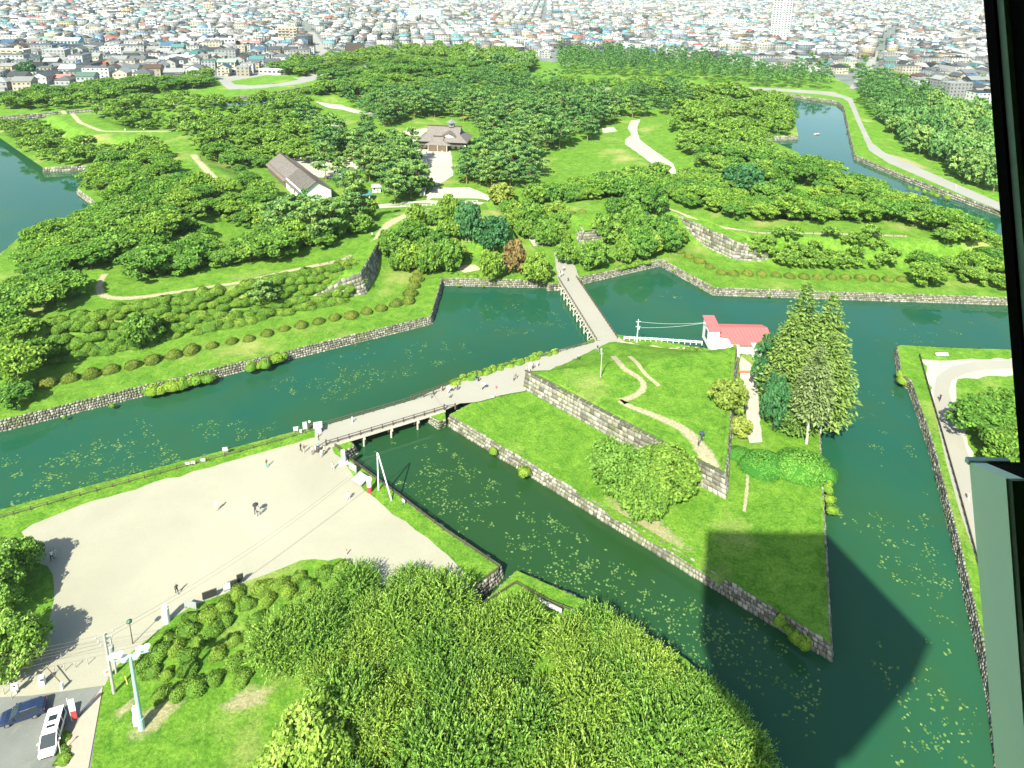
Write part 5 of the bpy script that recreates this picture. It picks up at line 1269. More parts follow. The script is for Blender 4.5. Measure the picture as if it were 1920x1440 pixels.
# gablet on the front slope
roof_slab([(-.9, 1.8, 6.6), (3.0, 1.8, 8.2), (3.0, 5.5, 9.2), (-.9, 5.5, 7.6)], .15).build('dormer_roof', M['brown_roof'], hall)
roof_slab([(6.9, 1.8, 6.6), (3.0, 1.8, 8.2), (3.0, 5.5, 9.2), (6.9, 5.5, 7.6)], .15).build('dormer_roof', M['brown_roof'], hall)
MB().add([(-.4, 2.2, 6.2), (6.4, 2.2, 6.2), (3.0, 2.2, 8.0)], [(0, 1, 2)]).build('dormer_gable', M['offwhite'], hall)
M['slate'] = plain('slate turret roof', (.16, .17, .175), .6)
MB().box(3.5, HD / 2, 11.6, 2.6, 2.6, 2.2).build('turret', M['slate'], hall); MB().lathe([(3.0, 0), (.2, 1.7)], 4, (3.5, HD / 2, 12.6)).build('turret_roof', M['slate'], hall); MB().tube([(3.5, HD / 2, 14), (3.5, HD / 2, 15.6)], .12, 6).build('finial', M['slate'], hall)
# guard hut and little kiosks
def hut(label, px, w, d, h, rz, roofmat, name='guard_hut', z=3.0, pitch=.9):
    t = thing(name, label, 'hut', at(px[0], px[1], z), rz)
    MB().box(0, d / 2, h / 2, w, d, h).build('wall', M['offwhite'], t)
    for s in (0, 1):
        y0, y1 = (-.5, d / 2) if s == 0 else (d + .5, d / 2); roof_slab([(-w / 2 - .4, y0, h - .1), (w / 2 + .4, y0, h - .1), (w / 2 + .4, y1, h + pitch), (-w / 2 - .4, y1, h + pitch)], .14).build('roof_slope', roofmat, t)
    for sx in (-1, 1): MB().add([(sx * w / 2, 0, h), (sx * w / 2, d, h), (sx * w / 2, d / 2, h + pitch - .1)], [(0, 1, 2)] if sx > 0 else [(0, 2, 1)]).build('gable', M['offwhite'], t)
    MB().box(w * .15, -.03, 1.15, .9, .1, 2.0).build('door', M['grey'], t); MB().box(-w * .25, -.03, 1.5, .8, .1, .9).build('window', M['win'], t)
    return t
hut('small white guard hut with a dark teal roof below the storehouse', (682, 378), 4.6, 4.6, 2.8, .12, M['teal_roof'])
hut('small white shed behind the teal-roofed guard hut', (706, 361), 3.2, 3, 2.3, .15, M['grey'], 'shed')
hut('tiny grey kiosk in the shade beside the gravel court', (792, 366), 2, 2, 2.2, .1, M['slate'], 'kiosk')
hut('low brown shelter at the left edge of the stand of pines', (742, 206), 5, 4, 2.5, .1, M['brown_roof'], 'shelter')
# red-roofed house
rh = thing('red_roofed_house', 'white house with a bright pinkish-red roof at the back of the ravelin', 'house', at(1336, 661, 2.4), 0.0)
Wd, Dp, He, Hr = 13.6, 7.4, 2.6, 4.3
MB().prism([(0, 0), (Wd, 0), (Wd, Dp), (0, Dp)], -.3, He).build('wall', M['offwhite'], rh)
roof_slab([(3.2, -.7, He - .15), (Wd + .6, -.7, He - .15), (Wd + .6, Dp * .62, Hr), (1.0, Dp * .62, Hr)], .16).build('roof_slope', M['red_roof'], rh)
roof_slab([(Wd + .6, Dp + .6, He + .6), (-.4, Dp + .6, He + .6), (-.4, Dp * .62, Hr), (Wd + .6, Dp * .62, Hr)], .16).build('roof_slope', M['red_roof'], rh)
battens(rh, [(3.2, -.7, He - .05), (Wd + .6, -.7, He - .05), (Wd + .6, Dp * .62, Hr + .08), (1.6, Dp * .62, Hr + .08)], 14, M['red_roof'], .07)
MB().prism([(-.4, 1.6), (1.8, 1.6), (1.8, Dp + .3), (-.4, Dp + .3)], -.3, 4.9).build('tower_wall', M['offwhite'], rh)
roof_slab([(-.7, 1.3, 4.9), (2.1, 1.3, 4.9), (2.1, Dp + .6, 5.5), (-.7, Dp + .6, 5.5)], .16).build('tower_roof', M['red_roof'], rh)
MB().box(1.9, .3, 1.5, 3.6, 2.4, 3.2).build('front_block', M['offwhite'], rh); MB().box(4.6, -.6, 1.2, 2.4, 1.6, 2.6).build('porch', M['offwhite'], rh)
MB().box(11.2, -1.0, 1.3, 4.4, 1.8, 2.6).build('annex', M['offwhite'], rh); MB().box(11.2, -1.2, 2.7, 4.8, 2.4, .14).build('annex_roof', M['white'], rh)
for x in (9.8, 11.4, 12.6): MB().box(x, -1.93, 1.5, .9, .08, .9).build('window', M['win'], rh)
MB().box(-.44, 4.6, 2.4, .08, 1.6, 2.2).build('window', M['win'], rh)
sd = thing('wooden_deck', 'small reddish-brown timber deck in front of the red-roofed house', 'deck', at(1402, 703, 2.4), .0)
MB().box(0, 0, .3, 4.0, 1.6, .6).build('planks', M['timber'] if False else plain('reddish boards', (.34, .15, .09), .8), sd); MB().box(0, -.9, .5, 4.0, .1, .9).build('railing', M['wood_pale'], sd)

# ------------------------------------------------------------------ plaza furniture
def board(name, label, px, w, h, face, legs=.6, mat='white', z=LAND, t=.12, frame='grey', group=None, cat='sign'):
    p = at(px[0], px[1], z); o = thing(name, label, cat, p, face, group)
    MB().box(0, 0, legs + h / 2, w, t, h).build('panel', M[frame], o); MB().box(0, -t / 2 - .012, legs + h / 2, w - .14, .02, h - .14).build('face', M[mat], o)
    for s in (-1, 1): MB().box(s * (w / 2 - .12), .02, (legs + .1) / 2, .09, .09, legs + .2).build('leg', M['grey'], o)
    return o
FC = math.radians(20)
board('sign_board', 'white sign board on the plaza bank fence, the lowest to the left', (352, 874), .85, .6, .26, .25)
board('sign_board', 'white sign board close beside the lowest one on the plaza bank', (362, 872), .85, .6, .26, .25)
board('sign_board', 'white sign board on the plaza bank, third from the left', (381, 867), .85, .6, .26, .25)
board('sign_board', 'taller white sign on two legs at the middle of the plaza bank', (423, 853), .9, .75, .26, .9)
board('sign_board', 'small white sign at the near bridge head, nearest the plaza bank', (555, 811), .9, .9, .3, .4)
board('litter_bin', 'small white bin between two signs at the near bridge head', (564, 812), .5, .8, .3, .05, cat='bin')
board('sign_board', 'tall white sign board left of the bridge post box', (572, 807), .8, 1.6, .3, .3)
b_ = thing('green_bin', 'green bin under a small round white sign at the bridge head', 'bin', at(579, 806, LAND)); MB().lathe([(.3, 0), (.34, .9), (.2, 1.0)], 12).build('barrel', M['green'], b_); MB().tube([(.2, .1, 0), (.2, .1, 1.7)], .04, 6).build('pole', M['grey'], b_); MB().ball((.2, .05, 1.8), (.26, .08, .26)).build('disc', M['white'], b_)
k_ = thing('guide_kiosk', 'small pale booth with a slanting roof at the far side of the bridge head', 'kiosk', at(597, 815, LAND), .3)
MB().box(0, 0, .95, 1.15, .9, 1.9).build('box', M['offwhite'], k_); roof_slab([(-.8, -.7, 1.95), (.8, -.7, 1.95), (.8, .8, 2.3), (-.8, .8, 2.3)], .1).build('roof', M['wood_pale'], k_)
# right of the bridge
st_ = thing('stone_monument', 'pale upright stone monument on a base by the bridge railing', 'monument', at(644, 869, LAND), .5)
MB().box(0, 0, .2, 1.6, 1.3, .4).build('base', M['stele'], st_); MB().box(0, 0, 1.6, .72, .5, 2.5, 0, .9).build('shaft', M['stele'], st_)
board('sign_board', 'white notice board on the plaza edge beside the stone monument', (662, 884), 1.9, 1.25, -.62, .3, t=.16)
pl = thing('information_desk', 'low grey sloping map table on the plaza edge', 'map table', at(676, 903, LAND), -.62)
MB().add([(-1.2, -.95, .5), (1.2, -.95, .5), (1.2, .95, .95), (-1.2, .95, .95), (-1.2, -.95, .38), (1.2, -.95, .38), (1.2, .95, .8), (-1.2, .95, .8)], [(0, 1, 2, 3), (7, 6, 5, 4), (4, 5, 1, 0), (5, 6, 2, 1), (6, 7, 3, 2), (7, 4, 0, 3)]).build('table_top', M['grey'], pl)
for sx in (-1, 1): MB().box(sx * .9, 0, .25, .2, 1.0, .5).build('leg', M['grey'], pl)
vm = thing('advert_pillar', 'round white pillar with a red lower half beside the lily moat', 'pillar', at(693, 922, LAND), 0)
MB().lathe([(.42, 0), (.42, 1.15)], 14).build('red_band', M['red'], vm); MB().lathe([(.41, 1.15), (.41, 2.3)], 14).build('white_band', M['white'], vm); MB().lathe([(.5, 2.3), (.52, 2.6), (.35, 2.8)], 14).build('cap', M['white'], vm)
vp = thing('forked_pole', 'tall pale pole with a slanting stay, shaped like a narrow V turned over', 'pole', at(710, 919, LAND), 0)
b2 = at(735, 939, LAND) - at(710, 919, LAND); topv = Vector((0.0, .0, 7.5))
MB().tube([(0, 0, -.3), tuple(topv)], [.15, .11], 8).build('pole', M['palepole'], vp); MB().tube([(b2.x, b2.y, -.3), (topv.x + .12, topv.y, 7.35)], .12, 8).build('stay', M['palepole'], vp)
board('sign_board', 'little white plate on the fence of the lily moat', (757, 945), .7, .55, -.7, .4)
board('information_board', 'two long white boards on the fence beyond the culvert', (1040, 1146), 2.2, .7, -.5, .3)
board('information_board', 'second long white board on the fence beyond the culvert', (1022, 1138), 2.0, .7, -.5, .3)
for i, x in enumerate((1757, 1763, 1769, 1775)):
    p = at(x, 668, LAND); o = thing('park_bench', ORD[i] + ' white bench from the left at the right bank corner', 'bench', p, -.02, 'white benches at the right bank')
    MB().box(0, 0, .42, .62, .5, .08).build('seat', M['white'], o); MB().box(0, .22, .68, .62, .06, .4).build('backrest', M['white'], o)
    for s in (-1, 1): MB().box(s * .25, 0, .2, .07, .42, .42).build('leg', M['grey'], o)
# plaza lower edge
cp = thing('white_column', 'white round column standing at the lower plaza edge', 'column', at(313, 1166, LAND)); MB().lathe([(.44, 0), (.44, 2.35), (.30, 2.5)], 18).build('shaft', M['white'], cp); MB().lathe([(.3, 0), (.34, .16), (.1, .3)], 14, (0, 0, 2.5)).build('cap', M['white'], cp)
board('sign_board', 'white sign board next to the white column', (358, 1143), 1.9, 1.0, 2.95, .4)
MB_ = board('notice_board', 'dark roofed notice board right of the white sign at the plaza edge', (394, 1123), 1.9, 1.2, .48, .3, 'black', frame='wood_dark')
board('notice_board', 'white end panel of the dark board group at the plaza edge', (426, 1108), 1.0, 1.1, .48, .3, 'white')
board('notice_board', 'dark board right of the white end panel', (437, 1103), 1.3, 1.1, .48, .3, 'black', frame='wood_dark')
board('notice_board', 'narrow dark board at the right end of the group by the plaza edge', (451, 1094), .9, 1.4, .48, .3, 'black', frame='wood_dark')
# lamp, poles
sl = thing('street_lamp', 'slim street lamp with a dark green head at the plaza edge', 'lamp', at(249, 1207, LAND)); MB().tube([(0, 0, -.2), (0, 0, 3.6)], [.07, .05], 8).build('post', M['wood_dark'], sl); MB().lathe([(.1, 0), (.34, .1), (.34, .3), (.08, .5)], 10, (0, 0, 3.5)).build('lamp_head', plain('dark green enamel', (.03, .10, .06), .4), sl)
tp = thing('floodlight_mast', 'pale teal steel mast with a cluster of white floodlights', 'mast', at(266, 1366, LAND), .35)
MB().tube([(0, 0, -.2), (0, 0, 1.6)], .36, 14).build('mast_base', M['teal_steel'], tp); MB().tube([(0, 0, 1.6), (0, 0, 11.0)], [.27, .17], 12).build('mast', M['teal_steel'], tp)
MB().box(-.5, .1, 1.4, .5, .5, 1.3).build('cabinet', M['palepole'], tp); MB().box(-.45, .1, 2.9, .45, .45, .9).build('cabinet', M['palepole'], tp)
MB().bar((-1.9, 0, 10.9), (1.9, 0, 10.9), .14).build('cross_arm', M['teal_steel'], tp); MB().bar((-.9, 0, 10.3), (.9, 0, 10.3), .12).build('cross_arm', M['teal_steel'], tp)
for i, (x, z) in enumerate(((-1.7, 11.1), (-1.0, 11.1), (1.0, 11.1), (1.7, 11.1), (-.6, 10.4), (.6, 10.4))):
    l = MB().lathe([(.12, 0), (.42, .3), (.42, .5), (.3, .55)], 10, (x, 0, z)).build('floodlight', M['white'], tp)
up = thing('utility_pole', 'grey utility pole with crossarms and a transformer beside the pink pavement', 'utility pole', at(214, 1299, LAND), .6)
MB().tube([(0, 0, -.3), (0, 0, 9.2)], [.19, .12], 8).build('pole', M['concrete'], up)
for z, w in ((8.9, 2.0), (8.2, 1.6), (7.5, 1.2)):
    MB().bar((-w / 2, .1, z), (w / 2, .1, z), .1).build('crossarm', M['grey'], up)
    for x in (-w / 2 + .1, 0.15, w / 2 - .1): MB().lathe([(.05, 0), (.08, .1), (.04, .22)], 6, (x, .1, z + .05)).build('insulator', M['white'], up)
MB().lathe([(.26, 0), (.3, .1), (.3, .8), (.2, .9)], 10, (.45, 0, 6.2)).build('transformer', M['grey'], up)
sp_ = thing('utility_pole', 'thinner pole close behind the grey utility pole', 'utility pole', at(218, 1262, LAND), .6); MB().tube([(0, 0, -.2), (0, 0, 6.0)], [.13, .1], 8).build('pole', M['concrete'], sp_); MB().box(.1, -.12, 2.6, .35, .1, 1.0).build('plate', M['white'], sp_)
p2 = thing('utility_pole', 'slender pale utility pole at the water edge left of the red roof', 'utility pole', at(1194, 642, 2.4), .2); MB().tube([(0, 0, -.2), (0, 0, 6.2)], [.14, .09], 8).build('pole', M['palepole'], p2)
for z in (5.6, 4.3): MB().bar((-.6, 0, z), (.6, 0, z), .09).build('crossarm', M['palepole'], p2)
MB().box(.25, 0, 3.9, .3, .3, .7).build('transformer', M['palepole'], p2)
p3 = thing('utility_pole', 'pole with a stay on the ravelin lawn above the trail', 'utility pole', on(1126, 707), .2); MB().tube([(0, 0, -.2), (0, 0, 6.0)], [.13, .09], 8).build('pole', M['concrete'], p3); MB().bar((-.5, 0, 5.6), (.5, 0, 5.6), .08).build('crossarm', M['grey'], p3)
board('sign_board', 'small white sign by the trail at the top of the ravelin lawn', (1181, 688), .6, .7, .1, .8, z=4.2)
board('sign_board', 'small white plate in the grass below the causeway road', (924, 746), .7, .5, .1, .1, z=2.6)
def cable(name, label, a, b, sag, r=.022, mat='wood_dark'):
    a, b = Vector(a), Vector(b); pts = [a.lerp(b, t / 14) - Vector((0, 0, sag * 4 * (t / 14) * (1 - t / 14))) for t in range(15)]
    return tag(MB().tube(pts, r, 4).build(name, M[mat]), label, 'cable')
ut = at(214, 1299, LAND) + Vector((0, 0, 8.9)); vt = at(710, 919, LAND) + Vector((0, 0, 7.4))
cable('overhead_wire', 'upper thin wire from the utility pole to the forked pole', ut, vt, 1.6, .018)
cable('overhead_wire', 'lower thin wire from the utility pole to the forked pole', ut - Vector((.4, 0, .8)), vt - Vector((0, 0, .5)), 1.8, .018)
for i, (dz, dx, lab) in enumerate(((0, -.8, 'highest'), (-.1, .8, 'second highest'), (-.7, -.6, 'third'), (-.7, .6, 'fourth'), (-1.4, 0, 'lowest'))):
    cable('overhead_wire', lab + ' wire from the utility pole over the cars to the left', ut + Vector((dx, 0, dz)), at(-160, 1345 + i * 8, LAND) + Vector((0, 0, 8 + dz)), .7, .016)
for dz, lab in ((-.6, 'upper'), (-2.2, 'lower')): cable('overhead_wire', lab + ' wire from the pale pole to the red-roofed house', at(1194, 642, 2.4) + Vector((0, 0, 6.2 + dz)), at(1336, 661, 2.4) + Vector((-.3, 5, 5.2)), .5, .02, 'palepole')
# parking entrance
bs = thing('barrier_sign', 'white sign box on a leg at the left of the parking entrance', 'sign', at(30, 1300, LAND), .25); MB().box(0, 0, 1.1, .75, .25, .8).build('panel', M['white'], bs); MB().box(0, -.14, 1.25, .3, .03, .18).build('mark', M['black'], bs); MB().box(0, .02, .35, .2, .16, .8).build('leg', M['white'], bs)
tm = thing('ticket_machine', 'white ticket machine at the parking entrance', 'ticket machine', at(80, 1283, LAND), .3); MB().box(0, 0, .65, .6, .5, 1.3).build('cabinet', M['offwhite'], tm); MB().box(.1, -.26, .95, .35, .04, .3).build('screen', M['win'], tm)
ba = thing('road_barrier', 'thin barrier arm on a box at the parking entrance', 'barrier', at(117, 1292, LAND), 0); e_ = at(90, 1264, LAND) - at(117, 1292, LAND); MB().bar((0, 0, .95), (e_.x, e_.y, 1.15), .08).build('arm', M['wood_dark'], ba); MB().box(0, 0, .5, .3, .3, 1.0).build('post', M['white'], ba)
fl = thing('banner_pole', 'leaning white and red banner on a pole behind the white van', 'banner', at(135, 1352, LAND), .2)
MB().tube([(0, 0, 0), (-.15, .1, 3.4)], .05, 6).build('pole', M['white'], fl); MB().prism([(.04, -.04), (.62, -.04), (.62, .02), (.04, .02)], 1.5, 3.3).build('white_cloth', M['white'], fl); MB().prism([(.04, -.04), (.62, -.04), (.62, .02), (.04, .02)], .35, 1.5).build('red_cloth', M['red'], fl)
for i, (x, y) in enumerate(((103, 1262), (122, 1258), (142, 1252), (165, 1246), (8, 1302), (22, 1310))):
    p = at(x, y, LAND); o = thing('bollard', (ORD[i] + ' thin grey chain post along the lower end of the plaza'), 'post', p, 0, 'chain posts at the parking entrance'); MB().tube([(0, 0, 0), (0, 0, .85)], .05, 6).build('post', M['concrete'], o); MB().ball((0, 0, .88), .08, 8, 5).build('knob', M['concrete'], o)
os_ = thing('road_sign', 'small white sign with an orange mark at the foot of the utility pole', 'sign', at(203, 1272, LAND), .4); MB().box(0, 0, 1.0, .7, .06, .9).build('panel', M['white'], os_); MB().ball((0, -.04, 1.1), (.22, .03, .22), 10, 6).build('mark', M['orange'], os_); MB().box(0, .04, .3, .06, .06, .7).build('leg', M['grey'], os_)
ys = thing('guy_guard', 'yellow guy-wire guard slanting in the grass by the utility pole', 'guard', at(239, 1283, LAND), 0); MB().tube([(0, 0, 0), (-.5, .4, 1.4)], .05, 6).build('sleeve', plain('yellow sleeve', (.65, .55, .12), .6), ys)
rp_ = thing('marker_post', 'short pinkish post at the plaza edge above the thicket', 'post', at(650, 1040, LAND)); MB().tube([(0, 0, 0), (0, 0, .9)], .09, 8).build('shaft', plain('faded pink paint', (.6, .35, .3), .7), rp_); MB().ball((0, 0, .92), .1, 8, 5).build('knob', M['red'], rp_)
wp_ = thing('marker_post', 'thin white post beside the parked van', 'post', at(114, 1415, LAND)); MB().tube([(0, 0, 0), (0, 0, 1.9)], .05, 6).build('shaft', M['white'], wp_); MB().box(0, 0, 1.9, .22, .04, .25).build('plate', M['orange'], wp_)
# rowing boat
bt = thing('rowing_boat', 'white rowing boat with a red rim on the blue water', 'boat', at(1531, 252, 0), .25)
hull = MB(); sec = [(-2.2, .05, .35), (-1.5, .55, .0), (0, .75, -.05), (1.4, .6, .0), (2.0, .45, .2)]
vs = []; fs = []
for x, w, z in sec: vs += [(x, -w, .5), (x, -w * .6, z), (x, w * .6, z), (x, w, .5)]
for i in range(4):
    for k in range(3): a = i * 4 + k; fs.append((a, a + 4, a + 5, a + 1))
hull.add(vs, [f[::-1] for f in fs] + [(0, 1, 2, 3), (19, 18, 17, 16)]); hull.build('hull', M['white'], bt)
rim = MB(); L_ = [(x, -w, .52) for x, w, z in sec]; Rm = [(x, w, .52) for x, w, z in sec]; rim.tube(L_, .07, 5); rim.tube(Rm, .07, 5); rim.build('rim', M['red'], bt)
for x in (-.8, .6): MB().box(x, 0, .38, .3, 1.1, .05).build('thwart', M['wood_pale'], bt)
# ------------------------------------------------------------------ the town
def house_design(style, w, d, h):
    """returns wall, roof, window meshes (MB) of one house, front towards -y"""
    wl, rf, wn = MB(), MB(), MB()
    def pane(x, y, z, sx, sz, axis):
        if axis == 'y': wn.box(x, y, z, sx, .08, sz)
        else: wn.box(x, y, z, .08, sx, sz)
    fl = max(1, round(h / 2.9))
    for f in range(fl):
        z = f * h / fl + 1.55; n = max(2, int(w / 2.9))
        for i in range(n):
            x = -w / 2 + w * (i + .5) / n; pane(x, -d / 2 - .03, z, 1.5 if (i + f) % 3 else .9, 1.25, 'y')
        for i in range(max(1, int(d / 3.4))):
            y = -d / 2 + d * (i + .5) / max(1, int(d / 3.4))
            for s in (-1, 1): pane(s * (w / 2 + .03), y, z, 1.1, 1.0, 'x')
    wl.prism([(-w / 2, -d / 2), (w / 2, -d / 2), (w / 2, d / 2), (-w / 2, d / 2)], -.3, h)
    o = .5
    def slab(q, th=.16):
        p = [Vector(v) for v in q]; n = (p[1] - p[0]).cross(p[-1] - p[0]).normalized()
        if n.z < 0: n = -n; p = p[::-1]
        k = len(p); vs = [v - n * th for v in p] + p
        rf.add(vs, [tuple(range(k - 1, -1, -1)), tuple(range(k, 2 * k))] + [(i, (i + 1) % k, k + (i + 1) % k, k + i) for i in range(k)])
    if style == 'gable':
        r = d * .26
        slab([(-w / 2 - o, -d / 2 - o, h - .25), (w / 2 + o, -d / 2 - o, h - .25), (w / 2 + o, 0, h + r), (-w / 2 - o, 0, h + r)])
        slab([(w / 2 + o, d / 2 + o, h - .25), (-w / 2 - o, d / 2 + o, h - .25), (-w / 2 - o, 0, h + r), (w / 2 + o, 0, h + r)])
        for s in (-1, 1):
            t = [(s * w / 2, -d / 2, h), (s * w / 2, d / 2, h), (s * w / 2, 0, h + r - .12)]; wl.add(t, [(0, 1, 2)] if s > 0 else [(0, 2, 1)])
    elif style == 'front':       # gable towards the viewer
        r = w * .28
        for s in (-1, 1): slab([(s * (w / 2 + o), -d / 2 - o, h - .25), (s * (w / 2 + o), d / 2 + o, h - .25), (0, d / 2 + o, h + r), (0, -d / 2 - o, h + r)])
        wl.add([(-w / 2, -d / 2, h), (w / 2, -d / 2, h), (0, -d / 2, h + r - .12)], [(0, 1, 2)]); wl.add([(-w / 2, d / 2, h), (w / 2, d / 2, h), (0, d / 2, h + r - .12)], [(0, 2, 1)])
    elif style == 'hip':
        r = d * .24; k = max(.2, (w - d) / 2); A = [(-w / 2 - o, -d / 2 - o, h - .1), (w / 2 + o, -d / 2 - o, h - .1), (w / 2 + o, d / 2 + o, h - .1), (-w / 2 - o, d / 2 + o, h - .1)]; P, Q = (-k, 0, h + r), (k, 0, h + r)
        slab([A[0], A[1], Q, P]); slab([A[2], A[3], P, Q]); slab([A[1], A[2], Q]); slab([A[3], A[0], P])
    elif style == 'shed':
        slab([(-w / 2 - o, -d / 2 - o, h - .1), (w / 2 + o, -d / 2 - o, h - .1), (w / 2 + o, d / 2 + o, h + 1.3), (-w / 2 - o, d / 2 + o, h + 1.3)])
        wl.add([(-w / 2, -d / 2, h), (-w / 2, d / 2, h), (-w / 2, d / 2, h + 1.15)], [(0, 2, 1)]); wl.add([(w / 2, -d / 2, h), (w / 2, d / 2, h), (w / 2, d / 2, h + 1.15)], [(0, 1, 2)])
    else:                        # flat roof with a rim and a small stair head
        rf.box(0, 0, h + .12, w + .3, d + .3, .24); rf.box(w * .2, d * .15, h + .9, w * .22, d * .25, 1.4)
    if style in ('gable', 'hip', 'front') and w > 8:     # an entrance wing with its own little roof
        wl.box(w * .27, -d / 2 - .8, 1.25, w * .32, 1.6, 2.5); rf.box(w * .27, -d / 2 - .9, 2.6, w * .36, 2.0, .14)
    return wl, rf, wn
DES = [('gable', 9.5, 8, 5.6), ('front', 8, 9.5, 5.6), ('hip', 10, 8.5, 5.4), ('flat', 9, 8.5, 6.2), ('shed', 8.5, 8, 5.4), ('gable', 12, 8, 3.2), ('hip', 9, 8, 3.3), ('flat', 15, 9, 8.8), ('front', 7.5, 8.5, 6.0), ('flat', 8, 8, 6.4)]
STY = {'gable': 'gabled', 'front': 'street-gabled', 'hip': 'hipped', 'flat': 'flat-roofed', 'shed': 'slant-roofed'}
WALLC = [('white', (.74, .73, .69)), ('white', (.66, .67, .65)), ('cream', (.68, .62, .48)), ('pale grey', (.50, .52, .51)), ('beige', (.55, .48, .37)), ('brown', (.26, .19, .14)), ('pale blue', (.42, .52, .58)), ('yellow', (.66, .55, .28)), ('dark grey', (.13, .14, .15))]
WALLW = [30, 22, 14, 12, 8, 3, 4, 2.5, 4]
ROOFC = [('slate grey', (.15, .165, .175)), ('pale grey', (.38, .39, .38)), ('teal', (.10, .27, .26)), ('blue', (.09, .20, .34)), ('brown', (.17, .11, .08)), ('red', (.40, .09, .07)), ('near-black', (.06, .065, .07)), ('white', (.60, .60, .57)), ('light green', (.24, .42, .34))]
ROOFW = [22, 26, 7, 4, 8, 1.6, 9, 20, 3]
SPECIAL = []          # footprints of the named buildings, kept free
def reserve(px, rad): SPECIAL.append((at(px[0], px[1], LAND).to_2d(), rad))
for px, rad in (((1462, 76), 26), ((285, 57), 11), ((540, 80), 17), ((790, 34), 40), ((1360, 50), 45), ((70, 40), 16), ((430, 80), 14), ((358, 133), 14), ((470, 80), 14), ((430, 137), 12), ((512, 140), 18), ((112, 155), 8), ((25, 115), 16), ((230, 112), 12), ((485, 20), 14), ((875, 25), 30), ((690, 25), 70), ((1450, 98), 10), ((490, 148), 22), ((1630, 120), 10), ((600, 90), 9)): reserve(px, rad)
lots = []
def gen_lots():
    r = random.Random(21)
    for sx, sy, y0, y1, rot in ((16.2, 18.2, 240, 1250, .16), (18.5, 21.5, 1250, 2900, -.05), (30, 32, 2900, 5200, .0)):
        c, s = math.cos(rot), math.sin(rot)
        nx, ny = int(6400 / sx), int(5600 / sy)
        for j in range(-8, ny):
            for i in range(-nx // 2, nx // 2):
                u = i * sx + (i // 9) * 6.0 + r.uniform(-1, 1); v = j * sy + (j // 2) * 6.5 + r.uniform(-1, 1)
                x, y = u * c - v * s, u * s + v * c
                if not (y0 <= y < y1): continue
                q = pr(x, y, 5)
                if not (-60 < q[0] < 1985 and -14 < q[1] < 420): continue
                lots.append((x, y, rot + (math.pi / 2 if r.random() < .3 else 0) + r.uniform(-.04, .04), q))
gen_lots()
A = np.array([(l[0], l[1]) for l in lots]); inp = inside(A[:, 0], A[:, 1], PARK) | (seg_dist(A[:, 0], A[:, 1], PARK) < 11) | inside(A[:, 0], A[:, 1], BANK)
lots = [l for l, b in zip(lots, inp) if not b and not any((l[0] - c.x) ** 2 + (l[1] - c.y) ** 2 < rad * rad for c, rad in SPECIAL)]
road1 = [at(x, y, LAND).to_2d() for x, y in ((1600, 170), (1648, 96), (1680, 50))]; road2 = [at(x, y, LAND).to_2d() for x, y in ((615, 120), (580, 62), (570, 40))]
A = np.array([(l[0], l[1]) for l in lots]); ok = (seg_dist(A[:, 0], A[:, 1], road1, False) > 10) & (seg_dist(A[:, 0], A[:, 1], road2, False) > 10)
lots = [l for l, b in zip(lots, ok) if b]
R.shuffle(lots); keep = [l for l in lots if R.random() < .93]; trees_at = [l for l in lots if l not in keep][:0]
lots = sorted(keep, key=lambda l: l[3][2])
print('LOTS', len(lots))
HM = []
for st, w, d, h in [(a, b * 1.3, c * 1.3, e * 1.22) for a, b, c, e in DES]:
    a, b, c = house_design(st, w, d, h); HM.append((a.mesh('wall', M['wall_c']), b.mesh('roof', M['roof_c']), c.mesh('window', M['win']), (a, b, c)))
def place_words(q):
    x, y, dd = q
    if x < 330: p = 'behind left tree belt' if y > 95 else 'in far-left streets'
    elif x < 640: p = 'near sports turf' if y > 85 else 'beyond sports turf'
    elif x < 1050: p = 'at northern park edge' if y > 60 else 'beyond northern park edge'
    elif x < 1430: p = 'behind pine belt'
    elif x < 1600: p = 'near apartment tower'
    else: p = 'beside pine wood' if y > 110 else 'above pine wood'
    return p
nind = 0; far = []; HL = {}
for l in lots:
    di = R.choices(range(len(DES)), [14, 12, 13, 15, 8, 6, 5, 12, 8, 12])[0]; wc = R.choices(WALLC, WALLW)[0]; rc = R.choices(ROOFC, ROOFW)[0]
    if nind < 285 and 0 < l[3][0] < 1880:
        nind += 1; st, w, d, h = DES[di]; pw = place_words(l[3])
        lab = f'{"low" if h < 4 else "tall" if h > 7.5 else ""} {wc[0]} {STY[st]} house, {rc[0]} roof, {pw}'.strip()
        t = thing('town_house', lab, 'house', (l[0], l[1], LAND - .02), l[2], f'{wc[0]} {STY[st]} houses {pw}')
        HL.setdefault(lab, []).append(t)
        for me, nm, cc in ((HM[di][0], 'wall', wc[1]), (HM[di][1], 'roof', rc[1]), (HM[di][2], 'window', None)):
            o = obj(nm, me, t)
            if cc: k = R.uniform(.28, .68); o.color = (cc[0] * k, cc[1] * k, cc[2] * k, 1)
            else: o['kind'] = 'stuff'
    else: far.append((l, di, wc[1], rc[1]))
for lab, ob in HL.items():
    if len(ob) > 1:
        for i, t in enumerate(sorted(ob, key=lambda o: pr(*o.location)[0])): t['label'] = f'{lab}, {ORD[i]} from left'
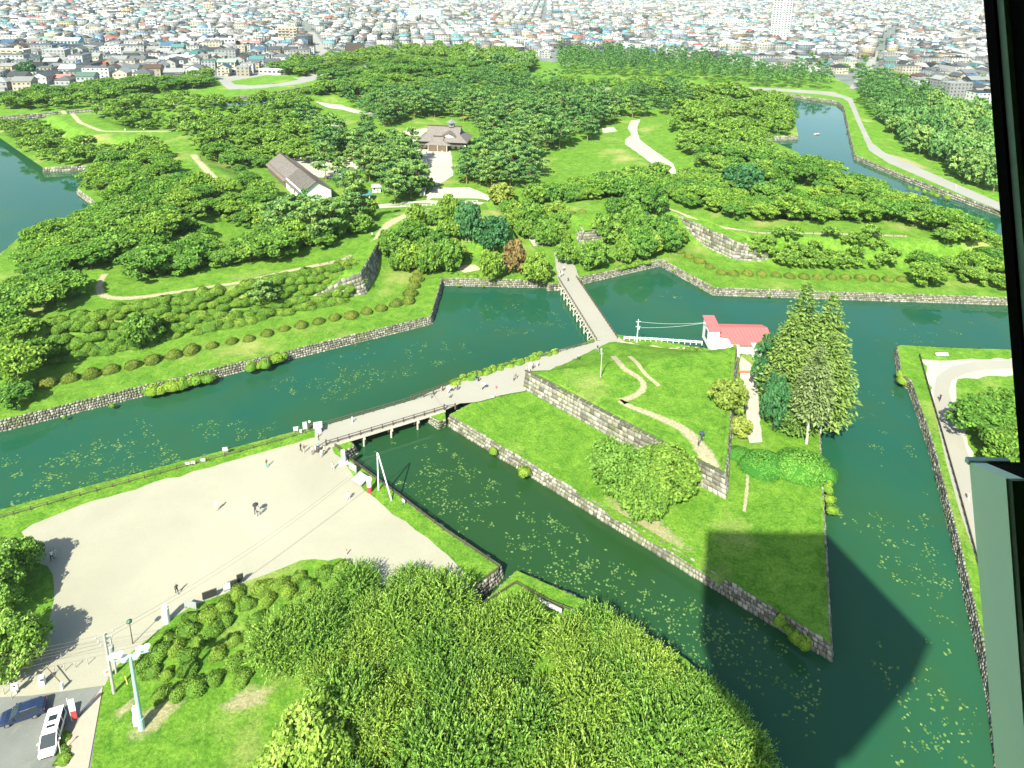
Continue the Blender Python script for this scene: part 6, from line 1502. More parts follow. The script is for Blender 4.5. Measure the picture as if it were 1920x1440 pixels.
# everything farther runs together
UN = []
for (_, _, _, (a, b, c)) in HM:
    out = []
    for mb, k in ((a, 0), (b, 1), (c, 2)):
        V = np.array(mb.v); T = []
        for f in mb.f:
            for i in range(1, len(f) - 1): T.append((f[0], f[i], f[i + 1]))
        out.append((V, np.array(T), k))
    UN.append(out)
def join_far(items, name, label):
    Vs, Fs, Cs, o = [], [], [], 0; g = np.random.default_rng(3)
    for (x, y, rz, q), di, wc, rc in items:
        c, s = math.cos(rz), math.sin(rz); k = g.uniform(.9, 1.12, 3); m = g.uniform(.8, 1.12); kw = g.uniform(.20, .64); kr = g.uniform(.8, 1.2)
        for V, T, part in UN[di]:
            if part == 2 and q[2] > 1700: continue
            X, Y, Z = V[:, 0] * k[0], V[:, 1] * k[1], V[:, 2] * m
            Vs.append(np.c_[X * c - Y * s + x, X * s + Y * c + y, Z + LAND - .02]); Fs.append(T + o); o += len(V)
            col = (np.array(wc) * kw, np.array(rc) * kr, np.array((.05, .06, .07)))[part]; Cs.append(np.tile(col, (len(T), 1)))
    me = np_mesh(name, np.vstack(Vs), np.vstack(Fs), M['city_c'], col=np.vstack(Cs)); return tag(obj(name, me, kind='stuff'), label, kind='stuff')
join_far(far, 'distant_houses', 'thousands of small houses of the town running to the top of the view')
# trees and green between the houses
def town_trees():
    g = crown_round(77, 12, 20, .22); Vs, Fs, Ts, o = [], [], [], 0; r = random.Random(9)
    spots = []
    for (x0, x1, y0, y1, n) in ((0, 640, 2, 130, 150), (640, 1050, 2, 80, 90), (1050, 1440, 4, 85, 110), (1440, 1850, 2, 180, 190)):
        for _ in range(n):
            p = at(r.uniform(x0, x1), y0 + (y1 - y0) * r.random() ** .8, LAND); spots.append((p.x, p.y, r.uniform(2.2, 4.5)))
    for (x0, x1, y, n) in ((1545, 1770, 6, 60), (1410, 1435, 25, 12), (1490, 1540, 33, 20), (1310, 1440, 47, 25), (860, 905, 30, 16), (300, 340, 28, 10)):
        for _ in range(n):
            p = at(r.uniform(x0, x1), y + r.uniform(-4, 5), LAND); spots.append((p.x, p.y, r.uniform(4, 7)))
    for x, y, s in spots:
        if inside(np.array([x]), np.array([y]), PARK)[0]: continue
        V = g[0] * s * r.uniform(.8, 1.2) + np.array([x, y, LAND]); Vs.append(V); Fs.append(g[1] + o); Ts.append(g[2]); o += len(V)
    me = np_mesh('town_trees', np.vstack(Vs), np.vstack(Fs), M['dark_tree'] if False else M['cherry_far'], tint=np.concatenate(Ts)); tag(obj('town_trees', me, kind='stuff'), 'small garden trees between the houses of the town', kind='stuff')
town_trees()
# named buildings
def block(name, label, px, w, d, h, rz, wc, rc, floors, cols, balcony=True, roofbits=True, z=LAND, cat='building', roof='flat'):
    """a slab block with storey bands, each window and balcony its own part"""
    t = thing(name, label, cat, at(px[0], px[1], z), rz)
    wmat = plain(name + ' wall', [v * .66 for v in wc], .8, var=.04, scale=.3); rm = plain(name + ' roof', rc, .6, var=.08, scale=.5)
    MB().prism([(-w / 2, 0), (w / 2, 0), (w / 2, d), (-w / 2, d)], -.3, h).build('wall', wmat, t)
    if roof == 'flat':
        MB().box(0, d / 2, h + .25, w + .4, d + .4, .5).build('roof', rm, t)
        if roofbits: MB().box(w * .2, d * .5, h + 1.6, w * .16, d * .4, 2.4).build('roof_house', wmat, t)
    else:
        r = d * .22
        for s in (0, 1):
            y0 = -.6 if s == 0 else d + .6; roof_slab([(-w / 2 - .6, y0, h), (w / 2 + .6, y0, h), (w / 2 + .6, d / 2, h + r), (-w / 2 - .6, d / 2, h + r)], .2).build('roof_slope', rm, t)
        for s in (-1, 1): MB().add([(s * w / 2, 0, h), (s * w / 2, d, h), (s * w / 2, d / 2, h + r - .1)], [(0, 1, 2)] if s > 0 else [(0, 2, 1)]).build('gable', wmat, t)
    ww = w / cols; wm = MB().box(0, 0, 0, ww * .62, .1, h / floors * .48).mesh('window', M['win']); bm = MB().box(0, 0, 0, ww * .92, 1.0, h / floors * .30).mesh('balcony', wmat); sm = MB().box(0, 0, 0, .1, d / 4 * .5, h / floors * .42).mesh('side_window', M['win'])
    for f in range(floors):
        zc = h * (f + .55) / floors
        for i in range(cols):
            x = -w / 2 + ww * (i + .5); obj('window', wm, t, loc=(x, -.04, zc))
            if balcony and f and i % 4 != 3: obj('balcony', bm, t, loc=(x, -.52, zc - h / floors * .36))
        for i in range(3):
            for s in (-1, 1): obj('side_window', sm, t, loc=(s * (w / 2 + .04), d * (i + .5) / 3, zc))
    return t
block('apartment_tower', 'tall pale apartment tower with dark balconies, the highest building', (1461, 73), 27, 20, 62, -.42, (.84, .84, .80), (.5, .48, .44), 18, 6, cat='apartment tower')
block('office_block', 'white windowless-looking block with one column of windows at far left', (284, 57), 13, 10, 16, .25, (.72, .73, .74), (.6, .6, .6), 4, 3, False)
block('apartment_block', 'sand-brown apartment block with grey balconies left of the park edge', (540, 80), 23, 13, 18, .14, (.50, .44, .33), (.46, .42, .34), 5, 5)
block('school_building', 'long pale school block with blue window bands beyond the park', (795, 34), 70, 14, 17, .02, (.66, .70, .72), (.55, .56, .56), 4, 16, False, cat='school')
block('school_building', 'low wide school beside the apartment tower with white walls', (1360, 50), 80, 16, 13, -.1, (.70, .70, .66), (.36, .42, .45), 3, 18, False, cat='school')
block('shop_building', 'long bright red building among the far left houses', (67, 42), 30, 10, 8, .05, (.50, .10, .10), (.46, .10, .10), 2, 7, False)
block('apartment_block', 'pale blue-grey four-storey block left of the red-roofed one', (388, 72), 19, 12, 12, .22, (.46, .50, .53), (.3, .42, .4), 4, 5, False)
block('office_block', 'white three-storey block with window bands beside the red-roofed house', (425, 92), 19, 12, 11, .3, (.72, .71, .67), (.55, .54, .5), 3, 5, False)
block('guest_house', 'white house with a long rust-red roof left of the brown apartment block', (470, 92), 20, 11, 6.5, .16, (.70, .67, .62), (.42, .13, .10), 2, 6, False, roof='gable', cat='house')
block('arcade_building', 'white two-storey building with arched windows behind the tree belt', (340, 122), 22, 11, 8, .12, (.70, .69, .62), (.52, .52, .48), 2, 7, False)
block('green_roof_house', 'cream building with a pale green roof beside the sports turf', (425, 132), 15, 10, 7.5, .12, (.64, .58, .40), (.26, .44, .34), 2, 4, True, roof='gable', cat='house')
block('long_shed', 'long white single-storey shed at the edge of the sports turf', (510, 139), 24, 7, 3.6, -.13, (.74, .75, .75), (.66, .68, .68), 1, 6, False, False, cat='shed')
block('long_shed', 'short white shed left of the long one by the sports turf', (450, 138), 16, 7, 3.4, .02, (.72, .74, .76), (.66, .67, .66), 1, 4, False, False, cat='shed')
block('red_hipped_house', 'house with a salmon-red roof close behind the left tree belt', (112, 156), 13, 10, 4.2, .1, (.58, .50, .42), (.48, .15, .12), 1, 4, False, roof='gable', cat='house')
block('apartment_block', 'beige four-storey flats cut by the left edge of the photo', (20, 116), 26, 11, 11, .05, (.54, .49, .37), (.6, .57, .48), 4, 5)
block('office_block', 'long pale grey two-storey building in the far left streets', (225, 96), 30, 12, 8, .12, (.54, .55, .53), (.24, .28, .29), 2, 8, False)
block('blue_house', 'pale blue building with a light blue roof in the left streets', (128, 92), 22, 13, 9, .12, (.46, .60, .66), (.32, .52, .62), 2, 6, False, roof='gable', cat='house')
block('office_block', 'sand-coloured upright block in the left distance', (390, 22), 17, 14, 17, .2, (.58, .48, .32), (.5, .46, .4), 5, 3, False)
block('orange_house', 'bright ochre-yellow house in front of the apartment tower', (1442, 98), 17, 8, 5.5, -.1, (.66, .48, .20), (.5, .42, .3), 2, 4, False, cat='house')
block('warehouse', 'large white flat-roofed hall in the right-hand streets', (1712, 84), 34, 18, 11, -.05, (.74, .74, .70), (.62, .62, .60), 2, 6, False, False)
block('gymnasium', 'wide pale blue-roofed hall left of the apartment tower', (1400, 66), 44, 20, 7, -.1, (.62, .64, .64), (.34, .46, .56), 1, 8, False, roof='gable', cat='hall')
# utility poles along the streets, too thin and many to single out
pm_ = MB(); rr_ = random.Random(4)
for _ in range(170):
    p = at(rr_.uniform(0, 1850), rr_.uniform(20, 150), LAND)
    if inside(np.array([p.x]), np.array([p.y]), PARK)[0]: continue
    pm_.tube([(p.x, p.y, 2), (p.x, p.y, 12.5)], .16, 4)
tag(pm_.build('street_poles', M['concrete'], kind='stuff'), 'thin grey utility poles standing all through the town', kind='stuff')
# ------------------------------------------------------------------ people: one continuous skinned body each
def person_mesh(pose):
    J = {}
    def P(n, co, r, par=None): J[n] = (co, r, par)
    st = {'stand': (.05, .05), 'walk': (.32, -.26), 'stride': (-.30, .34)}[pose[0]]; arm = pose[1]
    P('pelvis', (0, 0, .93), (.155, .115)); P('waist', (0, -.01, 1.10), (.130, .098), 'pelvis'); P('chest', (0, 0, 1.32), (.165, .110), 'waist'); P('neck', (0, .015, 1.47), (.055, .055), 'chest'); P('chin', (0, -.005, 1.545), (.066, .075), 'neck'); P('head', (0, -.01, 1.64), (.080, .098), 'chin'); P('crown', (0, .005, 1.725), (.055, .065), 'head')
    for s, k in ((-1, st[0]), (1, st[1])):
        n = 'L' if s < 0 else 'R'
        P(n + 'hip', (s * .095, 0, .86), (.098, .1), 'pelvis'); P(n + 'knee', (s * .10, -k * .45 - .02, .48), (.062, .066), n + 'hip'); P(n + 'ankle', (s * .10, -k * .85 + .05, .09), (.042, .045), n + 'knee'); P(n + 'toe', (s * .115, -k * .85 - .12, .035), (.038, .032), n + 'ankle')
        P(n + 'sho', (s * .19, .01, 1.40), (.062, .062), 'chest')
        if arm == 'umbrella' and s > 0: e, w, h = (s * .24, -.10, 1.16), (s * .14, -.27, 1.30), (s * .12, -.29, 1.37)
        elif arm == 'hold' : e, w, h = (s * .25, -.06, 1.15), (s * .14, -.26, 1.18), (s * .10, -.32, 1.20)
        else: e, w, h = (s * .25, .03 + k * .25 * .6, 1.14), (s * .265, -.04 + k * .55 * .7, .93), (s * .26, -.07 + k * .6 * .7, .83)
        P(n + 'elb', e, (.042, .044), n + 'sho'); P(n + 'wri', w, (.030, .030), n + 'elb'); P(n + 'hand', h, (.024, .040), n + 'wri')
    names = list(J); me = bpy.data.meshes.new('sk'); me.from_pydata([J[n][0] for n in names], [(names.index(J[n][2]), i) for i, n in enumerate(names) if J[n][2]], [])
    o = bpy.data.objects.new('sk', me); COL.objects.link(o)
    md = o.modifiers.new('s', 'SKIN'); md.use_smooth_shade = True
    for i, n in enumerate(names): me.skin_vertices[0].data[i].radius = J[n][1]
    me.skin_vertices[0].data[0].use_root = True
    o.modifiers.new('d', 'SUBSURF').levels = 1
    dg = bpy.context.evaluated_depsgraph_get(); ev = o.evaluated_get(dg); out = bpy.data.meshes.new_from_object(ev); out.name = 'body'
    bpy.data.objects.remove(o)
    # clothing regions: 0 skin, 1 shirt, 2 trousers, 3 hair, 4 shoes
    out.materials.clear()
    return out
def skin_ready():
    pass
POSES = [('stand', 'down'), ('walk', 'down'), ('stride', 'down'), ('stand', 'hold'), ('walk', 'umbrella'), ('stride', 'hold')]
BODY = {}
CL = {'white': (.78, .78, .76), 'black': (.03, .03, .035), 'navy': (.03, .05, .12), 'blue': (.10, .25, .50), 'pink': (.70, .33, .36), 'grey': (.35, .36, .37), 'red': (.55, .08, .07), 'beige': (.55, .48, .36), 'teal': (.06, .32, .32), 'orange': (.62, .24, .10), 'brown': (.18, .12, .08), 'yellow': (.65, .55, .15)}
CM = {k: plain('cloth ' + k, v, .85, var=.05, scale=9) for k, v in CL.items()}
SK = plain('skin', (.48, .30, .21), .6, var=.03); HR = plain('dark hair', (.022, .016, .013), .6, var=.1); SHO = plain('shoes', (.05, .045, .04), .7)
def dressed(pi, shirt, legs, sleeves):
    key = (pi, shirt, legs, sleeves)
    if key in BODY: return BODY[key]
    base = BODY.setdefault(('base', pi), None) or person_mesh(POSES[pi]); BODY[('base', pi)] = base
    me = base.copy(); me.name = 'body'
    for m in (SK, CM[shirt], CM[legs], HR, SHO): me.materials.append(m)
    arm_cut = 1.0
    for p in me.polygons:
        x, y, z = p.center
        if z < .075: k = 4
        elif z < .94 and abs(x) < .205: k = 2
        elif z < 1.49 and abs(x) < .185: k = 1
        elif z < 1.47 and abs(x) >= .185: k = 1 if (sleeves and z > 1.0 or z > 1.26) else 0
        elif z > 1.655 or (z > 1.56 and y > .035): k = 3
        else: k = 0
        p.material_index = k
    BODY[key] = me; return me
UMB = {}
def umbrella(col):
    if col not in UMB:
        mb = MB(); n = 8; rings = [(0, .30), (.22, .26), (.40, .16), (.50, .04)]; vs = [(0, 0, .30)]; fs = []
        for r, z in rings[1:]:
            for k in range(n): t = 2 * math.pi * k / n; vs.append((r * math.cos(t), r * math.sin(t), z))
        for k in range(n):
            fs.append((0, 1 + k, 1 + (k + 1) % n))
            for i in range(2): a, b = 1 + i * n + k, 1 + i * n + (k + 1) % n; fs.append((a, a + n, b + n, b))
        mb.add(vs, fs); UMB[col] = (mb.mesh('canopy', CM[col]), MB().tube([(0, 0, -.75), (0, 0, .33)], .012, 5).mesh('shaft', CM['grey']))
    return UMB[col]
def hat(col):
    k = 'hat' + col
    if k not in UMB: UMB[k] = MB().lathe([(.17, 0), (.17, .015), (.10, .03), (.095, .10), (.05, .13)], 12).mesh('hat', CM[col])
    return UMB[k]
UML = {'open plaza': 'dark umbrella on the open plaza', 'narrow': 'white umbrella at the narrow of the causeway', 'middle': 'cream umbrella in the middle of the causeway', 'hedge top': 'white umbrella near the top of the causeway hedge', 'ravelin': 'dark umbrella on the ravelin trail'}
def umlab(um, label): return next(v for k, v in UML.items() if k in label)
def person(px, label, shirt, legs, pi=0, face=0.0, scale=1.0, um=None, ht=None, sleeves=False, z=None, bag=None):
    p = on(*px) if z is None else at(px[0], px[1], z)
    t = thing('person', label, 'person', (p.x, p.y, p.z + .02), face); t.scale = (scale,) * 3
    b = obj('body', dressed(pi, shirt, legs, sleeves), t)
    if um:
        u = thing('umbrella', umlab(um, label), 'umbrella', (p.x, p.y, p.z), face); u.scale = (scale,) * 3
        c, s = umbrella(um); obj('canopy', c, u, loc=(.12, -.22, 1.78)); obj('shaft', s, u, loc=(.12, -.27, 1.78))
    if ht: obj('hat', hat(ht), t, loc=(0, -.005, 1.70))
    if bag: MB().box(0, .17, 1.22, .28, .16, .40, 0, .85).build('rucksack', CM[bag], t)
    return t
Z0 = LAND + .02
PP = [((407, 957), 'person in white with a pale sun hat standing on the plaza at left', 'white', 'beige', 0, .4, dict(ht='white')), ((479, 962), 'person in black under a dark umbrella on the open plaza', 'black', 'black', 4, .3, dict(um='black')),
      ((486, 966), 'person in grey beside the dark umbrella on the open plaza', 'grey', 'navy', 1, -.4, {}), ((500, 876), 'person in teal trousers alone on the upper plaza', 'brown', 'teal', 1, 1.2, {}),
      ((332, 1113), 'person in black walking near the lower plaza edge', 'black', 'black', 2, .8, dict(sleeves=True)), ((653, 937), 'person in white on the plaza near the advert pillar', 'white', 'white', 1, -.5, {}),
      ((624, 881), 'person in beige shorts beside the stone monument', 'beige', 'white', 2, .7, {}), ((564, 846), 'person in black at the left of the group before the bridge', 'black', 'black', 1, 1.3, {}), ((570, 849), 'person in brown just behind the one in black before the bridge', 'brown', 'beige', 3, 1.0, {}),
      ((586, 852), 'person in grey in the group before the bridge', 'grey', 'brown', 0, .3, {}), ((592, 849), 'person in white in the group before the bridge', 'white', 'grey', 1, -.9, {}), ((598, 846), 'person in blue-grey at the right of the group before the bridge', 'blue', 'grey', 3, .2, {}),
      ((608, 850), 'person in white with a black rucksack by the bridge end post', 'white', 'navy', 2, -1.2, dict(bag='black')), ((603, 857), 'person in beige in front of the bridge end post', 'beige', 'grey', 0, .1, {}), ((597, 824), 'person in black trousers by the guide booth', 'grey', 'black', 1, .9, {}),
      ((661, 797), 'person all in white walking on the near bridge', 'white', 'white', 1, 1.4, dict(ht='white')), ((808, 752), 'person in pale green at the end of the near bridge', 'teal', 'grey', 1, 1.5, {}), ((828, 737), 'person in pink on the causeway by the railing', 'pink', 'pink', 2, 1.2, {}),
      ((840, 741), 'person in white with a white umbrella at the narrow of the causeway', 'white', 'grey', 4, 1.3, dict(um='white')), ((850, 735), 'person in pale yellow by the causeway hedge', 'yellow', 'grey', 0, .4, {}), ((858, 734), 'person in navy just left of the lone grey walker', 'navy', 'black', 1, -.6, {}), ((844, 749), 'person in dark trousers at the lower side of the causeway group', 'grey', 'black', 2, .9, {}),
      ((892, 716), 'person in dark blue at the causeway hedge', 'navy', 'blue', 3, .6, dict(sleeves=True)), ((897, 718), 'person in black beside the one in dark blue at the hedge', 'black', 'black', 0, .2, {}), ((905, 733), 'person under a cream umbrella in the middle of the causeway', 'beige', 'black', 4, .5, dict(um='white')),
      ((930, 731), 'small child in red alone on the causeway', 'red', 'red', 1, 1.0, dict(scale=.62)), ((963, 716), 'person in orange with a blue cap on the wide causeway', 'orange', 'navy', 1, .9, dict(ht='blue')), ((967, 713), 'person in brown beside the one with a blue cap', 'brown', 'grey', 2, .8, {}),
      ((992, 700), 'person under a white umbrella near the hedge top', 'white', 'white', 4, .6, dict(um='white')), ((999, 694), 'person in navy beside the white umbrella near the hedge top', 'navy', 'black', 1, .3, {}), ((1007, 690), 'person in white right of the umbrella near the hedge top', 'white', 'beige', 0, .2, {}), ((988, 704), 'person in grey crossing the causeway below the umbrellas', 'grey', 'beige', 2, 1.3, {}), ((994, 705), 'person in beige crossing the causeway below the umbrellas', 'beige', 'brown', 1, 1.2, {}),
      ((1084, 675), 'person in dark grey alone on the causeway near the junction', 'grey', 'black', 1, -1.0, {}), ((1120, 659), 'person in black at the junction before the long bridge', 'black', 'grey', 2, .4, {}), ((1127, 664), 'person in grey trousers at the junction before the long bridge', 'grey', 'grey', 1, .5, {}),
      ((1065, 530), 'person in black on the far bridge nearest to us', 'black', 'black', 1, .2, {}), ((1054, 518), 'person in white at the far end of the long bridge', 'white', 'grey', 0, .1, {}), ((1048, 513), 'person in pale blue at the far end of the long bridge', 'blue', 'beige', 2, .1, {}), ((1057, 508), 'person in white shirt entering the shade beyond the far bridge', 'white', 'black', 1, .3, {}), ((1050, 521), 'person in beige at the left rail of the far bridge', 'beige', 'grey', 1, 3.0, {}),
      ((1315, 829), 'person under a dark umbrella on the ravelin trail', 'black', 'navy', 4, 2.6, dict(um='navy')), ((1309, 837), 'person in brown bending over the ravelin trail', 'brown', 'black', 3, 2.2, {}), ((1762, 752), 'person in black walking on the curved road', 'black', 'black', 1, -.4, {}), ((1815, 938), 'person in pale pink on the road by the window post', 'pink', 'white', 1, .4, {}),
      ((98, 1050), 'person in white in the tree shadow at the left of the plaza', 'white', 'black', 1, .3, {}), ((104, 1046), 'person in pale grey in the tree shadow at the left of the plaza', 'grey', 'grey', 0, .6, {}), ((83, 1038), 'person in navy in the tree shadow nearest the leaves', 'navy', 'navy', 2, .4, {}),
      ((698, 445), 'person in white on the wide rampart path', 'white', 'black', 1, -.5, {}), ((770, 399), 'person in white on the lawn left of the gate', 'white', 'beige', 0, .3, {}), ((777, 395), 'person in cream on the lawn left of the gate', 'beige', 'white', 1, .8, {}), ((795, 399), 'person in black on the path left of the gate', 'black', 'grey', 2, .3, {}),
      ((800, 290), 'person in grey before the magistrate hall', 'grey', 'white', 0, .3, {}), ((812, 290), 'person in black before the magistrate hall', 'black', 'black', 1, .4, {}), ((829, 288), 'person in white before the porch of the magistrate hall', 'white', 'white', 2, .2, {}), ((833, 290), 'person in beige before the porch of the magistrate hall', 'beige', 'white', 0, .9, {}),
      ((1000, 448), 'person in white in the gravel patch of the gate', 'white', 'white', 0, .9, {}), ((994, 446), 'person in pale clothes in the gravel patch of the gate', 'white', 'beige', 1, .2, {}), ((235, 247), 'person in white left on the far white path', 'white', 'grey', 0, .2, {}), ((270, 247), 'person in white right on the far white path', 'white', 'black', 1, .2, {}), ((1792, 352), 'person in white on the grey path at upper right', 'white', 'white', 1, .2, {})]
for px, lab, sh_, lg, pi, fc, kw in PP: person(px, lab, sh_, lg, pi, fc + math.pi * .0, **kw)

# ------------------------------------------------------------------ cars
def car(name, label, loc, rz, kind, paint):
    """body lofted from cross sections; x forward. kind: van or estate"""
    t = thing(name, label, 'car', loc, rz)
    if kind == 'van':
        L, W = 4.8, 1.82; prof = [(-2.4, .42, .95, .92), (-2.36, .34, 1.0, .98), (-1.6, .28, 1.02, 1.0), (0, .26, 1.0, 1.0), (1.15, .27, .98, 1.0), (1.75, .30, .92, .98), (2.2, .34, .82, .93), (2.4, .42, .68, .80)]
        cab = [(-2.34, 1.02, 1.78, .97, .84), (-2.05, 1.03, 1.88, .98, .85), (-.9, 1.02, 1.92, .98, .86), (.35, 1.0, 1.88, .98, .85), (.75, .99, 1.78, .98, .84), (1.72, .94, .97, .95, .92)]
    else:
        L, W = 4.6, 1.76; prof = [(-2.3, .40, .85, .88), (-2.2, .32, .92, .96), (-1.4, .25, .93, 1.0), (0, .24, .91, 1.0), (.9, .25, .88, 1.0), (1.6, .28, .82, .97), (2.1, .32, .72, .92), (2.3, .42, .60, .78)]
        cab = [(-2.15, .93, 1.02, .95, .86), (-1.75, .94, 1.36, .95, .78), (-.8, .93, 1.46, .95, .77), (.1, .91, 1.43, .95, .77), (.35, .90, 1.36, .95, .77), (1.15, .86, .90, .93, .88)]
    hw = W / 2; mb = MB(); vs = []; fs = []; n = 8
    for x, z0, z1, k in prof:
        w = hw * k; vs += [(x, -w * .9, z0), (x, -w, z0 + .12), (x, -w, (z0 + z1) / 2 + .1), (x, -w * .94, z1), (x, w * .94, z1), (x, w, (z0 + z1) / 2 + .1), (x, w, z0 + .12), (x, w * .9, z0)]
    for i in range(len(prof) - 1):
        for k in range(n): a, b = i * n + k, i * n + (k + 1) % n; fs.append((a, a + n, b + n, b))
    fs += [tuple(range(n)), tuple(range(len(vs) - 1, len(vs) - n - 1, -1))]
    fs = [f[::-1] for f in fs]
    mb.add(vs, fs); mb.build('body', paint, t, smooth=False)
    gl, rf = MB(), MB(); vs = []; m = len(cab)
    for x, zb, zt, kb, kt in cab: vs += [(x, -hw * kb, zb), (x, -hw * kt, zt), (x, hw * kt, zt), (x, hw * kb, zb)]
    sides = MB().add(vs, [(i * 4, i * 4 + 4, i * 4 + 5, i * 4 + 1) for i in range(m - 1)] + [(i * 4 + 2, i * 4 + 6, i * 4 + 7, i * 4 + 3) for i in range(m - 1)]); sides.build('side_glass', M['dark_glass'], t)
    MB().add(vs, [(i * 4 + 1, i * 4 + 5, i * 4 + 6, i * 4 + 2) for i in range(m - 2)]).build('roof', paint, t)
    MB().add(vs, [((m - 2) * 4 + 1, (m - 1) * 4 + 1, (m - 1) * 4 + 2, (m - 2) * 4 + 2)]).build('windscreen', M['dark_glass'], t)
    MB().add(vs, [(0, 1, 2, 3)]).build('rear_window', M['dark_glass'], t)
    for s in (-1, 1):      # pillars and door seams
        for i in (1, 2, 3, m - 2):
            b, tt = (0, 1) if s < 0 else (3, 2); MB().bar(vs[i * 4 + b], vs[i * 4 + tt], .07).build('pillar', paint, t)
        MB().bar(vs[(m - 2) * 4 + (1 if s < 0 else 2)], vs[(m - 1) * 4 + (1 if s < 0 else 2)], .08).build('pillar', paint, t)
        MB().box(1.1 if kind == 'van' else .75, s * (hw + .12), 1.08 if kind == 'van' else .98, .12, .22, .14).build('mirror', paint, t)
        MB().box(L / 2 - .16, s * hw * .62, .68 if kind == 'van' else .60, .22, .34, .13).build('headlight', M['chrome'], t); MB().box(-L / 2 + .02, s * hw * .78, 1.05 if kind == 'van' else .78, .08, .16, .45 if kind == 'van' else .18).build('tail_light', M['red'], t)
        for x in (-L * .29, L * .30):
            w = thing_part('wheel', t, (x, s * (hw - .10), .32)); wm = MB(); 
            prof_ = [(.20, -.10), (.30, -.10), (.32, -.05), (.32, .05), (.30, .10), (.20, .10)]
            tw = MB().lathe(prof_, 16); tw.v = [(a, c, b) for a, b, c in tw.v]; tw.build('tyre', M['rubber'], w)
            rm = MB().lathe([(.205, -.11), (.205, .11)], 12); rm.v = [(a, c, b) for a, b, c in rm.v]; rm.build('rim', M['chrome'], w)
        MB().box(.1, s * (hw * 1.0 + .004), .62, 2.2, .012, .03).build('trim_strip', M['black'], t)
    if kind == 'van':
        for x, l, ww in ((-.95, .62, .85), (.0, .30, .82)): MB().box(x, 0, 1.925, l, ww, .03).build('sunroof', M['dark_glass'], t)
    else:
        for s in (-1, 1): MB().bar((-1.6, s * .58, 1.46), (.1, s * .60, 1.49), .04).build('roof_rail', M['chrome'], t)
    MB().box(L / 2 - .04, 0, .45, .1, W * .62, .14).build('grille', M['black'], t)
    return t
def thing_part(name, parent, loc):
    o = bpy.data.objects.new(name, None); COL.objects.link(o); o.parent = parent; o.location = loc; return o
WP = plain('white car paint', (.82, .82, .80), .25, spec=.5, var=.01, coat=.6); NP = plain('navy car paint', (.012, .022, .06), .22, spec=.5, var=.02, coat=.8)
r0, f0 = at(108, 1336, LAND + .9), at(86, 1414, LAND + .9); m0 = (r0 + f0) / 2; car('parked_van', 'white minivan with two dark sunroofs parked facing the camera', (m0.x, m0.y, LAND + .02), math.atan2(f0.y - r0.y, f0.x - r0.x), 'van', WP)
r0, f0 = at(84, 1322, LAND + .6), at(0, 1350, LAND + .6); m0 = (r0 + f0) / 2; d_ = (f0 - r0).normalized(); m0 = r0 + d_ * 2.2; car('parked_car', 'dark navy estate car parked across the corner of the parking place', (m0.x, m0.y, LAND + .02), math.atan2(d_.y, d_.x), 'estate', NP)
# ------------------------------------------------------------------ the observation tower we stand in: its deck casts the big shadow
TW = thing('observation_tower', 'dark steel window frame and post of the observation deck at the right edge', 'tower', (0, 0, 0))
M['deck_dark'] = plain('dark deck lining', (.005, .005, .0055), .9, spec=.02)
M['frame_grey'] = plain('grey-green window gasket', (.20, .27, .235), .6, var=.12, scale=40)
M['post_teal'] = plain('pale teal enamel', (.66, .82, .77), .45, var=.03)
M['deck_shell'] = plain('white deck cladding', (.7, .7, .68), .5)
MU = Vector((0, .358, .934))           # direction of the outward leaning glass
GL = lambda x, z: Vector((x, .62, CAM_H)) + MU * ((z - CAM_H) / .934) + Vector((0, 0, 0))
def ring(z, ap=None):
    ap = (12.02 + (z - 88) * .383) if ap is None else ap; r = ap / math.cos(math.pi / 5)
    return [(6.9 + r * math.cos(math.radians(126 - 72 * i)), -11.4 + r * math.sin(math.radians(126 - 72 * i)), z) for i in range(5)]
# roof and floor decks, back walls
def slab_between(r0, r1, name, mat):
    n = len(r0); mb = MB().add(list(r0) + list(r1), [tuple(range(n - 1, -1, -1)), tuple(range(n, 2 * n))] + [(i, (i + 1) % n, n + (i + 1) % n, n + i) for i in range(n)]); return mb.build(name, mat, TW)
slab_between(ring(90.9), ring(92.0, 13.6), 'roof', M['deck_shell'])
slab_between(ring(79.0, 6.5), ring(85.9), 'underside', M['deck_shell'])
slab_between([(x, y, 85.92) for x, y, z in ring(86.2)], ring(86.2), 'floor', M['deck_dark'])
lo, hi = ring(86.2), ring(90.9)
wl_ = MB()
for i in range(1, 5):
    j = (i + 1) % 5; wl_.add([lo[i], lo[j], hi[j], hi[i]], [(0, 1, 2, 3)])
wl_.build('back_wall', M['deck_dark'], TW)
cc = Vector((6.4, -11.4)); sh_p = [(cc.x + 5.2 * math.cos(math.radians(18 + 72 * i)), cc.y + 5.2 * math.sin(math.radians(18 + 72 * i))) for i in range(5)]
MB().prism(sh_p, 0, 79.2).build('shaft', M['deck_shell'], TW)
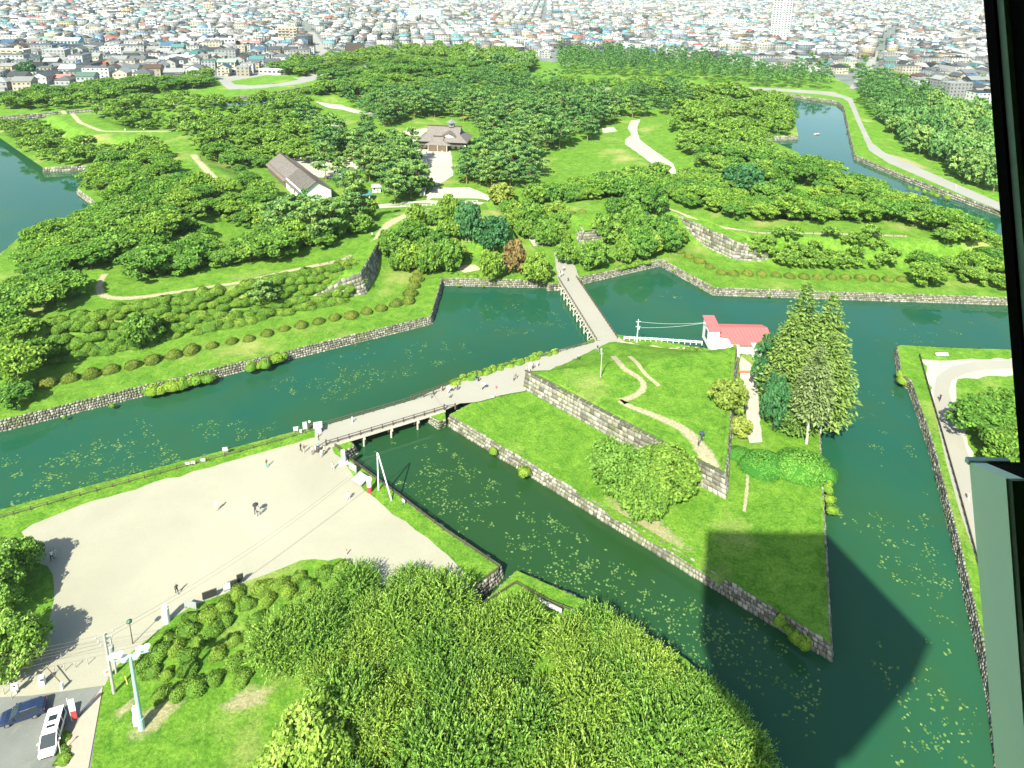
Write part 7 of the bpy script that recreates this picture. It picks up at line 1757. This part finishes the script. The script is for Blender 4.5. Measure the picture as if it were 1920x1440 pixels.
# the leaning mullion: seen through a pixel on the glass plane
def on_glass(px, py, y0=.62):
    a = (px - PCX) / FOC; b = (PCY - py) / FOC; d = FW + RV * a + UV * b
    # plane through (0,y0,CAM_H) spanned by x and MU: normal n
    n = Vector((1, 0, 0)).cross(MU); t = n.dot(Vector((0, y0, 0))) / n.dot(d); return Vector((d.x * t, d.y * t, CAM_H + d.z * t))
nG = Vector((1, 0, 0)).cross(MU)        # points outwards or inwards
if nG.y > 0: nG = -nG                   # towards the viewer
def strip(x0a, x1a, x0b, x1b, ya, yb, depth, name, mat, off=0.0):
    """a bar lying on the glass plane between two pixel rows"""
    q = [on_glass(x0a, ya), on_glass(x1a, ya), on_glass(x1b, yb), on_glass(x0b, yb)]
    q = [p + nG * off for p in q]; v = q + [p + nG * depth for p in q]
    return MB().add(v, [(0, 1, 2, 3), (7, 6, 5, 4), (4, 5, 1, 0), (5, 6, 2, 1), (6, 7, 3, 2), (7, 4, 0, 3)]).build(name, mat, TW)
strip(1835, 1841, 1970.5, 1976.5, -110, 1600, .012, 'gasket_edge', M['deck_dark'])
strip(1841, 1850.5, 1976.5, 1989, -110, 1600, .020, 'gasket', M['frame_grey'])
strip(1850.5, 2300, 1989, 2300, -110, 1600, .10, 'mullion', M['deck_dark'], .0)
# lower post standing in front of the glass: its outer flank is lit from outside, shade on its room face and edge is put into their colours
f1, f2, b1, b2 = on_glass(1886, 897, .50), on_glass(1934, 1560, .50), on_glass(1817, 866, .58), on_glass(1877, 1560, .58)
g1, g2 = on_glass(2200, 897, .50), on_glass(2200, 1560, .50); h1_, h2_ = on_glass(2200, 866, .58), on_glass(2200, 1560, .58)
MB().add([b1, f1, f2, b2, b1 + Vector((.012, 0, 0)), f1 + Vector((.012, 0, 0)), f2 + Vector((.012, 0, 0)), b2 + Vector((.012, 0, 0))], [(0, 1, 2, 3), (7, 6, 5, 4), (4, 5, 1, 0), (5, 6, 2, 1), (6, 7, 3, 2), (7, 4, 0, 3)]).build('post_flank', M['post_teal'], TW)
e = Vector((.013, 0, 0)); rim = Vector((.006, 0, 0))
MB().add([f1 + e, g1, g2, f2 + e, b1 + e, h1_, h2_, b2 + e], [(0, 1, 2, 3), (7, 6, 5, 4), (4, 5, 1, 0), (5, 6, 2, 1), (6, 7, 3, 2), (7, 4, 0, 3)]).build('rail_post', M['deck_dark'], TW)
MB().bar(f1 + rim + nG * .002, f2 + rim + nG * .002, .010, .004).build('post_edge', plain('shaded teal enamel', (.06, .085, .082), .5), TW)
MB().bar(b1 + Vector((-.002, 0, .001)), b1 + Vector((.03, 0, .001)), .004, .004).build('post_flange', M['post_teal'], TW)
# the pane itself
gm, gnt, gb, GN, GLk = new_mat('clear window glass'); GN.remove(gb); tr_ = GN.new('ShaderNodeBsdfTransparent'); tr_.inputs[0].default_value = (.975, 1.0, .985, 1); GLk.new(tr_.outputs[0], GN['Material Output'].inputs['Surface'])
pz = [Vector((-2.2, .64, CAM_H)) - MU * 1.75, Vector((1.6, .64, CAM_H)) - MU * 1.75, Vector((1.6, .64, CAM_H)) + MU * 2.9, Vector((-2.2, .64, CAM_H)) + MU * 2.9]; pz += [p - nG * .012 for p in pz]
MB().add(pz, [(0, 1, 2, 3), (7, 6, 5, 4), (4, 5, 1, 0), (5, 6, 2, 1), (6, 7, 3, 2), (7, 4, 0, 3)]).build('window_pane', gm, TW)
print('OBJECTS', len(scene.objects), 'TRIS', sum(len(m.loop_triangles) if m.loop_triangles else sum(len(p.vertices) - 2 for p in m.polygons) for m in bpy.data.meshes))
# ------------------------------------------------------------------ the summer air
hz = bpy.data.materials.new('air'); hz.use_nodes = True; hz.node_tree.nodes.remove(hz.node_tree.nodes['Principled BSDF'])
pv = hz.node_tree.nodes.new('ShaderNodeVolumePrincipled'); pv.inputs['Color'].default_value = (.80, .93, .95, 1); pv.inputs['Density'].default_value = 0.00006; pv.inputs['Anisotropy'].default_value = 0.2
hz.node_tree.links.new(pv.outputs[0], hz.node_tree.nodes['Material Output'].inputs['Volume'])
hb = MB(); hb.add([(-5300, -700, -2.4), (5300, -700, -2.4), (5300, 7100, -2.4), (-5300, 7100, -2.4), (-5300, -700, 98.5), (5300, -700, 98.5), (5300, 7100, 98.5), (-5300, 7100, 98.5)], [(3, 2, 1, 0), (4, 5, 6, 7), (0, 1, 5, 4), (1, 2, 6, 5), (2, 3, 7, 6), (3, 0, 4, 7)])
hb.build('haze', hz, kind='stuff')
